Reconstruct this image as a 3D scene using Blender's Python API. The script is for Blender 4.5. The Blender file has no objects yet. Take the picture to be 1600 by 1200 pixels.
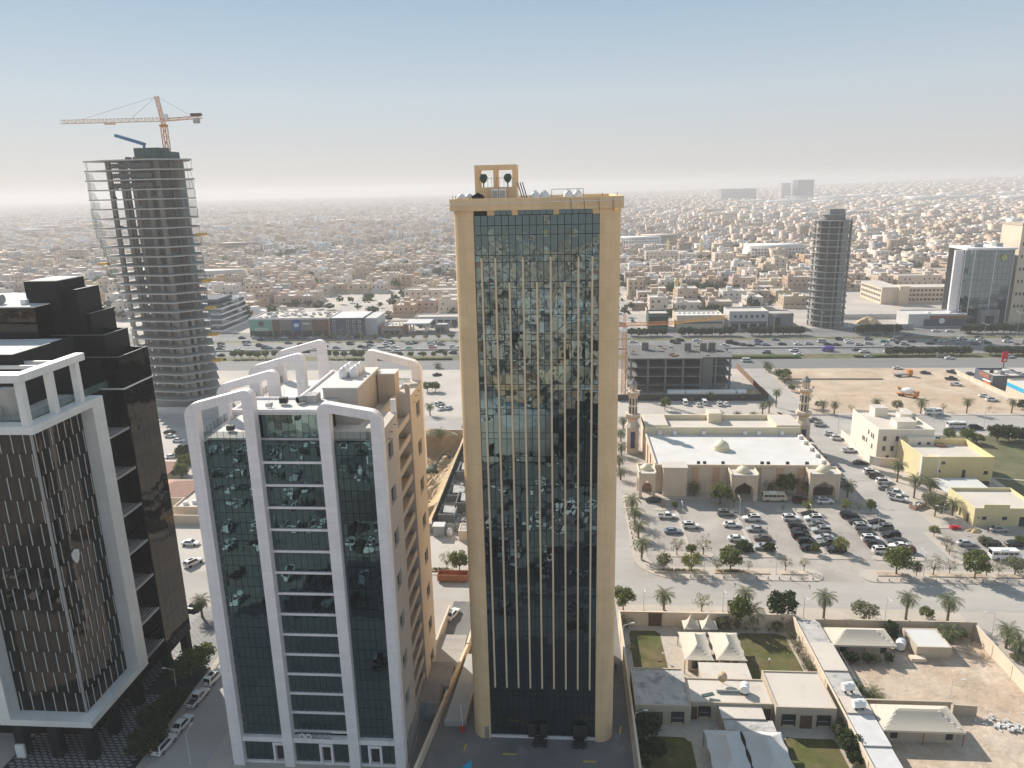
import bpy, math, random
import numpy as np
from mathutils import Vector, Matrix
random.seed(7)
R = math.radians
SC = bpy.context.scene
COL = SC.collection

# ---------------------------------------------------------------- camera
cam_d = bpy.data.cameras.new('camera')
cam = bpy.data.objects.new('camera', cam_d)
COL.objects.link(cam)
cam_d.sensor_width = 36.0
cam_d.lens = 36.0 * 1150.0 / 1600.0
cam_d.clip_start = 0.5
cam_d.clip_end = 60000.0
cam.matrix_world = (Matrix.Translation((0, 0, 90)) @ Matrix.Rotation(R(4.4), 4, 'Z')
                    @ Matrix.Rotation(R(75.0), 4, 'X') @ Matrix.Rotation(R(-1.28), 4, 'Z'))
SC.camera = cam
# ---------------------------------------------------------------- sky, sun, exposure
SUN_AZ = 132.0     # direction towards the sun, degrees from +x counter-clockwise
SUN_EL = 34.0
world = bpy.data.worlds.new('World')
SC.world = world
world.use_nodes = True
wn = world.node_tree
for n in list(wn.nodes):
    wn.nodes.remove(n)
w_out = wn.nodes.new('ShaderNodeOutputWorld')
w_bg = wn.nodes.new('ShaderNodeBackground')
w_sky = wn.nodes.new('ShaderNodeTexSky')
w_sky.sky_type = 'NISHITA'
w_sky.sun_disc = False
w_sky.sun_elevation = R(SUN_EL)
w_sky.sun_rotation = R(90.0 - SUN_AZ)
w_sky.altitude = 600.0
w_sky.air_density = 1.0
w_sky.dust_density = 0.5
w_sky.ozone_density = 1.0
w_bg.inputs['Strength'].default_value = 0.092
# dusty daylight: the clear-sky model veiled by an even haze that pales towards the horizon
w_sep = wn.nodes.new('ShaderNodeSeparateXYZ')
w_map = wn.nodes.new('ShaderNodeMapRange')
w_map.inputs['From Min'].default_value = 0.0
w_map.inputs['From Max'].default_value = 1.0
w_ramp = wn.nodes.new('ShaderNodeValToRGB')
stops = ((0.0, (0.68, 0.655, 0.65)), (0.04, (0.675, 0.672, 0.678)), (0.11, (0.61, 0.685, 0.74)), (0.24, (0.365, 0.53, 0.675)), (0.5, (0.34, 0.46, 0.585)), (1.0, (0.32, 0.43, 0.56)))
while len(w_ramp.color_ramp.elements) < len(stops):
    w_ramp.color_ramp.elements.new(0.5)
for e_, (p_, c_) in zip(w_ramp.color_ramp.elements, stops):
    e_.position = p_
    e_.color = (*c_, 1)
w_scale = wn.nodes.new('ShaderNodeVectorMath')
w_scale.operation = 'SCALE'
w_scale.inputs['Scale'].default_value = 7.0
w_tc = wn.nodes.new('ShaderNodeTexCoord')
w_mix = wn.nodes.new('ShaderNodeMix')
w_mix.data_type = 'RGBA'
w_mix.inputs['Factor'].default_value = 0.93
wn.links.new(w_tc.outputs['Generated'], w_sep.inputs[0])
wn.links.new(w_sep.outputs['Z'], w_map.inputs['Value'])
wn.links.new(w_map.outputs[0], w_ramp.inputs['Fac'])
wn.links.new(w_ramp.outputs['Color'], w_scale.inputs[0])
wn.links.new(w_sky.outputs[0], w_mix.inputs['A'])
wn.links.new(w_scale.outputs[0], w_mix.inputs['B'])
wn.links.new(w_mix.outputs['Result'], w_bg.inputs['Color'])
wn.links.new(w_bg.outputs[0], w_out.inputs['Surface'])
sun_d = bpy.data.lights.new('sun', 'SUN')
sun_d.energy = 5.0
sun_d.angle = R(0.6)
sun_d.color = (1.0, 0.93, 0.83)
sun = bpy.data.objects.new('sun', sun_d)
COL.objects.link(sun)
_sd = Vector((math.cos(R(SUN_AZ)) * math.cos(R(SUN_EL)), math.sin(R(SUN_AZ)) * math.cos(R(SUN_EL)), math.sin(R(SUN_EL))))
sun.rotation_euler = (-_sd).to_track_quat('-Z', 'Y').to_euler()
sun.location = (0, 0, 400)
vs = SC.view_settings
vs.view_transform = 'Standard'
vs.look = 'None'
vs.gamma = 1.0
vs.exposure = 0.53
vs.use_curve_mapping = False
HAZE_DENSITY = 0.00026
cy = SC.cycles
cy.use_denoising = True
cy.denoiser = 'OPENIMAGEDENOISE'
cy.max_bounces = 6
cy.diffuse_bounces = 3
cy.glossy_bounces = 3
cy.transmission_bounces = 2
cy.volume_bounces = 1
cy.transparent_max_bounces = 6
cy.use_adaptive_sampling = True
cy.adaptive_threshold = 0.015
cy.sample_clamp_indirect = 8.0
cy.caustics_reflective = False
cy.caustics_refractive = False

# ---------------------------------------------------------------- materials
MATS = {}
def mat(name, col, rough=0.85, var=0.12, scale=0.35, metal=0.0, spec=0.3, objcol=False, col2=None, mix_scale=0.03,
        bump=0.0, bscale=2.0, streak=0.0, fine=0.0, attr=None, mix_sharp=None, aniso=(1, 1, 1), emit=None, panel=None, stain=None):
    m = bpy.data.materials.new(name)
    m.use_nodes = True
    nt = m.node_tree
    b = nt.nodes['Principled BSDF']
    b.inputs['Roughness'].default_value = rough
    b.inputs['Metallic'].default_value = metal
    b.inputs['Specular IOR Level'].default_value = spec
    N = nt.nodes.new
    L = nt.links.new
    geo = N('ShaderNodeNewGeometry')
    pos = geo.outputs['Position']
    if aniso != (1, 1, 1):
        mp = N('ShaderNodeVectorMath'); mp.operation = 'MULTIPLY'
        mp.inputs[1].default_value = aniso
        L(pos, mp.inputs[0]); pos2 = mp.outputs[0]
    else:
        pos2 = pos
    base = N('ShaderNodeRGB'); base.outputs[0].default_value = (*col, 1)
    cur = base.outputs[0]
    if objcol:
        oi = N('ShaderNodeObjectInfo'); cur = oi.outputs['Color']
    if attr:
        at = N('ShaderNodeAttribute'); at.attribute_name = attr; cur = at.outputs['Color']
    if col2 is not None:
        nz = N('ShaderNodeTexNoise'); nz.inputs['Scale'].default_value = mix_scale
        nz.inputs['Detail'].default_value = 6; nz.inputs['Roughness'].default_value = 0.62
        L(pos2, nz.inputs['Vector'])
        rp = N('ShaderNodeMapRange')
        lo, hi = mix_sharp or (0.35, 0.65)
        rp.inputs['From Min'].default_value = lo; rp.inputs['From Max'].default_value = hi
        L(nz.outputs['Fac'], rp.inputs['Value'])
        mx = N('ShaderNodeMix'); mx.data_type = 'RGBA'
        L(rp.outputs[0], mx.inputs['Factor']); L(cur, mx.inputs['A']); mx.inputs['B'].default_value = (*col2, 1)
        cur = mx.outputs['Result']
    def modulate(cur, vecout, sc, amt, detail=5):
        nz = N('ShaderNodeTexNoise'); nz.inputs['Scale'].default_value = sc
        nz.inputs['Detail'].default_value = detail; nz.inputs['Roughness'].default_value = 0.6
        L(vecout, nz.inputs['Vector'])
        rp = N('ShaderNodeMapRange')
        rp.inputs['From Min'].default_value = 0.25; rp.inputs['From Max'].default_value = 0.75
        rp.inputs['To Min'].default_value = 1 - amt; rp.inputs['To Max'].default_value = 1 + amt
        L(nz.outputs['Fac'], rp.inputs['Value'])
        mu = N('ShaderNodeVectorMath'); mu.operation = 'SCALE'
        L(cur, mu.inputs[0]); L(rp.outputs[0], mu.inputs['Scale'])
        return mu.outputs[0]
    if var:
        cur = modulate(cur, pos2, scale, var)
    if fine:
        cur = modulate(cur, pos, 3.5, fine, 3)
    if panel:
        # cladding panels: slightly different tone from panel to panel and fine joints
        pw, ph, amt, jt = panel
        sp = N('ShaderNodeSeparateXYZ'); L(pos, sp.inputs[0])
        ax = N('ShaderNodeMath'); ax.operation = 'ADD'; L(sp.outputs['X'], ax.inputs[0]); L(sp.outputs['Y'], ax.inputs[1])
        cb = N('ShaderNodeCombineXYZ')
        fr = []
        for src, size, sock in ((ax.outputs[0], pw, 'X'), (sp.outputs['Z'], ph, 'Z')):
            dv = N('ShaderNodeMath'); dv.operation = 'DIVIDE'; dv.inputs[1].default_value = size; L(src, dv.inputs[0])
            fl = N('ShaderNodeMath'); fl.operation = 'FLOOR'; L(dv.outputs[0], fl.inputs[0]); L(fl.outputs[0], cb.inputs[sock])
            fc = N('ShaderNodeMath'); fc.operation = 'FRACT'; L(dv.outputs[0], fc.inputs[0])
            lt = N('ShaderNodeMath'); lt.operation = 'GREATER_THAN'; lt.inputs[1].default_value = jt / size; L(fc.outputs[0], lt.inputs[0])
            fr.append(lt.outputs[0])
        wn_ = N('ShaderNodeTexWhiteNoise'); wn_.noise_dimensions = '3D'; L(cb.outputs[0], wn_.inputs['Vector'])
        rp = N('ShaderNodeMapRange'); rp.inputs['To Min'].default_value = 1 - amt; rp.inputs['To Max'].default_value = 1 + amt
        L(wn_.outputs['Value'], rp.inputs['Value'])
        mj = N('ShaderNodeMath'); mj.operation = 'MINIMUM'; L(fr[0], mj.inputs[0]); L(fr[1], mj.inputs[1])
        jr = N('ShaderNodeMapRange'); jr.inputs['To Min'].default_value = 0.72; L(mj.outputs[0], jr.inputs['Value'])
        mm_ = N('ShaderNodeMath'); mm_.operation = 'MULTIPLY'; L(rp.outputs[0], mm_.inputs[0]); L(jr.outputs[0], mm_.inputs[1])
        mu = N('ShaderNodeVectorMath'); mu.operation = 'SCALE'; L(cur, mu.inputs[0]); L(mm_.outputs[0], mu.inputs['Scale'])
        cur = mu.outputs[0]
    if stain:
        for (sc_, lo_, hi_, k_, an_) in stain:
            vm = N('ShaderNodeVectorMath'); vm.operation = 'MULTIPLY'; vm.inputs[1].default_value = an_; L(pos, vm.inputs[0])
            nz = N('ShaderNodeTexNoise'); nz.inputs['Scale'].default_value = sc_; nz.inputs['Detail'].default_value = 8; nz.inputs['Roughness'].default_value = 0.68
            L(vm.outputs[0], nz.inputs['Vector'])
            rp = N('ShaderNodeMapRange'); rp.inputs['From Min'].default_value = lo_; rp.inputs['From Max'].default_value = hi_
            rp.inputs['To Min'].default_value = 1.0; rp.inputs['To Max'].default_value = k_
            L(nz.outputs['Fac'], rp.inputs['Value'])
            mu = N('ShaderNodeVectorMath'); mu.operation = 'SCALE'; L(cur, mu.inputs[0]); L(rp.outputs[0], mu.inputs['Scale'])
            cur = mu.outputs[0]
    if streak:
        sm = N('ShaderNodeVectorMath'); sm.operation = 'MULTIPLY'
        sm.inputs[1].default_value = (1.6, 1.6, 0.06)
        L(pos, sm.inputs[0])
        cur = modulate(cur, sm.outputs[0], 0.9, streak)
    L(cur, b.inputs['Base Color'])
    if bump:
        nz = N('ShaderNodeTexNoise'); nz.inputs['Scale'].default_value = bscale; nz.inputs['Detail'].default_value = 3
        L(pos2, nz.inputs['Vector'])
        bp = N('ShaderNodeBump'); bp.inputs['Strength'].default_value = 1.0; bp.inputs['Distance'].default_value = bump
        L(nz.outputs['Fac'], bp.inputs['Height']); L(bp.outputs[0], b.inputs['Normal'])
    if emit:
        b.inputs['Emission Color'].default_value = (*emit[0], 1); b.inputs['Emission Strength'].default_value = emit[1]
    MATS[name] = m
    return m

def leafmat(name, col, col2):
    m = mat(name, col, rough=0.7, var=0.35, scale=0.9, spec=0.15, col2=col2, mix_scale=0.8)
    nt = m.node_tree
    b = nt.nodes['Principled BSDF']
    out = [n for n in nt.nodes if n.type == 'OUTPUT_MATERIAL'][0]
    tr = nt.nodes.new('ShaderNodeBsdfTranslucent')
    src = b.inputs['Base Color'].links[0].from_socket
    nt.links.new(src, tr.inputs['Color'])
    ms = nt.nodes.new('ShaderNodeMixShader'); ms.inputs[0].default_value = 0.3
    nt.links.new(b.outputs[0], ms.inputs[1]); nt.links.new(tr.outputs[0], ms.inputs[2])
    nt.links.new(ms.outputs[0], out.inputs['Surface'])
    return m

mat('sand', (0.50, 0.42, 0.34), var=0.14, scale=0.02, col2=(0.42, 0.36, 0.30), mix_scale=0.012, fine=0.05)
mat('city_ground', (0.49, 0.435, 0.38), var=0.16, scale=0.05, col2=(0.4, 0.36, 0.325), mix_scale=0.02)
mat('dirt', (0.45, 0.33, 0.23), var=0.2, scale=0.1, col2=(0.52, 0.42, 0.32), mix_scale=0.06, fine=0.08, bump=0.12, bscale=1.2, stain=((0.16, 0.55, 0.68, 0.78, (1, 1, 1)), (0.6, 0.58, 0.7, 0.76, (1, 1, 1)), (0.2, 0.56, 0.66, 1.14, (0.35, 1.8, 1))))
mat('dirt_red', (0.43, 0.325, 0.235), var=0.22, scale=0.25, col2=(0.52, 0.43, 0.345), mix_scale=0.09, fine=0.1, bump=0.15, bscale=1.0, stain=((0.3, 0.55, 0.66, 0.74, (1, 1, 1)), (0.9, 0.58, 0.7, 0.72, (1, 1, 1)), (0.28, 0.57, 0.66, 1.25, (1.6, 0.5, 1))))
mat('pit_earth', (0.55, 0.40, 0.22), var=0.25, scale=0.25, col2=(0.42, 0.31, 0.20), mix_scale=0.15, fine=0.1, bump=0.3, bscale=0.8)
mat('dusty_asphalt', (0.414, 0.385, 0.35), var=0.12, scale=0.09, col2=(0.335, 0.315, 0.296), mix_scale=0.05, fine=0.04, aniso=(0.35, 1, 1), stain=((0.25, 0.56, 0.68, 0.80, (0.25, 1, 1)), (0.1, 0.56, 0.7, 1.14, (0.4, 1, 1)), (0.8, 0.62, 0.72, 0.75, (1, 1, 1))))
mat('lot_paving', (0.419, 0.377, 0.335), var=0.10, scale=0.12, col2=(0.307, 0.279, 0.251), mix_scale=0.07, fine=0.04, stain=((0.55, 0.58, 0.7, 0.72, (1, 1, 1)), (0.12, 0.55, 0.66, 0.84, (1, 0.5, 1)), (0.3, 0.6, 0.7, 1.15, (0.4, 1.6, 1))))
mat('pale_lot', (0.52, 0.47, 0.42), var=0.10, scale=0.12, col2=(0.42, 0.38, 0.34), mix_scale=0.06, fine=0.04, stain=((0.3, 0.56, 0.7, 0.82, (1, 1, 1)), (0.08, 0.55, 0.68, 0.84, (1, 1, 1))))
mat('highway', (0.219, 0.214, 0.209), var=0.10, scale=0.1, col2=(0.177, 0.175, 0.174), mix_scale=0.04, aniso=(0.12, 1, 1), stain=((0.3, 0.55, 0.7, 0.84, (0.05, 1.4, 1)),))
mat('yard_asphalt', (0.14, 0.14, 0.14), var=0.12, scale=0.15, col2=(0.19, 0.185, 0.175), mix_scale=0.1, fine=0.05, stain=((0.3, 0.55, 0.68, 1.25, (1, 1, 1)), (0.8, 0.6, 0.7, 0.7, (1, 1, 1))))
mat('sidewalk', (0.47, 0.41, 0.35), var=0.10, scale=0.3, fine=0.06)
mat('kerb', (0.42, 0.39, 0.36), var=0.12, scale=0.5)
mat('kerb_red', (0.30, 0.16, 0.12), var=0.15, scale=0.5)
mat('paint_white', (0.62, 0.61, 0.58), var=0.15, scale=0.8)
mat('paint_yellow', (0.55, 0.38, 0.06), var=0.2, scale=0.8)
mat('grass', (0.075, 0.088, 0.02), var=0.3, scale=0.5, col2=(0.14, 0.105, 0.05), mix_scale=0.16, fine=0.2, stain=((0.35, 0.55, 0.68, 1.3, (1, 1, 1)),))
mat('verge', (0.16, 0.14, 0.085), var=0.25, scale=0.2, col2=(0.10, 0.11, 0.045), mix_scale=0.07)
mat('stone_paving', (0.45, 0.40, 0.34), var=0.16, scale=0.9, fine=0.12)
mat('tower_stone', (0.79, 0.57, 0.335), rough=0.75, var=0.07, scale=0.2, streak=0.07, fine=0.03, col2=(0.71, 0.51, 0.30), mix_scale=0.12, panel=(1.5, 1.9, 0.03, 0.025))
mat('rib_stone', (0.74, 0.575, 0.39), rough=0.6, var=0.05, scale=0.3)
mat('white_stone', (0.84, 0.786, 0.78), rough=0.55, var=0.045, scale=0.35, streak=0.05, panel=(1.8, 1.35, 0.035, 0.03))
mat('white_frame', (0.732, 0.732, 0.708), rough=0.45, var=0.05, scale=0.3, streak=0.05, panel=(1.9, 2.4, 0.025, 0.03))
mat('tan_wall', (0.47, 0.435, 0.395), var=0.05, scale=0.3, streak=0.05)
mat('tan_dark', (0.484, 0.407, 0.319), var=0.07, scale=0.3, streak=0.06)
mat('cream_wall', (0.672, 0.56, 0.437), var=0.07, scale=0.3, streak=0.06)
mat('mosque_wall', (0.644, 0.529, 0.414), var=0.06, scale=0.3, streak=0.06)
mat('mosque_trim', (0.55, 0.363, 0.231), var=0.08, scale=0.4)
mat('mosque_bounce_yellow', (0.68, 0.60, 0.44), var=0.06, scale=0.3)  # light bounced off the white roof is put into this wall colour
mat('dome', (0.68, 0.61, 0.44), rough=0.5, var=0.06, scale=0.6)
mat('pale_wall', (0.76, 0.69, 0.585), var=0.05, scale=0.3, streak=0.05)
mat('yellow_wall', (0.694, 0.571, 0.302), var=0.07, scale=0.25, streak=0.05)
mat('olive_wall', (0.638, 0.561, 0.33), var=0.07, scale=0.25, streak=0.05)
mat('roof_white', (0.619, 0.602, 0.585), var=0.07, scale=0.25, col2=(0.581, 0.559, 0.533), mix_scale=0.12, stain=((0.5, 0.57, 0.7, 0.95, (1, 1, 1)),))
mat('roof_cream', (0.607, 0.552, 0.488), var=0.08, scale=0.3, col2=(0.524, 0.469, 0.414), mix_scale=0.15, fine=0.04, stain=((0.45, 0.56, 0.7, 0.84, (1, 1, 1)), (1.2, 0.62, 0.72, 0.8, (1, 1, 1))))
mat('roof_dirty', (0.46, 0.44, 0.42), var=0.2, scale=0.4, col2=(0.30, 0.29, 0.28), mix_scale=0.7, fine=0.12, mix_sharp=(0.5, 0.62))
mat('roof_metal', (0.58, 0.57, 0.565), rough=0.6, var=0.10, scale=0.4, streak=0.05)
mat('tent', (0.56, 0.50, 0.415), rough=0.9, var=0.05, scale=0.4, streak=0.03)
mat('tent_grey', (0.572, 0.561, 0.539), rough=0.9, var=0.05, scale=0.4)
mat('tile_red', (0.42, 0.25, 0.19), var=0.15, scale=0.6)
mat('concrete', (0.28, 0.275, 0.265), var=0.14, scale=0.25, streak=0.1, col2=(0.215, 0.21, 0.205), mix_scale=0.2)
mat('concrete_pale', (0.4, 0.39, 0.375), var=0.10, scale=0.3, streak=0.08)
mat('concrete_dark', (0.155, 0.155, 0.15), var=0.2, scale=0.3, streak=0.1)
mat('block_white', (0.55, 0.54, 0.52), var=0.1, scale=0.3)
mat('rubble', (0.36, 0.33, 0.30), var=0.3, scale=0.8, fine=0.2)
mat('dark_metal', (0.035, 0.036, 0.038), rough=0.5, var=0.15, scale=0.5)
mat('grey_metal', (0.32, 0.33, 0.34), rough=0.4, metal=0.3, var=0.08, scale=0.6)
mat('pole_white', (0.62, 0.62, 0.60), rough=0.4, var=0.05, scale=0.6)
mat('white_paint', (0.75, 0.75, 0.74), rough=0.4, var=0.04, scale=0.8)
mat('black_panel', (0.012, 0.013, 0.015), rough=0.55, var=0.12, scale=0.4, spec=0.15)
mat('crane_orange', (0.60, 0.24, 0.06), rough=0.5, var=0.1, scale=0.8)
mat('crane_pale', (0.64, 0.46, 0.30), rough=0.5, var=0.1, scale=0.8)
mat('crane_yellow', (0.62, 0.33, 0.05), rough=0.5, var=0.1, scale=0.8)
mat('net_green', (0.06, 0.10, 0.09), var=0.2, scale=0.5)
mat('platform_yellow', (0.60, 0.36, 0.06), var=0.15, scale=0.5)
mat('pump_blue', (0.05, 0.16, 0.33), rough=0.4, var=0.1, scale=0.5)
mat('hoarding', (0.05, 0.05, 0.052), rough=0.6, var=0.15, scale=0.4)
mat('fence_grey', (0.36, 0.37, 0.37), rough=0.5, var=0.1, scale=0.4)
mat('rust_red', (0.36, 0.15, 0.07), rough=0.6, var=0.15, scale=0.8)
mat('wood_brown', (0.22, 0.13, 0.08), var=0.15, scale=1.0)
mat('brown_door', (0.13, 0.085, 0.055), var=0.12, scale=1.0)
mat('bark', (0.14, 0.105, 0.08), var=0.25, scale=2.0)
mat('palm_bark', (0.20, 0.15, 0.11), var=0.3, scale=3.0)
leafmat('leaf_g', (0.115, 0.145, 0.04), (0.165, 0.19, 0.06))
leafmat('leaf_y', (0.247, 0.247, 0.058), (0.156, 0.182, 0.052))
leafmat('leaf_s', (0.26, 0.227, 0.085), (0.182, 0.182, 0.065))
leafmat('leaf_o', (0.13, 0.143, 0.072), (0.182, 0.182, 0.098))
leafmat('leaf_d', (0.042, 0.062, 0.024), (0.06, 0.08, 0.03))
leafmat('leaf_b', (0.208, 0.156, 0.104), (0.143, 0.13, 0.078))
leafmat('leaf_palm', (0.111, 0.137, 0.058), (0.169, 0.182, 0.091))
leafmat('leaf_hedge', (0.045, 0.062, 0.025), (0.07, 0.085, 0.032))
leafmat('leaf_bright', (0.11, 0.20, 0.015), (0.09, 0.15, 0.02))
mat('car_paint', (0.5, 0.5, 0.5), rough=0.25, var=0.0, spec=0.6, objcol=True)
mat('car_glass', (0.012, 0.014, 0.016), rough=0.06, var=0.0, spec=0.8)
mat('tyre', (0.02, 0.02, 0.02), rough=0.85, var=0.0)
mat('rim', (0.35, 0.35, 0.36), rough=0.35, metal=0.6, var=0.0)
mat('lamp_glass', (0.6, 0.6, 0.6), rough=0.15, var=0.0, spec=0.8)
mat('tail_red', (0.30, 0.015, 0.015), rough=0.2, var=0.0, spec=0.6)
mat('house_wall', (0.5, 0.45, 0.4), var=0.07, scale=0.25, streak=0.06, objcol=True)
mat('house_far', (0.5, 0.45, 0.4), var=0.06, scale=0.2, attr='tone')
mat('window_dark', (0.035, 0.04, 0.045), rough=0.12, var=0.15, scale=0.6, spec=0.6)
mat('shop_green', (0.22, 0.42, 0.33), var=0.08, scale=0.4)
mat('shop_brown', (0.20, 0.12, 0.09), var=0.08, scale=0.4)
mat('shop_blue', (0.04, 0.13, 0.36), var=0.08, scale=0.4)
mat('shop_grey', (0.24, 0.225, 0.21), var=0.08, scale=0.4)
mat('shop_rust', (0.30, 0.13, 0.09), var=0.08, scale=0.4)
mat('slate_blue', (0.10, 0.115, 0.145), var=0.08, scale=0.4)
mat('orange_panel', (0.60, 0.20, 0.07), var=0.06, scale=0.5)
mat('sky_blue_panel', (0.03, 0.38, 0.62), var=0.05, scale=0.5)
mat('sign_red', (0.50, 0.02, 0.03), var=0.04, scale=0.5)
mat('sign_white', (0.80, 0.80, 0.78), var=0.02, scale=0.5)
mat('sign_yellow', (0.65, 0.55, 0.03), var=0.04, scale=0.5)
mat('blue_glass_tile', (0.03, 0.045, 0.16), rough=0.2, var=0.2, scale=1.5)
mat('mirror_backing', (0.012, 0.016, 0.018), rough=0.5, var=0.0)
mat('cloth_dark', (0.03, 0.03, 0.035), var=0.1, scale=3)
mat('cloth_red', (0.25, 0.03, 0.03), var=0.1, scale=3)
mat('skin', (0.30, 0.18, 0.12), var=0.05, scale=3)

def mirror(name, col, rough=0.015, wob=0.004, wscale=0.5, wob2=0.0):
    m = bpy.data.materials.new(name)
    m.use_nodes = True
    nt = m.node_tree
    b = nt.nodes['Principled BSDF']
    b.inputs['Base Color'].default_value = (*col, 1)
    b.inputs['Metallic'].default_value = 1.0
    b.inputs['Roughness'].default_value = rough
    geo = nt.nodes.new('ShaderNodeNewGeometry')
    nz = nt.nodes.new('ShaderNodeTexNoise'); nz.inputs['Scale'].default_value = wscale; nz.inputs['Detail'].default_value = 1.0
    nt.links.new(geo.outputs['Position'], nz.inputs['Vector'])
    bp = nt.nodes.new('ShaderNodeBump'); bp.inputs['Distance'].default_value = wob
    nt.links.new(nz.outputs['Fac'], bp.inputs['Height'])
    nt.links.new(bp.outputs[0], b.inputs['Normal'])
    MATS[name] = m
    return m
mirror('glass_teal', (0.125, 0.172, 0.186), wob=0.04, wscale=0.34)
mirror('glass_white_bld', (0.11, 0.17, 0.182), wob=0.012, wscale=0.5)
mirror('glass_bronze', (0.036, 0.035, 0.034), wob=0.014, wscale=0.45)
mirror('glass_black', (0.034, 0.033, 0.032), wob=0.02, wscale=0.45)
mirror('glass_blue', (0.15, 0.195, 0.225), wob=0.02, wscale=0.2)

def sheer_net():
    m = bpy.data.materials.new('sheer_net')
    m.use_nodes = True
    b = m.node_tree.nodes['Principled BSDF']
    b.inputs['Base Color'].default_value = (0.16, 0.22, 0.20, 1)
    b.inputs['Roughness'].default_value = 0.9
    b.inputs['Alpha'].default_value = 0.38
    MATS['sheer_net'] = m
sheer_net()
def rail_glass():
    m = bpy.data.materials.new('rail_glass')
    m.use_nodes = True
    nt = m.node_tree
    b = nt.nodes['Principled BSDF']
    b.inputs['Base Color'].default_value = (0.10, 0.17, 0.155, 1)
    b.inputs['Roughness'].default_value = 0.05
    b.inputs['Alpha'].default_value = 0.55
    MATS['rail_glass'] = m
rail_glass()

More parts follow.
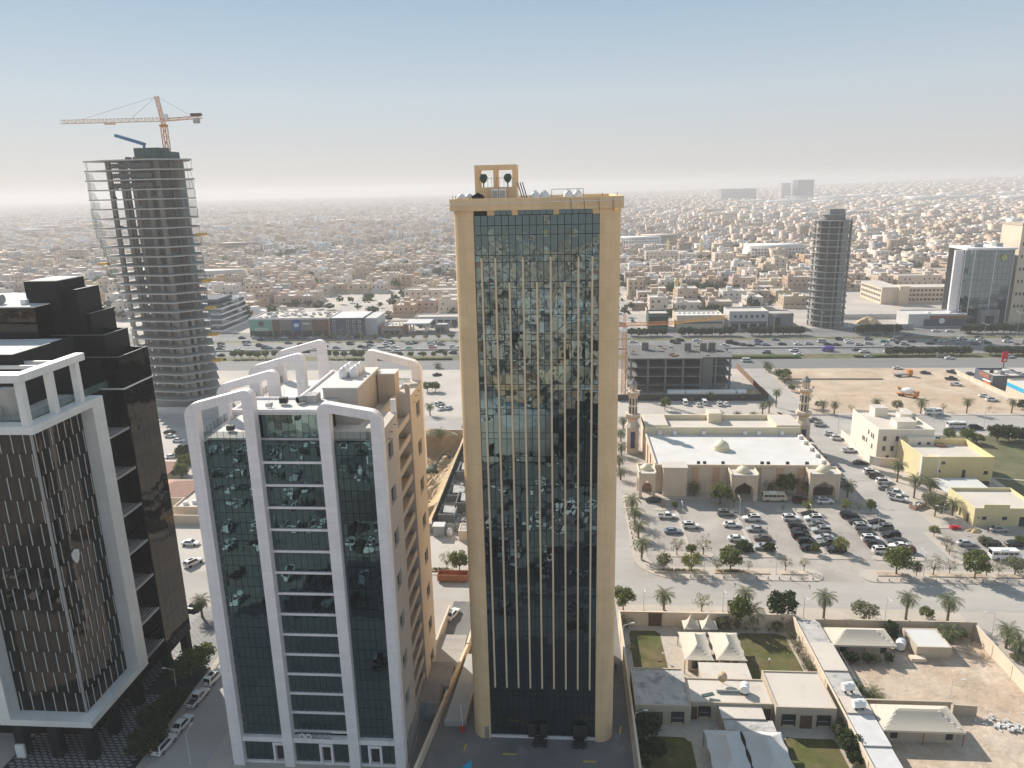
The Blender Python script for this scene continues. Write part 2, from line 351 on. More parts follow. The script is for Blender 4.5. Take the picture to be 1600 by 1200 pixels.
# ---------------------------------------------------------------- mesh helpers
class MB:
    def __init__(s):
        s.v = []; s.f = []
    def poly(s, pts):
        i = len(s.v); s.v += [tuple(p) for p in pts]; s.f.append(tuple(range(i, i + len(pts)))); return s
    def box(s, x0, x1, y0, y1, z0, z1):
        i = len(s.v)
        s.v += [(x0, y0, z0), (x1, y0, z0), (x1, y1, z0), (x0, y1, z0), (x0, y0, z1), (x1, y0, z1), (x1, y1, z1), (x0, y1, z1)]
        s.f += [(i, i + 3, i + 2, i + 1), (i + 4, i + 5, i + 6, i + 7), (i, i + 1, i + 5, i + 4), (i + 1, i + 2, i + 6, i + 5),
                (i + 2, i + 3, i + 7, i + 6), (i + 3, i, i + 4, i + 7)]
        return s
    def obox(s, c, size, rz=0.0, ry=0.0):
        M = Matrix.Translation(c) @ Matrix.Rotation(rz, 4, 'Z') @ Matrix.Rotation(ry, 4, 'Y')
        i = len(s.v); hx, hy, hz = size[0] / 2, size[1] / 2, size[2] / 2
        for q in ((-hx, -hy, -hz), (hx, -hy, -hz), (hx, hy, -hz), (-hx, hy, -hz), (-hx, -hy, hz), (hx, -hy, hz), (hx, hy, hz), (-hx, hy, hz)):
            s.v.append(tuple(M @ Vector(q)))
        s.f += [(i, i + 3, i + 2, i + 1), (i + 4, i + 5, i + 6, i + 7), (i, i + 1, i + 5, i + 4), (i + 1, i + 2, i + 6, i + 5),
                (i + 2, i + 3, i + 7, i + 6), (i + 3, i, i + 4, i + 7)]
        return s
    def prism(s, pts, z0, z1, bottom=True):
        n = len(pts); i = len(s.v)
        s.v += [(p[0], p[1], z0) for p in pts] + [(p[0], p[1], z1) for p in pts]
        for k in range(n):
            j = (k + 1) % n
            s.f.append((i + k, i + j, i + n + j, i + n + k))
        s.f.append(tuple(range(i + n, i + 2 * n)))
        if bottom:
            s.f.append(tuple(range(i + n - 1, i - 1, -1)))
        return s
    def vprism(s, pts, y0, y1):
        """polygon in the x-z plane, swept along y"""
        n = len(pts); i = len(s.v)
        s.v += [(p[0], y0, p[1]) for p in pts] + [(p[0], y1, p[1]) for p in pts]
        for k in range(n):
            j = (k + 1) % n
            s.f.append((i + k, i + j, i + n + j, i + n + k))
        s.f.append(tuple(range(i + n - 1, i - 1, -1))); s.f.append(tuple(range(i + n, i + 2 * n)))
        return s
    def lathe(s, prof, x=0, y=0, n=16, rot=0.0):
        i = len(s.v); m = len(prof)
        for r, z in prof:
            for k in range(n):
                a = rot + 2 * math.pi * k / n
                s.v.append((x + r * math.cos(a), y + r * math.sin(a), z))
        for q in range(m - 1):
            for k in range(n):
                j = (k + 1) % n
                s.f.append((i + q * n + k, i + q * n + j, i + (q + 1) * n + j, i + (q + 1) * n + k))
        s.f.append(tuple(range(i + (m - 1) * n, i + m * n)))
        s.f.append(tuple(range(i + n - 1, i - 1, -1)))
        return s
    def cyl(s, x, y, z0, z1, r, n=12, r1=None):
        return s.lathe([(r, z0), (r if r1 is None else r1, z1)], x, y, n)
    def dome(s, x, y, z, r, h=None, n=20, m=7, point=0.0):
        h = h or r
        prof = []
        for q in range(m + 1):
            a = math.pi / 2 * q / m
            prof.append((max(0.02, r * math.cos(a)), z + h * math.sin(a) + point * (q / m) ** 3))
        return s.lathe(prof, x, y, n)
    def tube(s, p, q, r, n=4, r1=None):
        p = Vector(p); q = Vector(q); d = q - p
        if d.length < 1e-6:
            return s
        d.normalize()
        a = d.cross(Vector((0, 0, 1)))
        if a.length < 1e-3:
            a = Vector((1, 0, 0))
        a.normalize(); b = d.cross(a)
        i = len(s.v); r1 = r if r1 is None else r1
        for c, rr in ((p, r), (q, r1)):
            for k in range(n):
                t = 2 * math.pi * (k + 0.5) / n
                s.v.append(tuple(c + a * (rr * math.cos(t)) + b * (rr * math.sin(t))))
        for k in range(n):
            j = (k + 1) % n
            s.f.append((i + k, i + n + k, i + n + j, i + j))
        s.f.append(tuple(range(i, i + n))); s.f.append(tuple(range(i + 2 * n - 1, i + n - 1, -1)))
        return s
    def lattice(s, p, q, w, seg, r=0.06, tri=False):
        p = Vector(p); q = Vector(q); d = (q - p); L = d.length; d.normalize()
        up = Vector((0, 0, 1)) if abs(d.z) < 0.9 else Vector((0, 1, 0))
        a = d.cross(up).normalized(); b = a.cross(d).normalized()
        h = w / 2
        cs = [a * h + b * h, a * -h + b * h, a * -h - b * h, a * h - b * h] if not tri else [b * h, a * -h - b * h, a * h - b * h]
        n = len(cs)
        for c in cs:
            s.tube(p + c, q + c, r, 4)
        for k in range(seg):
            u0 = p + d * (L * k / seg); u1 = p + d * (L * (k + 1) / seg)
            for m in range(n):
                c0, c1 = cs[m], cs[(m + 1) % n]
                s.tube(u0 + (c0 if k % 2 else c1), u1 + (c1 if k % 2 else c0), r * 0.65, 4)
                s.tube(u0 + c0, u0 + c1, r * 0.65, 4)
        return s
    def mesh(s, name, mt, smooth=False):
        me = bpy.data.meshes.new(name)
        me.from_pydata(s.v, [], s.f)
        if mt:
            me.materials.append(MATS[mt])
        if smooth:
            me.polygons.foreach_set('use_smooth', [True] * len(me.polygons))
        me.update()
        return me
    def build(s, name, mt, parent=None, smooth=False, **tags):
        if parent is not None:
            o = parent
            off = Vector((0, 0, 0))
            while o is not None:
                off += o.location; o = o.parent
            s.v = [(a - off.x, b - off.y, c - off.z) for a, b, c in s.v]
        ob = bpy.data.objects.new(name, s.mesh(name, mt, smooth))
        COL.objects.link(ob)
        if parent is not None:
            ob.parent = parent
        for k, v in tags.items():
            ob[k] = v
        return ob

ROOTS = []
def root(name, loc, label, category, group=None, rz=0.0):
    o = bpy.data.objects.new(name, None)
    o.empty_display_size = 0.5
    COL.objects.link(o)
    o.location = loc
    o.rotation_euler = (0, 0, rz)
    o['label'] = label; o['category'] = category
    if group:
        o['group'] = group
    ROOTS.append(o)
    return o
def tagged(o, label, category, group=None):
    o['label'] = label; o['category'] = category
    if group:
        o['group'] = group
    ROOTS.append(o)
    return o
def inst(name, me, parent=None, loc=(0, 0, 0), rot=(0, 0, 0), scale=None, color=None):
    o = bpy.data.objects.new(name, me)
    COL.objects.link(o)
    o.location = loc; o.rotation_euler = rot
    if scale:
        o.scale = scale
    if color:
        o.color = (*color, 1)
    if parent is not None:
        o.parent = parent
    return o
def struct(name, mb, mt):
    o = mb.build(name, mt)
    o['kind'] = 'structure'
    return o
def sheet(name, mt, x0, x1, y0, y1, z):
    return struct(name, MB().poly([(x0, y0, z), (x1, y0, z), (x1, y1, z), (x0, y1, z)]), mt)
def rounded(x0, x1, y0, y1, r, n=5, corners=(1, 1, 1, 1)):
    """counter-clockwise rounded rectangle, corners order: SW SE NE NW"""
    out = []
    for (cx, cy, a0, on) in ((x0, y0, 180, corners[0]), (x1, y0, 270, corners[1]), (x1, y1, 0, corners[2]), (x0, y1, 90, corners[3])):
        sx = 1 if cx == x0 else -1; sy = 1 if cy == y0 else -1
        if not on:
            out.append((cx, cy)); continue
        for k in range(n + 1):
            a = R(a0 + 90 * k / n)
            out.append((cx + sx * r + r * math.cos(a), cy + sy * r + r * math.sin(a)))
    return out
PANE_MESH = {}
def pane_mesh(w, h, mt):
    k = (round(w, 3), round(h, 3), mt)
    if k not in PANE_MESH:
        PANE_MESH[k] = MB().box(-w / 2, w / 2, -0.03, 0.03, -h / 2, h / 2).mesh('pane', mt)
    return PANE_MESH[k]
def panes_front(parent, xs, zs, y, mt, gap=0.07, tilt=0.35, limit=300, skip=None, order='size', axis='x', count=[0]):
    """a curtain wall of glass panes in the plane y (or x when axis is y); the largest are objects of their own"""
    cells = []
    for i in range(len(xs) - 1):
        for j in range(len(zs) - 1):
            if skip and skip(i, j):
                continue
            cells.append((xs[i], xs[i + 1], zs[j], zs[j + 1]))
    cells.sort(key=lambda c: -((c[1] - c[0]) * (c[3] - c[2])) * (90 + c[2]) )
    off = parent.location
    rest = MB()
    rnd = random.Random(len(cells))
    for k, (a, b, c, d) in enumerate(cells):
        w = abs(b - a) - gap; h = abs(d - c) - gap; u = (a + b) / 2; z = (c + d) / 2
        rx = R(rnd.gauss(0, tilt)); rz_ = R(rnd.gauss(0, tilt))
        if k < limit:
            if axis == 'x':
                inst('pane', pane_mesh(w, h, mt), parent, (u - off.x, y - off.y, z - off.z), (rx, 0, rz_))
            else:
                inst('pane', pane_mesh(w, h, mt), parent, (y - off.x, u - off.y, z - off.z), (rx, 0, math.pi / 2 + rz_))
        else:
            M = Matrix.Rotation(rz_ + (0 if axis == 'x' else math.pi / 2), 3, 'Z') @ Matrix.Rotation(rx, 3, 'X')
            c0 = Vector((u, y, z)) if axis == 'x' else Vector((y, u, z))
            s_ = -1 if axis == 'x' else -1
            rest.poly([c0 + M @ Vector(q) for q in ((-w / 2, -0.02, -h / 2), (w / 2, -0.02, -h / 2), (w / 2, -0.02, h / 2), (-w / 2, -0.02, h / 2))])
    if rest.f:
        rest.build('glazing', mt, parent, kind='stuff')
def arange(a, b, n):
    return [a + (b - a) * i / n for i in range(n + 1)]
COLOURS = {'white': (0.74, 0.74, 0.73), 'silver': (0.42, 0.43, 0.44), 'grey': (0.17, 0.175, 0.18), 'black': (0.012, 0.012, 0.014),
           'charcoal': (0.045, 0.047, 0.05), 'steel': (0.19, 0.24, 0.31), 'brown': (0.13, 0.105, 0.08), 'maroon': (0.10, 0.012, 0.016),
           'teal': (0.03, 0.30, 0.22), 'cream': (0.66, 0.60, 0.46), 'red': (0.45, 0.03, 0.025), 'navy': (0.025, 0.035, 0.08), 'purple': (0.16, 0.10, 0.42)}

# ================================================================ the setting
PIT = (-63.0, -37.5, 184.0, 267.0)
gm = MB()
BIG = 20000.0
for (a, b, c, d) in ((-BIG, PIT[0], -BIG, BIG), (PIT[1], BIG, -BIG, BIG), (PIT[0], PIT[1], -BIG, PIT[2]), (PIT[0], PIT[1], PIT[3], BIG)):
    gm.poly([(a, c, 0), (b, c, 0), (b, d, 0), (a, d, 0)])
struct('ground', gm, 'city_ground')
# excavation pit: a bumpy hole with steep sides
pm = MB()
nx, ny = 34, 90
rnd = random.Random(3)
ph = [[0] * (ny + 1) for _ in range(nx + 1)]
for i in range(nx + 1):
    for j in range(ny + 1):
        x = PIT[0] + (PIT[1] - PIT[0]) * i / nx; y = PIT[2] + (PIT[3] - PIT[2]) * j / ny
        e = min(x - PIT[0], (PIT[1] - x) * 0.8, y - PIT[2], (PIT[3] - y) * 1.4)
        d = min(1.0, max(0.0, (e - 0.2) / 4.5))
        z = -8.5 * d * d * (3 - 2 * d)
        if 200 < y < 228:
            z *= 0.55 + 0.25 * math.sin(y * 0.3)
        if e > 0.1:
            z += rnd.uniform(-0.5, 0.5) * d + 0.8 * math.sin(x * 0.7 + y * 0.25) * d
        ph[i][j] = z
pv = []
for i in range(nx + 1):
    for j in range(ny + 1):
        pv.append((PIT[0] + (PIT[1] - PIT[0]) * i / nx, PIT[2] + (PIT[3] - PIT[2]) * j / ny, ph[i][j]))
pm.v = pv
pm.f = [(i * (ny + 1) + j, (i + 1) * (ny + 1) + j, (i + 1) * (ny + 1) + j + 1, i * (ny + 1) + j + 1) for i in range(nx) for j in range(ny)]
struct('excavation_pit', pm, 'pit_earth')

Z1, Z2, Z3, Z4 = 0.008, 0.016, 0.024, 0.032
sheet('road', 'dusty_asphalt', -420, 420, 146.2, 157.5, Z2)
sheet('road', 'dusty_asphalt', 5.0, 16.4, 157.5, 363, Z2)
sheet('road', 'dusty_asphalt', 86, 97.5, 157.5, 363, Z2)
sheet('road', 'dusty_asphalt', 97.5, 420, 265, 286, Z2)
sheet('road', 'dusty_asphalt', -68.8, -58.6, 76, 146.2, Z2)
sheet('road', 'dusty_asphalt', -420, 5, 268.5, 283, Z2)
sheet('parking_lot', 'lot_paving', 16.4, 86, 157.5, 265, Z1)
sheet('parking_lot', 'lot_paving', 97.5, 150, 157.5, 187.5, Z1)
sheet('parking_lot', 'pale_lot', 20, 86, 283, 309, Z1)
sheet('dusty_lot', 'pale_lot', -36, 4, 158, 181, Z1)
sheet('dusty_lot', 'pale_lot', -175, -70, 146, 280, Z1)
sheet('dusty_lot', 'pale_lot', -80, 4, 285, 363, Z1)
sheet('dirt_lot', 'dirt', 99, 182, 288.5, 363, Z1)
sheet('tower_yard', 'yard_asphalt', -25.5, 10.6, 58, 146.2, Z1)
sheet('service_road', 'highway', -900, 1100, 363, 384, Z2)
sheet('highway', 'highway', -900, 1100, 396, 433.5, Z2)
sheet('service_road', 'highway', -900, 1100, 441, 453, Z2)
sheet('verge', 'verge', -900, 1100, 384, 396, Z1)
sheet('verge', 'verge', -900, 1100, 433.5, 441, Z1)
sheet('frontage_paving', 'yard_asphalt', -330, 420, 453, 468, Z1)
lm = MB()
for y in (399.2, 402.8, 406.4, 414.4, 418.2, 422.0, 425.8, 429.6):
    x = -330
    while x < 420:
        lm.poly([(x, y - 0.09, Z3), (x + 3, y - 0.09, Z3), (x + 3, y + 0.09, Z3), (x, y + 0.09, Z3)])
        x += 9
for y in (396.4, 409.3, 411.1, 433.1, 363.5, 383.6):
    lm.poly([(-900, y - 0.08, Z3), (1100, y - 0.08, Z3), (1100, y + 0.08, Z3), (-900, y + 0.08, Z3)])
struct('lane_markings', lm, 'paint_white')
def pave(name, pts, mt='sidewalk', kmt='kerb', h=0.13, inset=0.18):
    cx = sum(p[0] for p in pts) / len(pts); cy_ = sum(p[1] for p in pts) / len(pts)
    k = MB().prism(pts, 0, h, False)
    o = k.build(name, kmt)
    o['kind'] = 'structure'
    xs = [p[0] for p in pts]; ys = [p[1] for p in pts]
    sx = (max(xs) - min(xs) - 2 * inset) / (max(xs) - min(xs)); sy = (max(ys) - min(ys) - 2 * inset) / (max(ys) - min(ys))
    mx = (max(xs) + min(xs)) / 2; my = (max(ys) + min(ys)) / 2
    t = MB().prism([(mx + (p[0] - mx) * sx, my + (p[1] - my) * sy) for p in pts], h - 0.05, h + 0.014, False)
    t.build('paving_top', mt, o)
    return o
def rect(x0, x1, y0, y1):
    return [(x0, y0), (x1, y0), (x1, y1), (x0, y1)]
pave('sidewalk', rect(10.8, 83.5, 138.7, 146.2))
pave('sidewalk', rounded(16.4, 60, 157.5, 163.4, 2.8, corners=(0, 1, 1, 0))[1:] and
     [(27, 157.5)] + [p for p in rounded(27, 60, 157.5, 163.4, 2.8, corners=(0, 1, 1, 0))][1:-1] + [(27, 163.4)])
# the curved south-west corner of the mosque parking
cor = [(27.0, 157.5), (27.0, 163.4), (24.5, 163.6)]
for k in range(9):
    a = R(270 - 90 * k / 8)
    cor.append((24.5 + 4.6 * math.cos(a), 168.2 + 4.6 * math.sin(a)))
cor += [(19.9, 206), (16.4, 206), (16.4, 170)]
for k in range(9):
    a = R(180 + 90 * k / 8)
    cor.append((27.0 + 10.6 * math.cos(a), 168.1 + 10.6 * math.sin(a)))
o = MB().prism(cor[::-1], 0, 0.13, False).build('sidewalk', 'sidewalk'); o['kind'] = 'structure'
pave('sidewalk', rounded(68.6, 127, 157.5, 163.4, 2.8, corners=(1, 0, 0, 1)))
for (x0, x1, y0, y1) in ((24, 36.5, 168.3, 170.8), (42.6, 53.5, 168.6, 171.0), (58.4, 70.8, 168.2, 170.7), (74.8, 87.0, 168.0, 170.4),
                         (24.8, 34.0, 195.2, 197.2), (43.5, 52.2, 193.6, 195.4), (58.6, 68.6, 195.0, 197.0), (75.6, 86.2, 195.0, 197.0)):
    pave('parking_island', rounded(x0, x1, y0, y1, 1.0, 4))
pave('sidewalk', rounded(22, 85, 203.9, 208.2, 1.6, corners=(0, 1, 1, 0)))
for x in (31.0, 47.1, 64.0, 80.8):
    pave('parking_divider', rect(x - 0.45, x + 0.45, 171.0, 195.2), inset=0.1)
pave('sidewalk', rect(97.5, 107.2, 186, 263))
pave('sidewalk', rect(93.2, 97.0, 166.5, 183.5))
pave('sidewalk', rect(97.5, 420, 286, 288.8))
pave('sidewalk', rect(84.2, 86.0, 285, 362))
pave('sidewalk', rect(97.5, 99.6, 289, 360))
pave('sidewalk', rounded(70, 86, 282.6, 291, 3.5))
pave('sidewalk', rect(83.5, 92.5, 98, 138))
pave('sidewalk', rect(-35, -17, 157.5, 160.6))
pave('sidewalk', rect(-76.8, -68.8, 60, 140), 'stone_paving')
pave('sidewalk', rect(-58.6, -54.6, 60, 140))
pave('highway_divider', rect(-900, 1100, 409.7, 410.7), 'concrete_pale', h=0.8)
sheet('park_lawn', 'verge', 131, 230, 190, 262, Z1)
pave('park_path', [(128, 222), (131, 222), (230, 200), (230, 197)][::-1], inset=0.05)
pave('park_path', rect(128.6, 131, 190, 262))
sheet('compound_paving', 'stone_paving', 11, 47, 95, 138.5, Z1)
def blobpoly(x0, x1, y0, y1, seed, wob=0.5, n=28):
    r_ = random.Random(seed); pts = []
    base = rounded(x0, x1, y0, y1, min(x1 - x0, y1 - y0) * 0.18, 4)
    for p in base:
        pts.append((p[0] + r_.uniform(-wob, wob) * 0.5, p[1] + r_.uniform(-wob, wob) * 0.5))
    return pts
for i, (a, b, c, d) in enumerate(((12.6, 19.2, 119.6, 136.2), (34.6, 44.6, 119.8, 136.4), (35.6, 44.6, 95.5, 106.6), (13.0, 20.5, 95.5, 105.6))):
    o = MB().prism(blobpoly(a, b, c, d, i), 0, Z3, False).build('lawn', 'grass'); o['kind'] = 'structure'
sheet('dirt_yard', 'dirt_red', 50.5, 81.8, 95, 137, Z1)
# wear, tyre tracks and dust patches lie in the materials; painted bay lines on the car park
bl = MB()
for x, w in ((31.0, 0.5), (47.1, 0.5), (64.0, 0.5), (80.8, 0.5)):
    for s_ in (-1, 1):
        for k in range(9):
            y = 172.2 + k * 2.75
            bl.poly([(x + s_ * 0.7, y - 0.05, Z3), (x + s_ * 5.2, y - 0.05, Z3), (x + s_ * 5.2, y + 0.05, Z3), (x + s_ * 0.7, y + 0.05, Z3)][::s_])
struct('parking_bay_lines', bl, 'sidewalk')

# ================================================================ kits: vehicles, trees, palms, lamps
def loft(mb, st, n=6):
    i = len(mb.v)
    for (x, hw, zb, zt) in st:
        zm = zb + (zt - zb) * 0.55
        mb.v += [(x, -hw * 0.9, zb), (x, -hw, zm), (x, -hw * 0.93, zt), (x, hw * 0.93, zt), (x, hw, zm), (x, hw * 0.9, zb)]
    for k in range(len(st) - 1):
        for q in range(6):
            r = (q + 1) % 6
            mb.f.append((i + k * 6 + q, i + (k + 1) * 6 + q, i + (k + 1) * 6 + r, i + k * 6 + r))
    mb.f.append(tuple(i + q for q in range(6)))
    j = i + (len(st) - 1) * 6
    mb.f.append(tuple(j + q for q in range(5, -1, -1)))
    return mb
def cabin(mb, xa, xb, xc, xd, z0, z1, w0, w1):
    """xa..xd at the belt, xb..xc at the roof"""
    i = len(mb.v)
    mb.v += [(xa, -w0, z0), (xd, -w0, z0), (xd, w0, z0), (xa, w0, z0), (xb, -w1, z1), (xc, -w1, z1), (xc, w1, z1), (xb, w1, z1)]
    mb.f += [(i, i + 1, i + 5, i + 4), (i + 1, i + 2, i + 6, i + 5), (i + 2, i + 3, i + 7, i + 6), (i + 3, i, i + 4, i + 7), (i + 4, i + 5, i + 6, i + 7)]
    return mb
def quad_in(a, b, c, d, m, out):
    """a quad shrunk towards its centre and moved outwards"""
    pts = [Vector(p) for p in (a, b, c, d)]
    ce = sum(pts, Vector()) / 4
    n = (pts[1] - pts[0]).cross(pts[3] - pts[0]).normalized()
    return [ce + (p - ce) * m + n * out for p in pts]
def cabin_glass(xa, xb, xc, xd, z0, z1, w0, w1):
    A = [(xa, -w0, z0), (xd, -w0, z0), (xd, w0, z0), (xa, w0, z0)]; B = [(xb, -w1, z1), (xc, -w1, z1), (xc, w1, z1), (xb, w1, z1)]
    r = []
    r.append(('side_window', MB().poly(quad_in(A[0], A[1], B[1], B[0], 0.86, 0.015))))
    r.append(('windscreen', MB().poly(quad_in(A[1], A[2], B[2], B[1], 0.88, 0.015))))
    r.append(('side_window', MB().poly(quad_in(A[2], A[3], B[3], B[2], 0.86, 0.015))))
    r.append(('rear_window', MB().poly(quad_in(A[3], A[0], B[0], B[3], 0.84, 0.015))))
    return r
def wheel_mesh(r):
    m = MB()
    n = 14
    i = 0
    for y in (-0.11, 0.11):
        for k in range(n):
            a = 2 * math.pi * k / n
            m.v.append((r * math.cos(a), y, r * math.sin(a)))
    for k in range(n):
        j = (k + 1) % n
        m.f.append((k, j, n + j, n + k))
    m.f.append(tuple(range(n))); m.f.append(tuple(range(2 * n - 1, n - 1, -1)))
    return m.mesh('wheel', 'tyre')
def rim_mesh(r):
    m = MB(); n = 10
    for y in (-0.118, 0.118):
        m.v += [(r * 0.6 * math.cos(2 * math.pi * k / n), y, r * 0.6 * math.sin(2 * math.pi * k / n)) for k in range(n)]
    m.f = [tuple(range(n)), tuple(range(2 * n - 1, n - 1, -1))]
    return m.mesh('rim', 'rim')
KIT = {}
def vehicle_kit(kind):
    P = []   # (name, mesh, loc)
    if kind == 's':
        b = loft(MB(), [(-2.36, 0.70, 0.36, 0.74), (-2.2, 0.86, 0.22, 0.93), (-1.25, 0.91, 0.2, 0.98), (0.9, 0.91, 0.2, 0.95), (1.95, 0.87, 0.22, 0.80), (2.25, 0.80, 0.26, 0.70), (2.36, 0.64, 0.38, 0.60)])
        cb = (-1.78, -1.05, 0.22, 1.02, 0.93, 1.44, 0.84, 0.62); wx, wr, hw = (-1.42, 1.42), 0.33, 0.80
        hx, hz, tx, tz = 2.26, 0.60, -2.33, 0.74
    elif kind == 'u':
        b = loft(MB(), [(-2.42, 0.80, 0.42, 0.92), (-2.3, 0.93, 0.3, 1.08), (-1.2, 0.97, 0.28, 1.12), (0.95, 0.97, 0.28, 1.10), (2.05, 0.92, 0.3, 1.00), (2.35, 0.86, 0.34, 0.88), (2.44, 0.70, 0.45, 0.74)])
        cb = (-2.32, -2.02, 0.35, 1.10, 1.08, 1.78, 0.90, 0.72); wx, wr, hw = (-1.45, 1.45), 0.38, 0.86
        hx, hz, tx, tz = 2.36, 0.82, -2.40, 0.95
    elif kind == 'p':
        b = loft(MB(), [(-2.66, 0.84, 0.45, 1.0), (-2.6, 0.91, 0.38, 1.02), (-0.7, 0.93, 0.36, 1.02), (1.2, 0.93, 0.36, 1.04), (2.25, 0.88, 0.38, 0.98), (2.55, 0.82, 0.42, 0.86), (2.64, 0.68, 0.5, 0.72)])
        cb = (-0.85, -0.6, 0.62, 1.28, 1.0, 1.76, 0.86, 0.70); wx, wr, hw = (-1.65, 1.62), 0.38, 0.82
        hx, hz, tx, tz = 2.54, 0.80, -2.67, 0.85
    elif kind == 'v':
        b = loft(MB(), [(-2.6, 0.92, 0.35, 1.15), (-2.5, 0.96, 0.3, 1.2), (1.6, 0.96, 0.3, 1.2), (2.3, 0.9, 0.32, 1.02), (2.5, 0.75, 0.42, 0.8)])
        cb = (-2.55, -2.45, 1.25, 2.05, 1.18, 2.05, 0.94, 0.86); wx, wr, hw = (-1.6, 1.55), 0.34, 0.86
        hx, hz, tx, tz = 2.4, 0.8, -2.58, 1.0
    elif kind in 'bt':
        Lh = 3.5 if kind == 'b' else 3.2
        b = loft(MB(), [(-Lh, 0.98, 0.45, 1.35), (-Lh + 0.1, 1.04, 0.4, 1.4), (Lh - 0.5, 1.04, 0.4, 1.4), (Lh - 0.05, 0.98, 0.42, 1.3), (Lh, 0.85, 0.5, 0.9)])
        cb = (-Lh + 0.02, -Lh + 0.1, Lh - 0.75, Lh - 0.15, 1.38, 2.6, 1.03, 0.95); wx, wr, hw = (-2.0, 2.1), 0.42, 0.92
        hx, hz, tx, tz = Lh - 0.02, 0.85, -Lh, 1.0
    P.append(('body', b.mesh('body', 'car_paint', False), (0, 0, 0)))
    if kind == 't':
        P.append(('cargo_box', MB().box(-3.15, 1.5, -1.05, 1.05, 1.0, 2.75).mesh('cargo_box', 'car_paint'), (0, 0, 0)))
        cb = (1.55, 1.6, 2.3, 3.0, 1.38, 2.3, 1.0, 0.9)
    P.append(('roof', cabin(MB(), *cb).mesh('roof', 'car_paint'), (0, 0, 0)))
    if kind == 'b':
        xa, xb, xc, xd, z0, z1, w0, w1 = cb
        for s_ in (-1, 1):
            for k in range(5):
                u0 = -3.2 + k * 1.18; u1 = u0 + 1.06
                t0, t1 = 0.15, 0.68
                def sp(u, t):
                    return (u, s_ * (w0 + (w1 - w0) * t + 0.015), z0 + (z1 - z0) * t)
                P.append(('side_window', MB().poly([sp(u0, t0), sp(u1, t0), sp(u1, t1), sp(u0, t1)][::-s_]).mesh('side_window', 'car_glass'), (0, 0, 0)))
        P.append(('windscreen', cabin_glass(*cb)[1][1].mesh('windscreen', 'car_glass'), (0, 0, 0)))
        P.append(('rear_window', cabin_glass(*cb)[3][1].mesh('rear_window', 'car_glass'), (0, 0, 0)))
        P.append(('roof_unit', MB().box(-1.6, 0.4, -0.6, 0.6, 2.58, 2.78).mesh('roof_unit', 'white_paint'), (0, 0, 0)))
    else:
        for nm, m in cabin_glass(*cb):
            P.append((nm, m.mesh(nm, 'car_glass'), (0, 0, 0)))
    if kind == 'p':
        P.append(('cargo_bed', MB().box(-2.5, -0.95, -0.72, 0.72, 1.0, 1.035).mesh('cargo_bed', 'dark_metal'), (0, 0, 0)))
    if kind == 'u':
        P.append(('sunroof', MB().box(-1.2, 0.0, -0.45, 0.45, 1.77, 1.79).mesh('sunroof', 'car_glass'), (0, 0, 0)))
    w = wheel_mesh(wr); rm = rim_mesh(wr)
    for x in wx:
        for s_ in (-1, 1):
            P.append(('wheel', w, (x, s_ * hw, wr), rm))
    hl = MB().box(-0.06, 0.06, -0.18, 0.18, -0.08, 0.08).mesh('headlight', 'lamp_glass')
    tl = MB().box(-0.06, 0.06, -0.16, 0.16, -0.09, 0.09).mesh('tail_light', 'tail_red')
    for s_ in (-1, 1):
        P.append(('headlight', hl, (hx, s_ * 0.58, hz)))
        P.append(('tail_light', tl, (tx, s_ * 0.58, tz)))
    return P
WORD = {'s': ('saloon_car', 'saloon', 'car'), 'u': ('sport_utility_car', 'SUV', 'car'), 'p': ('pickup_truck', 'pickup truck', 'pickup'),
        'v': ('passenger_van', 'van', 'van'), 'b': ('minibus', 'minibus', 'minibus'), 't': ('box_truck', 'box truck', 'truck')}
SMALL = {}
def small_mesh(kind):
    """one mesh with paint, glass and tyres, for cars of a few pixels"""
    if kind not in SMALL:
        P = KIT[kind]; v = []; f = []; mi = []; mats = ['car_paint', 'car_glass', 'tyre']
        for p in P:
            if p[0] in ('headlight', 'tail_light'):
                continue
            me = p[1]; off = len(v); mn = me.materials[0].name
            v += [tuple(Vector(q.co) + Vector(p[2])) for q in me.vertices]
            for q in me.polygons:
                f.append(tuple(off + k for k in q.vertices)); mi.append(mats.index(mn) if mn in mats else 1)
        me = bpy.data.meshes.new('small_' + WORD[kind][0]); me.from_pydata(v, [], f)
        for mn in mats:
            me.materials.append(MATS[mn])
        me.polygons.foreach_set('material_index', mi); me.update()
        SMALL[kind] = me
    return SMALL[kind]
for k in 'supvbt':
    KIT[k] = vehicle_kit(k)
def place_vehicle(kind, colour, x, y, deg, label, group, z=0.02, full=True):
    nm, _, cat = WORD[kind]
    rv = random.Random(int(x * 31 + y * 17))
    f_ = rv.uniform(0.86, 1.1); c = tuple(q * f_ for q in COLOURS[colour])
    if not full:
        o = inst(nm, small_mesh(kind), None, (x, y, z), (0, 0, R(deg)), None, c)
        return tagged(o, label, cat, group)
    r = root(nm, (x, y, z), label, cat, group, R(deg))
    for p in KIT[kind]:
        q = inst(p[0], p[1], r, p[2], color=c)
        if len(p) > 3:
            inst('rim', p[3], q)
    return r

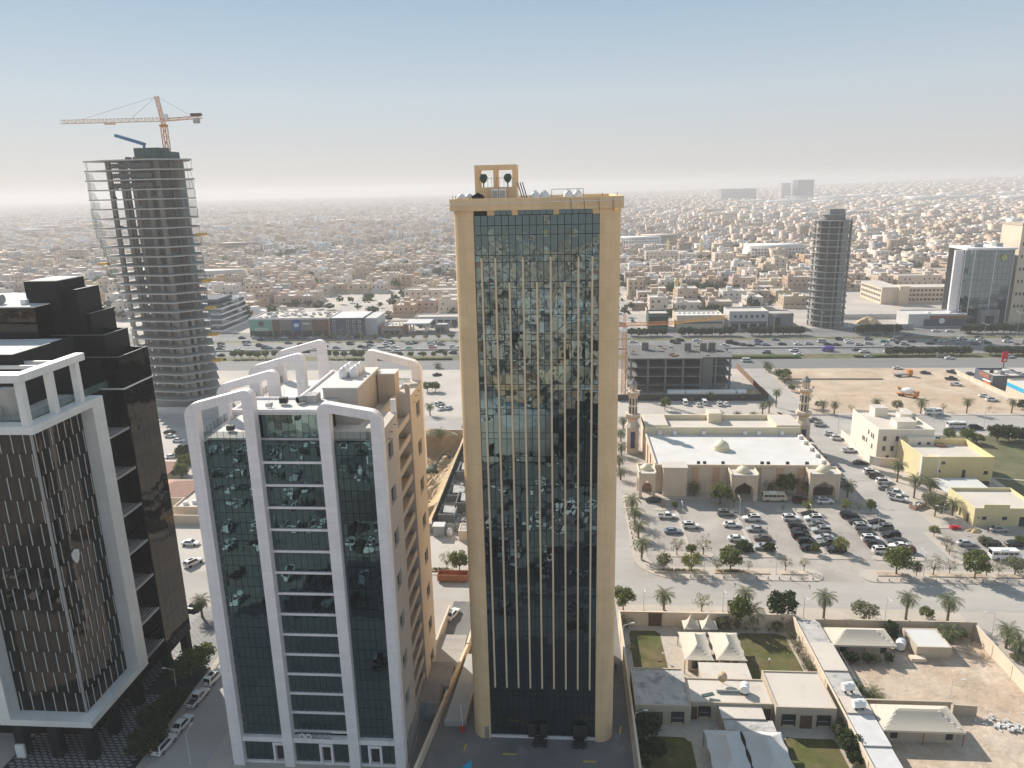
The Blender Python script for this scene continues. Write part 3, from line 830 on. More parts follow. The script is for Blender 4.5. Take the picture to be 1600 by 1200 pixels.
# ---- trees
def leaf_cloud(mb, rnd, cx, cy, cz, rx, ry, rz, n, size, hollow=0.55):
    for _ in range(n):
        while True:
            d = Vector((rnd.gauss(0, 1), rnd.gauss(0, 1), rnd.gauss(0, 1)))
            if d.length > 1e-3:
                break
        d.normalize()
        rr = hollow + (1 - hollow) * rnd.random() ** 0.6
        p = Vector((cx + d.x * rx * rr, cy + d.y * ry * rr, cz + d.z * rz * rr))
        s = size * rnd.uniform(0.6, 1.35)
        a = Vector((rnd.gauss(0, 1), rnd.gauss(0, 1), rnd.gauss(0, 0.7))).normalized()
        b = a.cross(Vector((rnd.gauss(0, 1), rnd.gauss(0, 1), rnd.gauss(0, 1)))).normalized()
        mb.poly([p - a * s - b * s * 0.5, p + a * s * 0.2 - b * s * 0.75, p + a * s + b * s * 0.3, p - a * s * 0.2 + b * s * 0.75])
def tree_kit(kind, seed):
    """unit tree: height 1 scaled later is awkward for leaves, so built at radius 3, height 5"""
    rnd = random.Random(seed)
    tr = MB(); cr = MB()
    Hh, Rr = 5.0, 3.0
    fork = 1.5 if kind not in 'db' else 0.8
    tr.tube((0, 0, 0), (0.08, 0.05, fork), 0.17, 7, 0.12)
    blobs = []
    nb = {'g': 13, 'y': 11, 's': 9, 'o': 12, 'd': 14, 'b': 9}[kind]
    zc0 = fork + (Hh - fork) * 0.52; rv_ = (Hh - fork) * 0.40
    for k in range(nb):
        a = 2 * math.pi * (k * 0.618 + rnd.uniform(-0.06, 0.06)); w_ = -0.75 + 1.7 * (k + 0.5) / nb
        w_ = max(-0.8, min(0.95, w_)); u = math.sqrt(max(0.0, 1 - w_ * w_)) * rnd.uniform(0.75, 1.0)
        z = zc0 + rv_ * w_
        p = Vector((Rr * 0.66 * u * math.cos(a), Rr * 0.66 * u * math.sin(a), z))
        blobs.append(p)
        mid = Vector((p.x * 0.4, p.y * 0.4, fork + (z - fork) * 0.55))
        tr.tube((0.08, 0.05, fork - 0.05), mid, 0.085, 5, 0.05); tr.tube(mid, p, 0.05, 4, 0.02)
    dens = {'g': 105, 'y': 80, 's': 34, 'o': 85, 'd': 120, 'b': 34}[kind]
    sz = {'g': 0.2, 'y': 0.18, 's': 0.14, 'o': 0.17, 'd': 0.2, 'b': 0.13}[kind]
    for p in blobs:
        r = rnd.uniform(0.8, 1.25)
        leaf_cloud(cr, rnd, p.x, p.y, p.z, r, r, r * 0.8, int(dens * r * r), sz, 0.2)
        if kind in 'sb':
            for _ in range(8):
                q = p + Vector((rnd.gauss(0, 0.6), rnd.gauss(0, 0.6), rnd.gauss(0.1, 0.45)))
                tr.tube(p, q, 0.018, 3, 0.008)
    return tr.mesh('trunk', 'bark'), cr.mesh('crown', 'leaf_' + kind)
TREE = {k: [tree_kit(k, 11 * i + ord(k)) for i in range(3)] for k in 'gysodb'}
def place_tree(x, y, r, h, kind, label, group, name='broadleaf_tree', z=0.0):
    rv = random.Random(int(x * 13 + y * 7))
    tr, cr = TREE[kind][rv.randrange(3)]
    o = root(name, (x, y, z), label, 'tree' if h > 2.9 else 'shrub', group, rv.uniform(0, 6.28))
    s = (r / 3.0 * rv.uniform(0.92, 1.08), r / 3.0 * rv.uniform(0.92, 1.08), h / 5.0)
    inst('trunk', tr, o, scale=s); inst('crown', cr, o, scale=s)
    return o
# ---- palms
def palm_kit(seed):
    rnd = random.Random(seed)
    tr = MB()
    prof = []
    for k in range(12):
        z = 4.0 * k / 11
        prof.append((0.26 - 0.05 * k / 11 + (0.035 if k % 2 else 0.0), z))
    tr.lathe(prof, 0, 0, 9)
    cr = MB()
    for k in range(36):
        a = 2 * math.pi * (k * 0.381966) + rnd.uniform(-0.15, 0.15)
        e0 = 1.25 - 1.6 * (k / 35) + rnd.uniform(-0.1, 0.1)
        Lf = rnd.uniform(2.5, 3.3)
        p = Vector((0.12 * math.cos(a), 0.12 * math.sin(a), 3.95)); e = e0
        side = Vector((-math.sin(a), math.cos(a), 0))
        ns = 9
        for s_ in range(ns):
            d = Vector((math.cos(a) * math.cos(e), math.sin(a) * math.cos(e), math.sin(e)))
            q = p + d * (Lf / ns)
            if s_ > 0:
                wl = 0.54 * math.sin(math.pi * (s_ + 1.1) / (ns + 1.6)) + 0.06
                up = side.cross(d).normalized()
                for sg in (-1, 1):
                    for hf in (0.0, 0.5):
                        b0 = p + (q - p) * hf; b1 = p + (q - p) * (hf + 0.3)
                        t = b0 + d * 0.30 + side * sg * wl - Vector((0, 0, 1)) * wl * 0.22 + up * 0.05
                        cr.poly([b0, b1, t])
            cr.tube(p, q, 0.028, 3, 0.02)
            p = q; e -= 0.17 + 0.07 * s_ / ns + (0.08 if e0 < 0.3 else 0)
    sk = MB()
    sk.lathe([(0.2, 3.3), (0.36, 3.7), (0.3, 4.1)], 0, 0, 9)
    return tr.mesh('trunk', 'palm_bark'), cr.mesh('crown', 'leaf_palm'), sk.mesh('crownshaft', 'palm_bark')
PALM = [palm_kit(s) for s in (5, 8, 21)]
def place_palm(x, y, h, label, group, z=0.0):
    rv = random.Random(int(x * 19 + y * 3))
    tr, cr, sk = PALM[rv.randrange(3)]
    o = root('date_palm', (x, y, z), label, 'palm tree', group, rv.uniform(0, 6.28))
    hz = max(0.12, (h - 1.4) / 4.0); s = rv.uniform(0.9, 1.08) * (0.8 if h < 3 else 1.0)
    inst('trunk', tr, o, scale=(1, 1, hz))
    inst('crown', cr, o, (0, 0, 4.0 * hz - 4.0 * s), scale=(s, s, s))
    inst('crownshaft', sk, o, (0, 0, 4.0 * hz - 4.0), scale=(1, 1, 1))
    return o
# ---- lamps
def lamp_parts(h, arm=1.6):
    return [('pole', MB().tube((0, 0, 0.05), (0, 0, h), 0.075, 8, 0.045).mesh('pole', 'pole_white')),
            ('arm', MB().tube((0, 0, h - 0.08), (arm, 0, h + 0.22), 0.04, 6).mesh('arm', 'pole_white')),
            ('lamp_head', MB().obox((arm + 0.25, 0, h + 0.25), (0.75, 0.26, 0.12)).mesh('lamp_head', 'pole_white')),
            ('base', MB().cyl(0, 0, 0, 0.35, 0.14, 8).mesh('base', 'pole_white'))]
LAMP = {}
def place_lamp(x, y, h, deg, label, group, z=0.0, arm=1.6, double=False, name='street_lamp'):
    k = (round(h, 1), arm)
    if k not in LAMP:
        LAMP[k] = lamp_parts(h, arm)
    o = root(name, (x, y, z), label, 'street lamp', group, R(deg))
    for nm, me in LAMP[k]:
        inst(nm, me, o)
    if double:
        for nm, me in LAMP[k][1:3]:
            inst(nm, me, o, rot=(0, 0, math.pi))
    return o

# ================================================================ central beige tower
T = root('office_tower', (-4.15, 104, 0), 'tall beige stone tower with a glass front and thin vertical ribs', 'tower')
MB().prism(rounded(-15.9, -12.9, 104, 131, 2.2, 6, (1, 0, 0, 1)), 0, 86.9).build('pier', 'tower_stone', T)
MB().prism(rounded(4.6, 7.6, 104, 131, 2.2, 6, (0, 1, 1, 0)), 0, 86.9).build('pier', 'tower_stone', T)
MB().box(-12.9, 4.6, 130.4, 130.95, 0, 86.9).build('back_wall', 'tower_stone', T)
MB().box(-12.88, 4.58, 104.9, 105.3, 0.3, 86.8).build('wall_backing', 'mirror_backing', T)
MB().box(-12.88, 4.58, 105.4, 130.3, 86.3, 86.9).build('roof', 'roof_cream', T)
MB().box(-12.9, 4.6, 104.35, 104.9, 0, 0.35).build('threshold', 'white_stone', T)
xs = arange(-12.9, 4.6, 18)
zs = [86.2, 84.8, 83.5]
z = 83.5
k = 0
while z > 8.0:
    z -= 2.82 if k % 2 == 0 else 0.95
    zs.append(z); k += 1
zs += [z - 3.3, 0.42]
panes_front(T, xs, zs[::-1], 104.62, 'glass_teal', gap=0.075, tilt=0.3)
for i in range(9):
    x = xs[1 + 2 * i]
    zt = 76.9 if i in (2, 4, 6) else 80.4
    MB().box(x - 0.13, x + 0.13, 104.1, 104.5, 10.0, zt).build('rib', 'rib_stone', T)
for a, b in ((-10.95, -9.98), (-7.5, -6.7), (-1.76, -0.97), (3.63, 4.6)):
    MB().box(a, b, 104.3, 104.9, 86.2, 86.9).build('lintel_block', 'tower_stone', T)
for a, b in ((-9.98, -7.5), (-6.7, -1.76), (-0.97, 3.63)):
    n = max(2, round((b - a) / 0.95))
    for q in range(n):
        w = (b - a) / n
        inst('pane', pane_mesh(w - 0.07, 0.62, 'glass_teal'), T, (a + w * (q + 0.5) + 4.15, 0.7, 86.55), (R(random.gauss(0, .4)), 0, R(random.gauss(0, .4))))
pp = MB().prism(rounded(-16.15, 7.85, 103.7, 104.35, 0.3, 4, (1, 1, 0, 0)), 86.9, 88.5)
pp.box(-16.15, -15.55, 104.35, 131.2, 86.9, 88.5); pp.box(7.25, 7.85, 104.35, 131.2, 86.9, 88.5); pp.box(-15.55, 7.25, 130.6, 131.2, 86.9, 88.5)
pp.build('parapet', 'tower_stone', T)
MB().tube((-16.7, 103.6, 87.75), (7.9, 103.6, 88.0), 0.06, 5).build('cable', 'white_paint', T)
for x in (-15.6, -15.2, 4.9, 6.9):
    MB().tube((x, 103.9, 88.5), (x, 103.9, 88.95), 0.05, 4).build('spike', 'dark_metal', T)
for x in (0.6, 2.4, 4.4, 6.3):
    MB().tube((x, 103.62, 88.2), (x + 0.1, 103.55, 86.6), 0.03, 4).build('hanging_cable', 'dark_metal', T)
MB().box(-13.9, -13.2, 103.95, 104.02, 0.1, 2.4).build('service_door', 'grey_metal', T)
for a in (-6.6, -4.6, 0.9, 2.0):
    MB().box(a, a + 1.2, 104.2, 104.34, 0.35, 3.0).build('entrance_door', 'dark_metal', T)
# roof penthouse
pe = MB()
pe.box(-13.46, -7.32, 112, 112.5, 86.9, 90.0); pe.box(-13.46, -7.32, 112, 112.5, 92.5, 93.15)
for a, b in ((-13.46, -12.99), (-10.7, -10.35), (-7.9, -7.32)):
    pe.box(a, b, 112, 112.5, 90.0, 92.5)
pe.build('penthouse_front', 'tower_stone', T)
ps = MB()
for a, b in ((-13.46, -12.96), (-7.82, -7.32)):
    ps.box(a, b, 112.5, 117, 86.9, 90.0); ps.box(a, b, 112.5, 117, 92.5, 93.15); ps.box(a, b, 116.4, 117, 90, 92.5)
ps.box(-12.96, -7.82, 116.5, 117, 86.9, 90.0); ps.box(-12.96, -7.82, 116.5, 117, 92.5, 93.15); ps.box(-10.8, -10.3, 116.5, 117, 90, 92.5)
ps.build('penthouse_wall', 'tower_stone', T)
rl = MB()
for k in range(9):
    x = -12.8 + k * 0.6
    rl.tube((x, 112.7, 90.0), (x, 112.7, 91.3), 0.035, 4)
rl.tube((-12.9, 112.7, 91.3), (-7.9, 112.7, 91.3), 0.04, 4)
rl.build('railing', 'dark_metal', T)
for x in (-12.25, -8.65):
    o = root('extract_fan', (x, 112.9, 90.0), 'dark green round fan in the %s opening of the roof penthouse' % ('left' if x < -10 else 'right'), 'fan')
    MB().tube((x, 112.9, 90.0), (x, 112.9, 90.7), 0.1, 6).build('stand', 'dark_metal', o)
    MB().lathe([(0.1, 90.55), (0.42, 90.85), (0.6, 91.3), (0.58, 91.6), (0.35, 91.9), (0.1, 91.85)], x, 112.9, 12).build('housing', 'net_green', o, True)
o = root('plant_cabin', (-12.75, 109, 86.9), 'dark grey pitched-roof cabin on the beige tower roof', 'cabin')
MB().box(-13.5, -11.9, 108.4, 110, 86.9, 88.75).build('wall', 'dark_metal', o)
MB().vprism([(-13.65, 88.75), (-11.75, 88.75), (-12.7, 89.25)], 108.3, 110.1).build('roof', 'black_panel', o)
for i, x in enumerate((-10.3, -9.2)):
    o = root('air_conditioner', (x, 110, 86.9), 'white upright air conditioner before the penthouse, %s one' % ('left' if i == 0 else 'right'), 'air conditioner')
    MB().box(x - 0.48, x + 0.48, 109.6, 110.6, 86.95, 89.75).build('casing', 'white_paint', o)
    MB().box(x - 0.38, x + 0.38, 109.55, 109.6, 88.3, 89.5).build('grille', 'grey_metal', o)
    MB().box(x - 0.4, x + 0.4, 109.7, 110.5, 86.9, 86.95).build('base', 'dark_metal', o)
for i, (x, y, r) in enumerate(((-15.0, 108, 0.62), (-14.2, 110.5, 0.6))):
    o = root('satellite_dish', (x, y, 86.9), 'white satellite dish at the tower roof corner, %s one' % ('outer' if i == 0 else 'inner'), 'dish')
    MB().tube((x, y, 86.9), (x, y, 88.6), 0.06, 5).build('mast', 'grey_metal', o)
    MB().dome(x, y, 88.5, r, 0.7, 14, 5).build('bowl', 'white_paint', o, True)
for i, (x, y) in enumerate(((-4.6, 112), (-3.2, 112.4), (0.3, 114), (1.7, 114.2))):
    o = root('water_tank', (x, y, 86.9), 'white domed water tank on the tower roof, %s from the penthouse' % ('first', 'second', 'third', 'fourth')[i], 'tank')
    MB().lathe([(0.72, 87.0), (0.78, 88.3), (0.62, 88.95), (0.3, 89.25)], x, y, 14).build('body', 'white_paint', o, True)
    MB().cyl(x, y, 89.2, 89.4, 0.26, 10).build('lid', 'white_paint', o)
    MB().cyl(x, y, 86.9, 87.0, 0.8, 14).build('base', 'concrete', o)
for i, (x, y, w, h, mt_, lb) in enumerate(((-1.6, 112.2, 1.0, 1.6, 'tower_stone', 'beige roof hatch box between the water tanks'),
                                       (3.4, 110, 2.6, 0.9, 'tower_stone', 'low beige plinth near the tower roof edge'),
                                       (-6.0, 109, 0.9, 1.1, 'wood_brown', 'brown crate beside the roof penthouse'))):
    o = root('roof_box', (x, y, 86.9), lb, 'roof box')
    MB().box(x - w / 2, x + w / 2, y - 0.6, y + 0.6, 86.9, 86.9 + h).build('body', mt_, o)
    MB().box(x - w / 2 - 0.08, x + w / 2 + 0.08, y - 0.68, y + 0.68, 86.9 + h, 87.0 + h).build('lid', 'roof_cream', o)
o = root('maintenance_frame', (-6.4, 111, 86.9), 'dark sloping steel frame leaning on the roof penthouse', 'frame')
for k in range(3):
    MB().tube((-7.1 + 0.35 * k, 111.5, 90.6), (-6.0 + 0.35 * k, 110.4, 87.0), 0.07, 4).build('strut', 'dark_metal', o)
for i, (x0, x1) in enumerate(((-2.2, 0.1), (0.2, 2.6))):
    o = root('pipe_frame', ((x0 + x1) / 2, 115.5, 86.9), 'thin green pipe frame around the %s pair of roof tanks' % ('left' if i == 0 else 'right'), 'frame')
    for x in (x0, x1):
        MB().tube((x, 115.5, 86.9), (x, 115.5, 89.5), 0.05, 4).build('post', 'net_green', o)
    MB().tube((x0, 115.5, 89.5), (x1, 115.5, 89.5), 0.05, 4).build('rail', 'net_green', o)

# ================================================================ white-framed glass building
W = root('white_office_building', (-40, 96.5, 0), 'glass office building with white stone columns and rooftop arches', 'office building')
YF = 96.5
FL = 3.55
def arch_pts(xa0, xa1, xb0, xb1, za, zb, z0a, z0b, th=1.3, r=1.5):
    """a leaning portal: outer left xa0, right xb1; the beam runs from height za to zb"""
    sl = (zb - za) / (xb1 - xa0)
    out = [(xa0, z0a)]
    for k in range(6):
        a = R(180 - 90 * k / 5); out.append((xa0 + r + r * math.cos(a), za - r + r * math.sin(a) + sl * (r + r * math.cos(a))))
    for k in range(6):
        a = R(90 - 90 * k / 5); out.append((xb1 - r + r * math.cos(a), zb - r + r * math.sin(a) - sl * (r - r * math.cos(a))))
    out += [(xb1, z0b), (xb0, z0b), (xb0, zb - th - sl * (xb1 - xb0)), (xa1, za - th + sl * (xa1 - xa0)), (xa1, z0a)]
    return out
def arch(pts, y0, y1):
    MB().vprism(pts, y0, y1).build('arch', 'white_stone', W)
arch(arch_pts(-54.2, -52.4, -45.6, -44.0, 61.0, 63.6, 0, 0), 96.2, 97.7)
arch(arch_pts(-34.9, -33.2, -27.4, -25.8, 61.6, 60.0, 0, 0), 96.2, 97.7)
for y in (107.5, 119.5, 131.0):
    arch(arch_pts(-54.8, -53.0, -46.4, -44.8, 60.9, 63.6, 0.0, 55.0), y, y + 1.2)
arch(arch_pts(-35.8, -33.9, -27.5, -25.8, 62.9, 60.3, 55.0, 40.0), 125.2, 126.6)
bd = MB()
bd.box(-52.4, -28.6, 98.0, 131, 0, 55.3); bd.build('core', 'mirror_backing', W)
# glazing: two flush side bays and a banded middle bay
zz = [0.4, 4.3]
side_z = []
z = 5.2
while z < 54.5:
    side_z += [z, z + FL * 0.55]; z += FL
side_z += [55.4]
panes_front(W, arange(-52.4, -45.6, 7), side_z, 97.3, 'glass_white_bld', gap=0.07, tilt=0.16, limit=150)
panes_front(W, arange(-33.2, -27.4, 6), side_z, 97.3, 'glass_white_bld', gap=0.07, tilt=0.16, limit=100)
mid_z = []
for k in range(14):
    zb = 9.2 - FL + 0.5 + k * FL
    for q in range(9):
        x = -44.0 + (9.1 / 9) * (q + 0.5)
        h = FL - 0.55
        inst('pane', pane_mesh(9.1 / 9 - 0.06, h, 'glass_white_bld'), W, (x + 40, 97.55 - 96.5, zb + h / 2), (R(random.gauss(0, .14)), 0, R(random.gauss(0, .14))))
    b_ = MB().box(-44.0, -34.9, 97.3, 97.95, zb - 0.36, zb)
    b_.build('floor_band', 'white_stone', W)
    for xx in ((-42.2,), (-37.2,)):
        MB().box(xx[0] - 0.5, xx[0] + 0.5, 97.46, 97.5, zb + 1.0, zb + 1.05).build('opening_sash', 'dark_metal', W)
MB().box(-44.0, -34.9, 97.4, 98.0, 4.2, 55.4).build('bay_backing', 'mirror_backing', W).location.y += 0.62
MB().box(-52.4, -27.4, 96.6, 97.6, 4.35, 5.2).build('base_band', 'white_stone', W)
MB().box(-52.4, -27.4, 96.9, 97.7, 0, 0.4).build('plinth', 'white_stone', W)
panes_front(W, arange(-52.4, -27.4, 22), [0.4, 4.35], 97.2, 'glass_white_bld', gap=0.08, tilt=0.1, limit=30, skip=lambda i, j: i in (4, 5, 11, 12, 18, 19))
for a in (-47.6, -39.9, -31.9):
    fr = MB(); fr.box(a, a + 0.35, 96.75, 97.5, 0.4, 3.6); fr.box(a + 1.85, a + 2.2, 96.75, 97.5, 0.4, 3.6); fr.box(a, a + 2.2, 96.75, 97.5, 3.6, 4.1)
    d_ = fr.build('door_surround', 'white_stone', W)
    MB().box(a + 0.4, a + 1.8, 97.5, 97.6, 0.4, 3.5).build('door', 'dark_metal', d_)
# metal letters and truss leaning on the base band
tr = MB()
for k in range(6):
    tr.tube((-43.2 + k * 0.9, 96.6, 5.3), (-42.3 + k * 0.9, 96.6, 6.5), 0.05, 4); tr.tube((-42.3 + k * 0.9, 96.6, 5.3), (-43.2 + k * 0.9, 96.6, 6.5), 0.05, 4)
tr.tube((-43.2, 96.6, 6.5), (-37.6, 96.6, 6.5), 0.06, 4); tr.tube((-43.2, 96.6, 5.28), (-37.6, 96.6, 5.28), 0.06, 4)
tr.build('sign_truss', 'grey_metal', W)
def ring_letter(x, z, rx, rz_, rr, leg=None):
    m = MB(); n = 14
    for k in range(n):
        a, b = 2 * math.pi * k / n, 2 * math.pi * (k + 1) / n
        m.tube((x + rx * math.cos(a), 96.42, z + rz_ * math.sin(a)), (x + rx * math.cos(b), 96.42, z + rz_ * math.sin(b)), rr, 5)
    if leg:
        m.tube((x + leg, 96.42, z + rz_), (x + leg, 96.42, z - rz_), rr, 5)
    return m
ring_letter(-42.4, 5.75, 0.42, 0.42, 0.12, 0.42).build('sign_letter', 'white_paint', W)
ring_letter(-41.3, 5.75, 0.42, 0.42, 0.12).build('sign_letter', 'white_paint', W)
ring_letter(-36.7, 5.55, 0.25, 0.22, 0.08).build('sign_letter', 'white_paint', W)
# right flank: two bays with recessed windows, a recess with balcony ledges between
win_z = [54.4 - 7.1 * k for k in range(8)]
def flank_bay(y0, y1, wy0, wy1, ztop):
    m = MB()
    m.box(-28.6, -25.8, y0, wy0, 0, ztop); m.box(-28.6, -25.8, wy1, y1, 0, ztop)
    prev = ztop
    for zt in win_z:
        zb = zt - 2.7
        m.box(-28.6, -25.802, wy0, wy1, zt, prev); prev = max(zb, 0)
        if zb <= 0.5:
            break
    m.box(-28.6, -25.802, wy0, wy1, 0, prev)
    wl = m.build('flank_wall', 'tan_wall', W)
    for zt in win_z:
        if zt - 2.7 > 0.5:
            w_ = MB().box(-26.35, -26.25, wy0, wy1, zt - 2.7, zt).build('window', 'window_dark', W)
            fm = MB()
            fm.box(-26.25, -26.2, (wy0 + wy1) / 2 - 0.04, (wy0 + wy1) / 2 + 0.04, zt - 2.7, zt); fm.box(-26.25, -26.2, wy0, wy1, zt - 1.0, zt - 0.93)
            fm.build('window_frame', 'dark_metal', w_)
flank_bay(97.7, 105.6, 99.0, 101.9, 57.3)
flank_bay(115.2, 125.2, 119.6, 122.6, 57.0)
MB().box(-28.62, -28.0, 105.6, 115.2, 0, 57.2).build('recess_wall', 'tan_dark', W)
for k in range(15):
    zb = 3.4 + k * FL
    MB().box(-27.99, -26.3, 105.65, 115.1, zb, zb + 0.18).build('balcony_floor', 'tan_wall', W)
    MB().box(-26.3, -26.05, 105.65, 115.1, zb, zb + 1.0).build('balcony_ledge', 'tan_wall', W)
for (yy, zz_) in ((99.0, 55.2), (100.4, 55.8), (103, 56.1), (117.5, 55.3), (119, 56), (121.5, 56.2)):
    MB().tube((-25.79, yy, zz_), (-25.3, yy, zz_ + 0.06), 0.06, 4).build('spout', 'dark_metal', W)
# roof
MB().box(-52.3, -28.65, 98.02, 130.9, 55.3, 55.62).build('roof_deck', 'roof_white', W)
rb = MB()
rb.box(-46.0, -34.9, 98.3, 104.0, 55.62, 59.3); rb.build('roof_storey', 'mirror_backing', W)
panes_front(W, arange(-44.0, -34.9, 9), [55.65, 59.3], 98.2, 'glass_white_bld', gap=0.06, tilt=0.15, limit=20)
rf = MB()
rf.box(-47.8, -34.2, 97.6, 104.2, 59.3, 59.75); rf.box(-40.4, -36.8, 104.2, 121.0, 59.3, 59.75)
rf.build('roof_slab', 'roof_white', W)
for (a, b, c, d) in ((-47.8, -34.2, 97.6, 97.9), (-47.8, -47.5, 97.9, 104.2), (-47.5, -40.4, 103.9, 104.2), (-40.4, -40.1, 104.2, 121.0)):
    MB().box(a, b, c, d, 59.75, 60.1).build('roof_kerb', 'white_stone', W)
MB().box(-40.3, -36.9, 104.2, 121, 55.62, 59.3).build('roof_wing', 'mirror_backing', W)
MB().box(-36.6, -31.3, 104.4, 117.2, 55.62, 61.2).build('stair_tower', 'tan_wall', W)
MB().box(-36.7, -31.2, 104.3, 117.3, 61.2, 61.45).build('stair_roof', 'roof_white', W)
MB().box(-31.1, -28.2, 115.3, 118.4, 55.0, 60.6).build('lift_shaft', 'tan_dark', W)
MB().box(-31.15, -28.1, 115.25, 118.5, 60.6, 60.85).build('lift_roof', 'roof_white', W)
for (x0, x1, y0, y1) in ((-28.5, -26.6, 98.2, 105.2), (-28.5, -26.6, 115.8, 124.8)):
    MB().box(x0, x1, y0, y1, 56.2, 56.4).build('terrace_floor', 'roof_white', W)
MB().box(-26.6, -25.85, 105.0, 105.55, 57.3, 59.4).build('parapet_post', 'white_stone', W)
MB().box(-26.6, -25.85, 115.25, 115.8, 57.0, 58.9).build('parapet_post', 'tan_wall', W)
def rail(x0, y0, x1, y1, z, n):
    for k in range(n):
        a = Vector((x0 + (x1 - x0) * k / n, y0 + (y1 - y0) * k / n, z)); b = Vector((x0 + (x1 - x0) * (k + 1) / n, y0 + (y1 - y0) * (k + 1) / n, z))
        d = (b - a).normalized() * 0.04
        q = MB().poly([a + d, b - d, b - d + Vector((0, 0, 1.25)), a + d + Vector((0, 0, 1.25))]).build('rail_pane', 'rail_glass', W)
        MB().tube(a, a + Vector((0, 0, 1.35)), 0.035, 4).build('rail_post', 'dark_metal', W)
rail(-52.4, 97.6, -45.6, 97.6, 55.5, 7); rail(-33.2, 97.6, -27.4, 97.6, 55.5, 6)
rail(-53.2, 99, -53.2, 107, 55.5, 7); rail(-53.2, 109.2, -53.2, 119, 55.5, 8); rail(-53.2, 121.2, -53.2, 130.6, 55.5, 8)
rail(-34, 124.6, -27.6, 124.6, 56.4, 6); rail(-46.4, 121.8, -41, 121.8, 55.6, 5)
for i, (dx, dy, r) in enumerate(((-0.9, -1.6, 0.75), (0.7, -1.4, 0.75), (-0.8, 0.1, 0.78), (0.8, 0.3, 0.75), (-0.7, 1.8, 0.75), (0.9, 2.0, 0.7))):
    x, y = -34.2 + dx, 112 + dy
    o = root('water_tank', (x, y, 61.45), 'white water tank atop the tan stair tower, %s row, %s' % (('front', 'middle', 'back')[i // 2], ('outer', 'inner')[i % 2]), 'tank', 'water tanks on the stair tower')
    MB().lathe([(r, 61.45), (r * 1.04, 62.4), (r * 0.75, 62.9), (r * 0.3, 63.15)], x, y, 12).build('body', 'white_paint', o, True)
    MB().cyl(x, y, 63.1, 63.25, 0.2, 8).build('lid', 'white_paint', o)
o = root('roof_duct', (-38.4, 103, 59.75), 'round grey roof duct behind the front right arch', 'duct')
MB().tube((-39.4, 101.2, 60.4), (-38.0, 103.3, 60.4), 0.55, 12).build('pipe', 'grey_metal', o)
MB().box(-38.6, -36.9, 101.9, 104.1, 59.75, 60.9).build('unit', 'concrete_pale', o)
MB().tube((-39.42, 101.17, 60.4), (-39.38, 101.23, 60.4), 0.42, 12).build('mouth', 'black_panel', o)
for i, (x, y, s_) in enumerate(((-50.0, 101, 1.0), (-41.5, 101.2, 1.1), (-43.0, 99.4, 0.8))):
    o = root('roof_unit', (x, y, 55.6 if i == 0 else 59.75), ('dark air unit on the left front terrace of the white building', 'dark air unit in the middle of the white roof', 'small grey aerial stand at the front of the white roof')[i], 'roof unit')
    z0 = o.location.z
    MB().box(x - 0.5 * s_, x + 0.5 * s_, y - 0.4, y + 0.4, z0 + 0.25, z0 + 1.0 * s_).build('casing', 'dark_metal' if i < 2 else 'grey_metal', o)
    for sx in (-0.4, 0.4):
        MB().tube((x + sx * s_, y, z0), (x + sx * s_, y, z0 + 0.3), 0.04, 4).build('foot', 'dark_metal', o)
    MB().tube((x, y, z0 + 0.9), (x + 0.3, y, z0 + 2.3), 0.03, 4).build('aerial', 'grey_metal', o)

# ================================================================ dark glass building with white frame
D = root('dark_office_building', (-90, 105, 0), 'black glass office block framed by a raised white portal', 'office building')
cols = [(-78.2, 96.6), (-84.5, 97.0), (-90.5, 97.0), (-78.2, 102.6), (-78.2, 109.8)]
for x, y in cols:
    MB().box(x - 0.8, x + 0.8, y - 0.8, y + 0.8, 0, 7.3).build('column', 'black_panel', D)
MB().box(-112, -81.5, 101.5, 126, 0, 7.3).build('lobby', 'glass_black', D)
fm = MB()
fm.prism([(-91.9, 94.9), (-76.3, 94.9), (-76.3, 111.5), (-78.6, 111.5), (-78.6, 97.2), (-91.9, 97.2)], 7.3, 8.4)
fm.build('frame_sill', 'white_frame', D)
fm = MB()
fm.prism([(-112, 94.9), (-76.3, 94.9), (-76.3, 111.5), (-78.6, 111.5), (-78.6, 97.2), (-112, 97.2)], 57.1, 58.3)
fm.build('frame_head', 'white_frame', D)
MB().box(-91.9, -90.0, 94.9, 97.2, 8.4, 57.1).build('frame_post', 'white_frame', D)
MB().box(-78.6, -76.3, 108.6, 111.5, 8.4, 57.1).build('frame_post', 'white_frame', D)
MB().box(-112, -78.8, 97.5, 111.2, 7.3, 57.4).build('core', 'mirror_backing', D)
rowz = arange(8.4, 57.1, 13)
panes_front(D, arange(-90.0, -78.4, 6), rowz, 97.2, 'glass_bronze', gap=0.05, tilt=0.15, limit=100)
panes_front(D, arange(97.3, 108.6, 7), rowz, -78.5, 'glass_bronze', gap=0.05, tilt=0.15, limit=120, axis='y')
panes_front(D, arange(-112, -91.9, 10), rowz, 97.2, 'glass_bronze', gap=0.05, tilt=0.15, limit=0)
MB().box(-78.62, -78.3, 97.0, 97.3, 8.4, 57.1).build('corner_post', 'grey_metal', D)
dx = 11.6 / 6; dy = 11.3 / 7
for r in range(13):
    z0, z1 = rowz[r] + 0.08, rowz[r + 1] - 0.08
    for q in range(6):
        x = -90.0 + dx * (q + (0.75 if r % 2 else 0.3))
        MB().box(x - 0.032, x + 0.032, 97.03, 97.15, z0, z1).build('fin', 'white_frame', D)
    for q in range(7):
        y = 97.3 + dy * (q + (0.75 if r % 2 else 0.3))
        if abs(y - 101.2) < 1.3 and 32 < (z0 + z1) / 2 < 37:
            continue
        MB().box(-78.45, -78.34, y - 0.03, y + 0.03, z0, z1).build('fin', 'white_frame', D)
sh = []
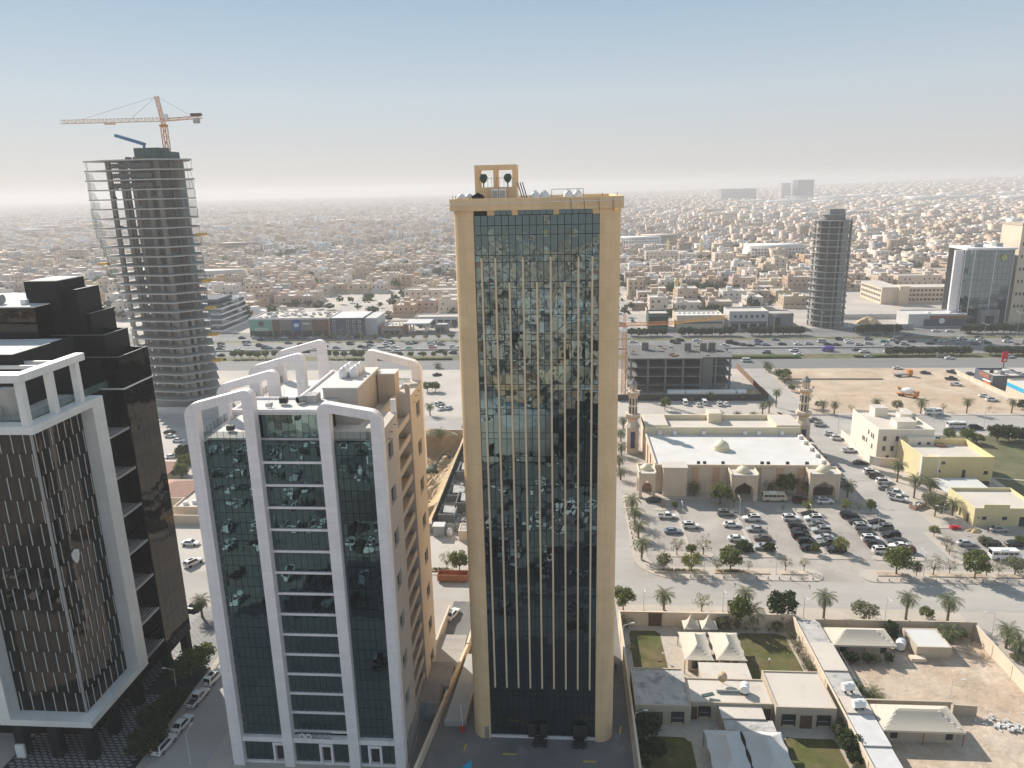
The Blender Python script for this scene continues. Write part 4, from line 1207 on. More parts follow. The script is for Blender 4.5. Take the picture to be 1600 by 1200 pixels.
for (u, v) in ((-0.85, 0.75), (-0.45, 0.95), (0, 1.15), (0.45, 0.95), (0.85, 0.75), (0.8, 0.0), (0.5, -0.7), (0, -1.2), (-0.5, -0.7), (-0.8, 0.0)):
    sh.append((u, v))
em = MB()
n = len(sh); base = [(-78.4, 101.2 + u, 34.5 + v * 1.05) for u, v in sh]; top = [(-78.2, 101.2 + u, 34.5 + v * 1.05) for u, v in sh]
em.v = base + top; em.f = [tuple(range(n, 2 * n)), tuple(range(n - 1, -1, -1))] + [(i, (i + 1) % n, n + (i + 1) % n, n + i) for i in range(n)]
e_ = em.build('shield_emblem', 'sign_white', D)
for (u, v, w, h) in ((0, 0.55, 0.5, 0.08), (-0.2, 0.2, 0.14, 0.14), (0.25, 0.25, 0.2, 0.1), (0.0, -0.1, 0.3, 0.08), (0.15, -0.45, 0.12, 0.16), (-0.2, -0.4, 0.1, 0.1)):
    MB().box(-78.2, -78.18, 101.2 + u - w / 2, 101.2 + u + w / 2, 34.5 + v - h / 2, 34.5 + v + h / 2).build('emblem_mark', 'grey_metal', e_)
# terrace over the portal
MB().box(-112, -78.8, 97.5, 111.2, 58.3, 58.5).build('terrace_floor', 'concrete_pale', D)
def rail_d(a, b, n):
    for k in range(n):
        p = Vector(a) + (Vector(b) - Vector(a)) * (k / n); q = Vector(a) + (Vector(b) - Vector(a)) * ((k + 1) / n)
        d = (q - p).normalized() * 0.03
        MB().poly([p + d, q - d, q - d + Vector((0, 0, 1.2)), p + d + Vector((0, 0, 1.2))]).build('rail_pane', 'rail_glass', D)
rail_d((-112, 97.0, 58.4), (-78.4, 97.0, 58.4), 16); rail_d((-78.4, 97.0, 58.4), (-78.4, 116.5, 58.4), 12)
for y in (95.2, 101.2, 107.2):
    MB().box(-78.0, -77.0, y, y + 0.95, 58.3, 64.8).build('roof_post', 'white_frame', D)
fm = MB(); fm.prism([(-112, 94.7), (-76.7, 94.7), (-76.7, 109.4), (-78.2, 109.4), (-78.2, 96.1), (-112, 96.1)], 64.8, 65.95)
fm.build('roof_frame', 'white_frame', D)
for y in (98.5, 102.5, 105.5):
    MB().box(-88, -78.2, y, y + 0.4, 64.95, 65.5).build('roof_beam', 'white_frame', D)
MB().box(-81.6, -81.0, 96.1, 98.5, 64.9, 65.5).build('roof_beam', 'white_frame', D)
MB().box(-84.6, -82.4, 99.0, 101.0, 58.5, 62.6).build('terrace_cabin', 'concrete_pale', D)
MB().box(-88.5, -83.6, 97.8, 98.9, 58.5, 60.2).build('planter', 'concrete_pale', D)
# rear masses stepping up
MB().box(-112, -84.0, 103.5, 117.8, 58.5, 66.4).build('rear_storey', 'black_panel', D)
MB().box(-112, -84.3, 103.8, 117.6, 66.4, 66.6).build('rear_roof', 'roof_white', D)
MB().box(-112, -84.0, 103.5, 103.8, 66.4, 67.0).build('rear_parapet', 'black_panel', D); MB().box(-84.3, -84.0, 103.8, 117.8, 66.4, 67.0).build('rear_parapet', 'black_panel', D)
MB().box(-112, -90.2, 118.0, 136, 58.0, 71.9).build('upper_block', 'glass_black', D)
MB().box(-112, -90.2, 118.0, 136, 71.9, 72.1).build('upper_roof', 'roof_white', D)
MB().box(-94.3, -88.3, 122.0, 129.5, 60, 75.9).build('roof_tower', 'black_panel', D)
MB().box(-93.9, -88.7, 122.4, 129.1, 75.9, 75.96).build('roof_tower_top', 'roof_white', D)
MB().box(-88.28, -86.0, 123.5, 130, 60, 74.2).build('roof_tower', 'black_panel', D)
def step(x0, x1, y0, y1, z0, z1, ztop):
    m = MB().box(x0, x1, y0, y1, z0, z1)
    m.box(x0, x1, y0, y0 + 0.3, z1, ztop); m.box(x1 - 0.3, x1, y0 + 0.3, y1, z1, ztop); m.box(x0, x1 - 0.3, y1 - 0.3, y1, z1, ztop)
    b_ = m.build('stepped_block', 'black_panel', D)
    MB().tube((x0, y0, ztop + 0.03), (x1, y0, ztop + 0.03), 0.06, 4).build('edge_trim', 'grey_metal', D)
    MB().tube((x1, y0, ztop + 0.03), (x1, y1, ztop + 0.03), 0.06, 4).build('edge_trim', 'grey_metal', D)
step(-96, -76.7, 118.0, 127.0, 4.2, 61.8, 63.2)
step(-96, -80.6, 121.0, 128.2, 60.0, 65.2, 66.5)
step(-96, -85.2, 125.0, 132.2, 60.0, 68.2, 69.7)
panes_front(D, arange(118.1, 127.0, 5), arange(4.3, 63.0, 16), -76.62, 'glass_black', gap=0.05, tilt=0.2, limit=80, axis='y')
panes_front(D, arange(-79.9, -76.8, 2), arange(4.3, 63.0, 16), 117.92, 'glass_black', gap=0.05, tilt=0.2, limit=40)
MB().box(-96, -76.4, 117.7, 117.85, 57.5, 57.75).build('light_band', 'white_frame', D); MB().box(-76.55, -76.4, 117.85, 127.1, 57.5, 57.75).build('light_band', 'white_frame', D)
MB().box(-78.2, -76.8, 118.0, 119.6, 0, 4.2).build('column', 'black_panel', D); MB().box(-78.2, -76.8, 125.2, 126.9, 0, 4.2).build('column', 'black_panel', D)
MB().box(-90, -81, 111.2, 118, 0, 58.4).build('recess_wall', 'black_panel', D)
for zb in (50.6, 43.2, 36.2, 29.0, 22.0, 15.0, 8.2):
    for k in range(7):
        x = -80.9 + k * 0.6
        MB().box(x, x + 0.22, 111.6, 117.6, zb, zb + 0.16).build('shade_slat', 'grey_metal', D)
    MB().box(-76.75, -76.5, 111.6, 117.6, zb - 0.12, zb + 0.28).build('shade_edge', 'grey_metal', D)
MB().tube((-100.5, 121, 73.0), (-98.0, 121, 73.0), 0.85, 14).build('roof_pipe', 'grey_metal', D)
MB().box(-94.2, -93.2, 120.2, 121.0, 72.1, 73.0).build('air_conditioner', 'white_paint', D)
o = root('light_box_sign', (-90.2, 95.9, 0), 'blank white light box beneath the white portal', 'sign')
MB().box(-91.1, -89.6, 95.7, 96.1, 0.3, 2.7).build('panel', 'sign_white', o)
MB().box(-90.9, -89.8, 95.8, 96.0, 0, 0.3).build('base', 'dark_metal', o)

# ================================================================ concrete tower under construction, left
U = root('unfinished_tower', (-173, 306, 0), 'bare concrete tower under construction with projecting floor slabs', 'tower')
SL = 3.85
cen = Vector((-174.0, 309.0))
def slab_poly(k, grow=0.0):
    t = k / 27
    left = -186.5 - 12.5 * min(1, max(0.0, (t - 0.22) / 0.5)) - grow
    return [(left, 304.0), (-186.0, 297.6 - grow), (-164.0, 294.2 - grow), (-152.8 + grow, 304.0), (-162.0, 320.0), (-187.0, 324.5)]
colpos = [(-189.5, 304.5), (-183.5, 303.5), (-178.0, 302.6), (-171.5, 301.2), (-166.0, 299.5), (-161.2, 306.5), (-163.6, 315), (-185.5, 321.5), (-176, 319.5), (-167, 317.5), (-187.5, 313)]
rnd = random.Random(5)
for k in range(1, 28):
    z = SL * k
    MB().prism(slab_poly(k, rnd.uniform(-0.3, 0.3) + (0.5 if k > 24 else 0)), z - 0.5, z).build('floor_slab', 'concrete_pale', U)
    MB().box(-162.4, -161.9, 304.2, 314.0, z - SL + 0.05, z - 0.65).build('inner_wall', 'concrete', U)
for (x, y) in colpos:
    MB().box(x - 0.85, x + 0.85, y + 0.6, y + 1.9, 0, SL * 27 - 0.4).build('column', 'concrete_pale', U)
co = MB(); co.box(-179.5, -163.0, 304.0, 316, 0, SL * 27 + 0.3)
co.build('core', 'concrete', U)
MB().box(-176, -165.5, 303, 312, SL * 27, SL * 27 + 4.6).build('core_formwork', 'net_green', U)
MB().box(-165.4, -161.5, 304, 312, SL * 27, SL * 27 + 3.0).build('core_formwork', 'net_green', U)
MB().box(-184, -160.5, 299.5, 321, 0, 4.0).build('podium', 'concrete_pale', U)
for k in range(27):
    z = SL * k
    if k < 10:
        for (a, b, c, d) in ((-161.5, -161.1, 303.0, 305.2), (-162.0, -161.6, 308.5, 312.5), (-165.0, -162.4, 301.6, 302.0)):
            MB().box(a, b, c, d, z + 0.05, z + 3.3).build('infill_panel', 'block_white', U)
    if k < 14:
        MB().box(-169.8, -166.0, 302.2, 302.6, z + 0.05, z + 3.3).build('infill_panel', 'concrete_pale', U)
for k in (5, 8, 11, 14, 16, 19):
    z = SL * k
    sx = 1 if k != 16 else -1
    p = slab_poly(k)
    q = p[3] if sx > 0 else p[0]
    MB().obox((q[0] + (0.8 if sx > 0 else -0.8), q[1] - 1.0, z + 0.5), (3.8, 3.0, 0.9)).build('loading_platform', 'platform_yellow', U)
# scaffold poles and safety net frames on the upper left
for k in range(9, 27):
    z = SL * k
    p = slab_poly(k); lx, ly = p[0]; lx += 0.4
    for j, u in enumerate((0.0, 0.06, 0.13)):
        x = lx + (p[1][0] - lx) * u; y = ly + (p[1][1] - ly) * u
        if rnd.random() < (0.9 if k > 23 else 0.65):
            MB().tube((x, y, z), (x + rnd.uniform(-0.6, 0.6), y, z + SL - 0.42), 0.07, 4).build('scaffold_pole', 'dark_metal', U)
    x, y = p[3]
    for u in (0.0, 0.1, 0.2, 0.32):
        xx = x + (p[2][0] - x) * u - 0.5; yy = y + (p[2][1] - y) * u + 0.2
        if rnd.random() < (0.95 if k > 23 else 0.6):
            MB().tube((xx, yy, z), (xx + rnd.uniform(-0.8, 0.8), yy, z + SL - 0.42), 0.07, 4).build('scaffold_pole', 'dark_metal', U)
for k in (24, 25, 26):
    z = SL * k; p = slab_poly(k)[1:]
    for u in range(26):
        f = u / 25; x = p[0][0] + (p[1][0] - p[0][0]) * f; y = p[0][1] + (p[1][1] - p[0][1]) * f
        MB().tube((x, y + 0.3, z), (x, y + 0.3, z + SL - 0.42), 0.055, 4).build('scaffold_pole', 'dark_metal', U)
    MB().obox(((p[0][0] + p[1][0]) / 2, (p[0][1] + p[1][1]) / 2 + 1.6, z + 1.4), (18, 0.3, 1.9), math.atan2(p[1][1] - p[0][1], p[1][0] - p[0][0])).build('formwork_panel', 'concrete_dark', U)
for i in range(22):
    k = rnd.choice((20, 21, 22, 23, 24, 27, 27, 27)); p = slab_poly(k)[1:]
    f = rnd.random(); x = p[0][0] + (p[1][0] - p[0][0]) * f; y = p[0][1] + (p[1][1] - p[0][1]) * f + rnd.uniform(0.8, 4)
    MB().obox((x, y, SL * k + 0.45), (rnd.uniform(0.8, 2.4), 1.0, 0.9), rnd.uniform(0, 3)).build('material_pile', rnd.choice(('concrete_dark', 'wood_brown', 'dark_metal')), U)
for k in range(13, 26):
    p = slab_poly(k); z = SL * k; lx, ly = p[0]
    if rnd.random() < 0.8:
        MB().poly([(lx - 0.1, ly, z - 0.6), (lx + 5.5, ly - 2.2, z - 0.6), (lx + 5.5 + rnd.uniform(-1.5, 1), ly - 2.2, z + SL - 1.2), (lx + rnd.uniform(-0.6, 0.6), ly, z + SL - 0.7)]).build('safety_net', 'sheer_net', U)
    rx, ry = p[3]
    if rnd.random() < 0.6:
        MB().poly([(rx - 4.5, ry - 3.6, z), (rx, ry, z), (rx + rnd.uniform(-0.5, 0.5), ry, z + SL - 0.7), (rx - 4.5, ry - 3.6, z + SL - 0.7)]).build('safety_net', 'sheer_net', U)
# blue placing boom on top
o = root('placing_boom', (-176, 304, SL * 27), 'blue concrete placing boom on top of the unfinished tower', 'boom')
zt = SL * 27
MB().tube((-172, 304.2, zt + 4.6), (-172, 304.2, zt + 6.4), 0.5, 8).build('mast', 'pump_blue', o)
for off in (-0.55, 0.55):
    MB().tube((-171.5, 304 + off, zt + 6.0), (-183.0, 304 + off, zt + 9.6), 0.62, 6).build('arm', 'pump_blue', o)
MB().tube((-183.0, 303.4, zt + 9.6), (-183.0, 304.6, zt + 9.6), 0.65, 6).build('hinge', 'pump_blue', o)
# tower crane on top
C1 = root('tower_crane', (-166.6, 313.5, 0), 'orange tower crane with a long horizontal jib above the unfinished tower', 'crane')
zc = 119.8
MB().lattice((-167.4, 313.5, SL * 27 - 4), (-167.4, 313.5, zc - 2), 2.0, 8, 0.16).build('mast', 'crane_orange', C1)
MB().box(-168.7, -166.2, 312.3, 314.7, zc - 2.6, zc - 1.6).build('slewing_ring', 'crane_orange', C1)
MB().lattice((-167.4, 313.5, zc - 1.6), (-168.9, 313.5, zc + 9.6), 1.2, 6, 0.12).build('tower_head', 'crane_orange', C1)
MB().lattice((-168.2, 313.5, zc + 0.4), (-212.1, 313.5, zc + 0.6), 1.5, 26, 0.11, True).build('jib', 'crane_pale', C1)
MB().lattice((-166.7, 313.5, zc + 0.2), (-150.5, 313.5, zc + 0.9), 1.0, 8, 0.13).build('counter_jib', 'crane_orange', C1)
MB().box(-154.2, -151.9, 312.7, 314.3, zc - 1.5, zc + 0.3).build('counterweight', 'concrete_pale', C1)
MB().box(-155.1, -150.7, 312.8, 314.2, zc + 1.4, zc + 2.4).build('winch', 'dark_metal', C1)
MB().box(-166.6, -164.9, 312.1, 313.5, zc + 0.4, zc + 2.4).build('cab', 'white_paint', C1)
for (a, b) in (((-169.0, 313.5, zc + 9.4), (-202.7, 313.5, zc + 1.4)), ((-169.0, 313.5, zc + 9.4), (-180.8, 313.5, zc + 1.4)), ((-168.8, 313.5, zc + 9.4), (-155.2, 313.5, zc + 1.6))):
    MB().tube(a, b, 0.07, 4).build('tie_rod', 'grey_metal', C1)
MB().box(-192.8, -188.6, 312.7, 314.3, zc - 1.0, zc - 0.5).build('trolley', 'crane_pale', C1)

# ================================================================ round concrete tower, right
Q = root('round_tower', (165.0, 479, 0), 'unfinished round concrete tower with white floor rings', 'tower')
for k in range(1, 18):
    z = 66.0 * k / 17
    MB().cyl(165.0, 479, z - 0.42, z, 11.6, 36).build('floor_ring', 'concrete_pale', Q)
for k in range(12):
    a = R(-90 + 30 * k)
    MB().obox((165.0 + 10.6 * math.cos(a), 479 + 10.6 * math.sin(a), 33), (0.8, 0.9, 65.6), a).build('column', 'concrete', Q)
MB().cyl(165.0, 479, 0, 66, 8.6, 24).build('core', 'concrete_dark', Q)
MB().box(167.3, 171.1, 468.9, 476, 0, 65.5).build('shaft_wall', 'concrete', Q)
MB().lathe([(6.6, 66), (6.6, 69.2)], 165.0, 479, 24).build('crown_wall', 'concrete', Q)
MB().box(160.7, 169.9, 474.5, 482, 66, 72.6).build('crown_block', 'concrete', Q)
MB().cyl(165.0, 479, 69.2, 69.6, 7.4, 24).build('crown_ring', 'concrete_pale', Q)
for k in range(16):
    a = 2 * math.pi * k / 16
    MB().tube((165.0 + 10.6 * math.cos(a), 479 + 10.6 * math.sin(a), 66), (165.0 + 10.6 * math.cos(a), 479 + 10.6 * math.sin(a), 67.2), 0.15, 4).build('parapet_post', 'concrete', Q)

# ================================================================ curved glass office and pale tower, right
V = root('glass_office_tower', (260.5, 478, 0), 'blue glass office tower with white vertical ribs and a yellow diamond emblem', 'tower')
pts = [(246.5, 480), (251.5, 478.6), (257.5, 478.0), (263.5, 478.0), (269.5, 478.6), (275.5, 480), (275.5, 500), (246.5, 500)]
MB().prism([(p[0] * 1.0, p[1] + 0.4) for p in pts], 0, 46.2).build('core', 'mirror_backing', V)
front = pts[:6]
for i in range(5):
    (xa, ya), (xb, yb) = front[i], front[i + 1]
    a = math.atan2(yb - ya, xb - xa); L_ = math.hypot(xb - xa, yb - ya)
    for r in range(12):
        z0 = 2 + r * 3.68
        for q in range(2):
            f = (q + 0.5) / 2
            inst('pane', pane_mesh(L_ / 2 - 0.12, 3.55, 'glass_blue'), V, (xa + (xb - xa) * f - 260.5, ya + (yb - ya) * f - 478, z0 + 1.84), (R(random.gauss(0, .3)), 0, a + R(random.gauss(0, .3))))
for (x, y) in (front[0], front[1], front[3], front[5]):
    MB().box(x - 0.18, x + 0.18, y - 0.4, y + 0.1, 0, 46.8).build('rib', 'white_stone', V)
cp = [(246.3, 2.0), (252.1, 2.0), (253.7, 10), (254.3, 20), (253.9, 32), (252.3, 42), (251.1, 46), (246.3, 46)]
MB().vprism([(p[0] - 5.2, p[1]) for p in cp][::-1], 480.8, 482.5).build('curved_panel', 'white_stone', V)
MB().box(246.1, 275.9, 477.6, 500.4, 46.2, 47.4).build('parapet', 'white_stone', V)
MB().box(253.5, 258.5, 484, 489, 47.4, 49.4).build('roof_unit', 'grey_metal', V); MB().box(267.5, 271.5, 486, 491, 47.4, 49.6).build('roof_unit', 'grey_metal', V)
d_ = MB(); d_.v = [(268.7, 477.9, 43.6), (270.5, 477.9, 41.4), (268.7, 477.9, 39.2), (266.9, 477.9, 41.4)]; d_.f = [(0, 1, 2, 3)]
e_ = d_.build('diamond_emblem', 'sign_yellow', V)
d2 = MB(); d2.v = [(268.7, 477.86, 42.5), (269.6, 477.86, 41.4), (268.7, 477.86, 40.3), (267.8, 477.86, 41.4)]; d2.f = [(0, 1, 2, 3)]
d2.build('emblem_centre', 'shop_green', e_)
MB().box(257.5, 268.5, 473.5, 478, 0, 9.5).build('entrance_block', 'concrete', V)
MB().box(260.5, 265.5, 473.3, 473.6, 0.2, 6).build('entrance_opening', 'window_dark', V)
X = root('pale_apartment_tower', (295.0, 492, 0), 'pale apartment tower with small dark windows at the picture edge', 'tower')
MB().box(281.5, 310.0, 486, 508, 0, 60).build('wall', 'cream_wall', X)
MB().box(281.2, 310.3, 485.7, 508.3, 60, 61.2).build('parapet', 'tan_dark', X)
MB().box(289.5, 294.0, 484.6, 486, 0, 64).build('stair_tower', 'cream_wall', X)
for r in range(14):
    for x in (283.2, 285.4, 287.6, 295.6, 298.0, 300.6):
        if r % 2 or x > 290.0:
            MB().box(x, x + 1.1, 485.9, 486.05, 5 + r * 3.9, 6.9 + r * 3.9).build('window', 'window_dark', X)

# ================================================================ mosque
M = root('mosque', (50, 208, 0), 'cream flat-roofed mosque hall with domed porches beside the car park', 'mosque')
MB().box(26.4, 77.0, 208.4, 238.2, 0, 8.3).build('prayer_hall', 'mosque_wall', M)
MB().box(26.8, 76.6, 208.8, 238.0, 8.3, 8.5).build('roof', 'roof_white', M)
pr = MB(); pr.box(26.2, 77.2, 208.2, 208.7, 8.3, 9.1); pr.box(26.2, 26.7, 208.7, 238.2, 8.3, 9.3); pr.box(76.7, 77.2, 208.7, 238.2, 8.3, 9.3)
pr.build('parapet', 'mosque_wall', M)
bk = MB(); bk.box(26.2, 77.2, 238.2, 251, 0, 9.6); bk.build('rear_hall', 'mosque_wall', M)
bp = MB(); bp.box(26.2, 77.2, 237.6, 238.2, 8.5, 11.0); bp.box(26.2, 77.2, 250.4, 251, 9.6, 11.3); bp.box(26.2, 26.8, 238.2, 250.4, 9.6, 11.2); bp.box(76.6, 77.2, 238.2, 250.4, 9.6, 11.2)
bp.build('rear_parapet', 'mosque_bounce_yellow', M)
MB().box(26.9, 76.5, 238.3, 250.3, 9.6, 9.7).build('rear_roof', 'roof_cream', M)
for (a, b, c, d, h) in ((26.2, 34, 238.4, 250.0, 11.4), (69.5, 77.4, 238.4, 250.0, 11.4), (48.8, 53.2, 246.5, 252.2, 13.0)):
    MB().box(a, b, c, d, 9.7, h).build('corner_block', 'mosque_bounce_yellow', M)
    MB().box(a + 0.3, b - 0.3, c + 0.3, d - 0.3, h, h + 0.05).build('corner_roof', 'roof_cream', M)
for x in (30.5, 35.5, 45.0, 58.5, 63.0, 70.5):
    MB().box(x, x + 1.2, 236.6, 237.58, 8.6, 9.9).build('air_conditioner', 'white_paint', M)
for y in (211, 216.5, 222, 228, 233):
    MB().box(75.4, 76.6, y, y + 1.2, 8.6, 9.6).build('air_conditioner', 'white_paint', M)
for (x, y) in ((38.8, 209.4), (40.6, 209.4), (46.0, 209.4), (57.4, 209.4), (59.2, 209.4), (64.8, 209.4), (70.4, 209.4)):
    MB().box(x, x + 0.9, y, y + 0.8, 8.5, 9.5).build('vent', 'dark_metal', M)
for x in (37.2, 43.4, 55.6, 61.8, 68.0):
    MB().box(x, x + 1.9, 208.15, 208.4, 0, 8.29).build('pilaster', 'mosque_trim', M)
for y in (212, 220, 228, 236):
    MB().box(26.1, 26.4, y, y + 1.8, 0, 8.29).build('pilaster', 'mosque_trim', M); MB().box(77.0, 77.3, y, y + 1.8, 0, 8.29).build('pilaster', 'mosque_trim', M)
MB().box(28.4, 35.4, 205.6, 208.15, 0, 8.6).build('ablution_block', 'mosque_wall', M)
MB().box(28.2, 35.6, 205.4, 210.5, 8.6, 9.2).build('ablution_roof', 'roof_cream', M)
def porch(x0, x1, y0, y1, h, dr, front_open=True, side_open=True):
    t = 0.7
    # four corner piers, pointed-arch panels between them
    for (a, b) in ((x0, y0), (x1 - t, y0), (x0, y1 - t), (x1 - t, y1 - t)):
        MB().box(a, a + t, b, b + t, 0, h).build('porch_pier', 'mosque_wall', M)
    def arch_panel(u0, u1, fixed, axis):
        mid = (u0 + u1) / 2; hw = (u1 - u0) / 2 * 0.86
        zs_, za = h * 0.42, h * 0.72
        pts = [(u0, h), (u0, 0.0), (mid - hw, 0.0), (mid - hw, zs_)]
        for k in range(1, 6):
            f = k / 6; pts.append((mid - hw * math.cos(f * math.pi / 2) ** 1.0 * (1 - f * 0.0), zs_ + (za - zs_) * f ** 0.8))
        pts += [(mid, za + 0.25)]
        for k in range(5, 0, -1):
            f = k / 6; pts.append((mid + hw * math.cos(f * math.pi / 2), zs_ + (za - zs_) * f ** 0.8))
        pts += [(mid + hw, zs_), (mid + hw, 0.0), (u1, 0.0), (u1, h)]
        m = MB().vprism(pts, 0, 0.45)
        if axis == 'x':
            m.v = [(a, fixed + b, c) for a, b, c in m.v]
        else:
            m.v = [(fixed + b, a, c) for a, b, c in m.v]
        m.build('porch_arch', 'mosque_wall', M)
    arch_panel(x0 + t, x1 - t, y0 + 0.1, 'x')
    arch_panel(y0 + t, y1 - t, x0 + 0.1, 'y'); arch_panel(y0 + t, y1 - t, x1 - 0.55, 'y')
    MB().box(x0 - 0.15, x1 + 0.15, y0 - 0.15, y1 + 0.15, h, h + 0.5).build('porch_roof', 'roof_cream', M)
    cx, cy_ = (x0 + x1) / 2, (y0 + y1) / 2
    pm = MB(); pm.box(x0 - 0.15, x1 + 0.15, y1 - 0.25, y1 + 0.15, h + 0.5, h + 1.0); pm.box(x0 - 0.15, x0 + 0.2, y0 - 0.15, y1 - 0.25, h + 0.5, h + 0.9); pm.box(x1 - 0.2, x1 + 0.15, y0 - 0.15, y1 - 0.25, h + 0.5, h + 0.9)
    pm.build('porch_parapet', 'mosque_bounce_yellow', M)
    d_ = MB().dome(cx, cy_, h + 0.5, dr, dr * 0.82, 20, 7, 0.25).build('porch_dome', 'dome', M, True)
    MB().tube((cx, cy_, h + 0.5 + dr * 0.82), (cx, cy_, h + 1.5 + dr * 0.82), 0.06, 5).build('finial', 'dome', d_)
porch(47.6, 55.2, 202.8, 208.1, 7.6, 2.0)
porch(21.2, 26.0, 204.2, 211.0, 7.4, 1.8)
porch(70.0, 78.6, 203.6, 208.1, 7.8, 2.0)
MB().box(47.9, 54.9, 208.06, 208.14, 0, 4.6).build('entrance_door', 'brown_door', M)
MB().box(21.6, 25.6, 210.2, 210.6, 0, 2.4).build('low_wall', 'tile_red', M)
MB().box(70.6, 78.0, 207.3, 207.6, 0, 2.4).build('low_wall', 'brown_door', M)
dm = MB().lathe([(2.5, 8.5), (2.5, 9.2), (2.25, 9.4)], 48.6, 223, 24).build('dome_drum', 'mosque_bounce_yellow', M)
d_ = MB().dome(48.6, 223, 9.4, 2.4, 2.0, 24, 8, 0.35).build('main_dome', 'dome', M, True)
MB().tube((48.6, 223, 11.6), (48.6, 223, 12.9), 0.07, 5).build('finial', 'dome', d_)
def minaret(x, y, h, label):
    N_ = root('minaret', (x, y, 0), label, 'minaret')
    MB().box(x - 2.0, x + 2.0, y - 2.0, y + 2.0, 0, 9.5).build('base', 'mosque_wall', N_)
    MB().box(x - 0.7, x + 0.7, y - 2.06, y - 2.0, 2.0, 8.0).build('blue_window', 'blue_glass_tile', N_)
    MB().box(x - 0.95, x - 0.7, y - 2.1, y - 2.0, 1.8, 8.4).build('window_jamb', 'mosque_trim', N_); MB().box(x + 0.7, x + 0.95, y - 2.1, y - 2.0, 1.8, 8.4).build('window_jamb', 'mosque_trim', N_)
    s8 = math.pi / 8
    MB().lathe([(2.75, 9.5), (1.85, 11.0), (1.85, 12.2)], x, y, 8, s8).build('shoulder', 'mosque_wall', N_)
    MB().lathe([(1.85, 12.2), (2.7, 13.0), (2.7, 13.3)], x, y, 8, s8).build('balcony', 'mosque_trim', N_)
    MB().lathe([(2.6, 13.3), (2.6, 14.1)], x, y, 8, s8).build('balcony_rail', 'mosque_wall', N_)
    MB().lathe([(1.55, 13.3), (1.5, 20.2)], x, y, 8, s8).build('shaft', 'mosque_wall', N_)
    for k in range(8):
        a = 2 * math.pi * k / 8
        for z0 in (14.2, 17.3):
            MB().obox((x + 1.44 * math.cos(a), y + 1.44 * math.sin(a), z0 + 1.25), (0.12, 0.55, 2.3), a).build('slit_window', 'window_dark', N_)
    MB().lathe([(1.5, 20.2), (2.35, 21.0), (2.35, 21.3)], x, y, 8, s8).build('balcony', 'mosque_trim', N_)
    MB().lathe([(2.25, 21.3), (2.25, 22.0)], x, y, 8, s8).build('balcony_rail', 'mosque_wall', N_)
    for k in range(8):
        a = 2 * math.pi * k / 8 + s8
        MB().tube((x + 1.1 * math.cos(a), y + 1.1 * math.sin(a), 21.3), (x + 1.1 * math.cos(a), y + 1.1 * math.sin(a), 24.4), 0.17, 5).build('lantern_post', 'mosque_wall', N_)
    MB().cyl(x, y, 21.3, 24.4, 0.5, 8).build('lantern_core', 'tan_dark', N_)
    MB().lathe([(1.6, 24.4), (1.5, 24.7), (0.5, 26.0), (0.08, 26.4)], x, y, 8, s8).build('cap', 'concrete', N_)
    MB().tube((x, y, 26.3), (x, y, 27.9), 0.07, 5).build('finial', 'dome', N_)
    for (dx, dy) in ((2.0, -0.6), (-1.9, -0.9)):
        MB().tube((x + dx, y + dy, 22.4), (x + dx * 1.3, y + dy * 1.3, 22.5), 0.22, 6, 0.4).build('loudspeaker', 'grey_metal', N_)
minaret(22.6, 243.5, 27.5, 'cream minaret beside the beige tower, at the far end of the mosque')
minaret(80.6, 246.5, 27.5, 'cream minaret between the mosque hall and the dirt lot')

# ================================================================ concrete frame under construction behind the mosque
B = root('unfinished_block', (50, 318, 0), 'low dark concrete building frame under construction behind black hoarding', 'building')
for k in range(1, 5):
    z = 4.0 * k
    MB().box(27.5, 59.5 if k < 5 else 58, 318, 346, z - 0.4, z).build('floor_slab', 'concrete_dark', B)
    MB().box(59.5, 72.5, 320, 346, z - 0.4, z + 0.02).build('floor_slab', 'concrete_dark', B)
for x in (28.3, 35.8, 43.4, 51.0, 58.6, 65.5, 71.6):
    for y in (318.6 if x < 60 else 320.6, 330, 345):
        MB().box(x - 0.4, x + 0.4, y - 0.4, y + 0.4, 0, 15.6).build('column', 'concrete_dark', B)
MB().box(59.6, 64.2, 320.1, 320.5, 0, 15.5).build('shear_wall', 'concrete_dark', B)
MB().box(28, 58, 332, 332.4, 0, 15.5).build('inner_wall', 'concrete_dark', B)
for (x, y) in ((36, 336), (55, 334), (62, 334), (66, 335)):
    MB().box(x - 1.5, x + 1.5, y - 1.5, y + 1.5, 16, 19.6).build('stair_stub', 'concrete_dark', B)
rnd = random.Random(9)
for k in range(60):
    x = rnd.uniform(28, 72); y = rnd.uniform(321, 345)
    MB().tube((x, y, 16), (x + rnd.uniform(-.2, .2), y, 16 + rnd.uniform(0.8, 2.0)), 0.05, 3).build('rebar', 'wood_brown', B)
for k in range(14):
    x = rnd.uniform(29, 70); y = rnd.uniform(322, 344)
    MB().obox((x, y, 16.25), (rnd.uniform(1, 4), rnd.uniform(0.6, 1.6), 0.5), rnd.uniform(0, 3)).build('material_pile', rnd.choice(('concrete', 'wood_brown', 'concrete_dark')), B)
def fence(name, pts, h, mt, label, cat, step=3.0, t=0.12, post='dark_metal'):
    o = root(name, (pts[0][0], pts[0][1], 0), label, cat)
    for (a, b) in zip(pts[:-1], pts[1:]):
        a = Vector((*a, 0)); b = Vector((*b, 0)); L_ = (b - a).length; n = max(1, round(L_ / step)); d = (b - a) / n
        ang = math.atan2(d.y, d.x)
        for k in range(n):
            c = a + d * (k + 0.5)
            MB().obox((c.x, c.y, h / 2), (d.length - 0.04, t, h), ang).build('panel', mt, o)
            c = a + d * k
            MB().obox((c.x, c.y, h / 2 + 0.05), (0.12, t + 0.08, h + 0.1), ang).build('post', post, o)
    return o
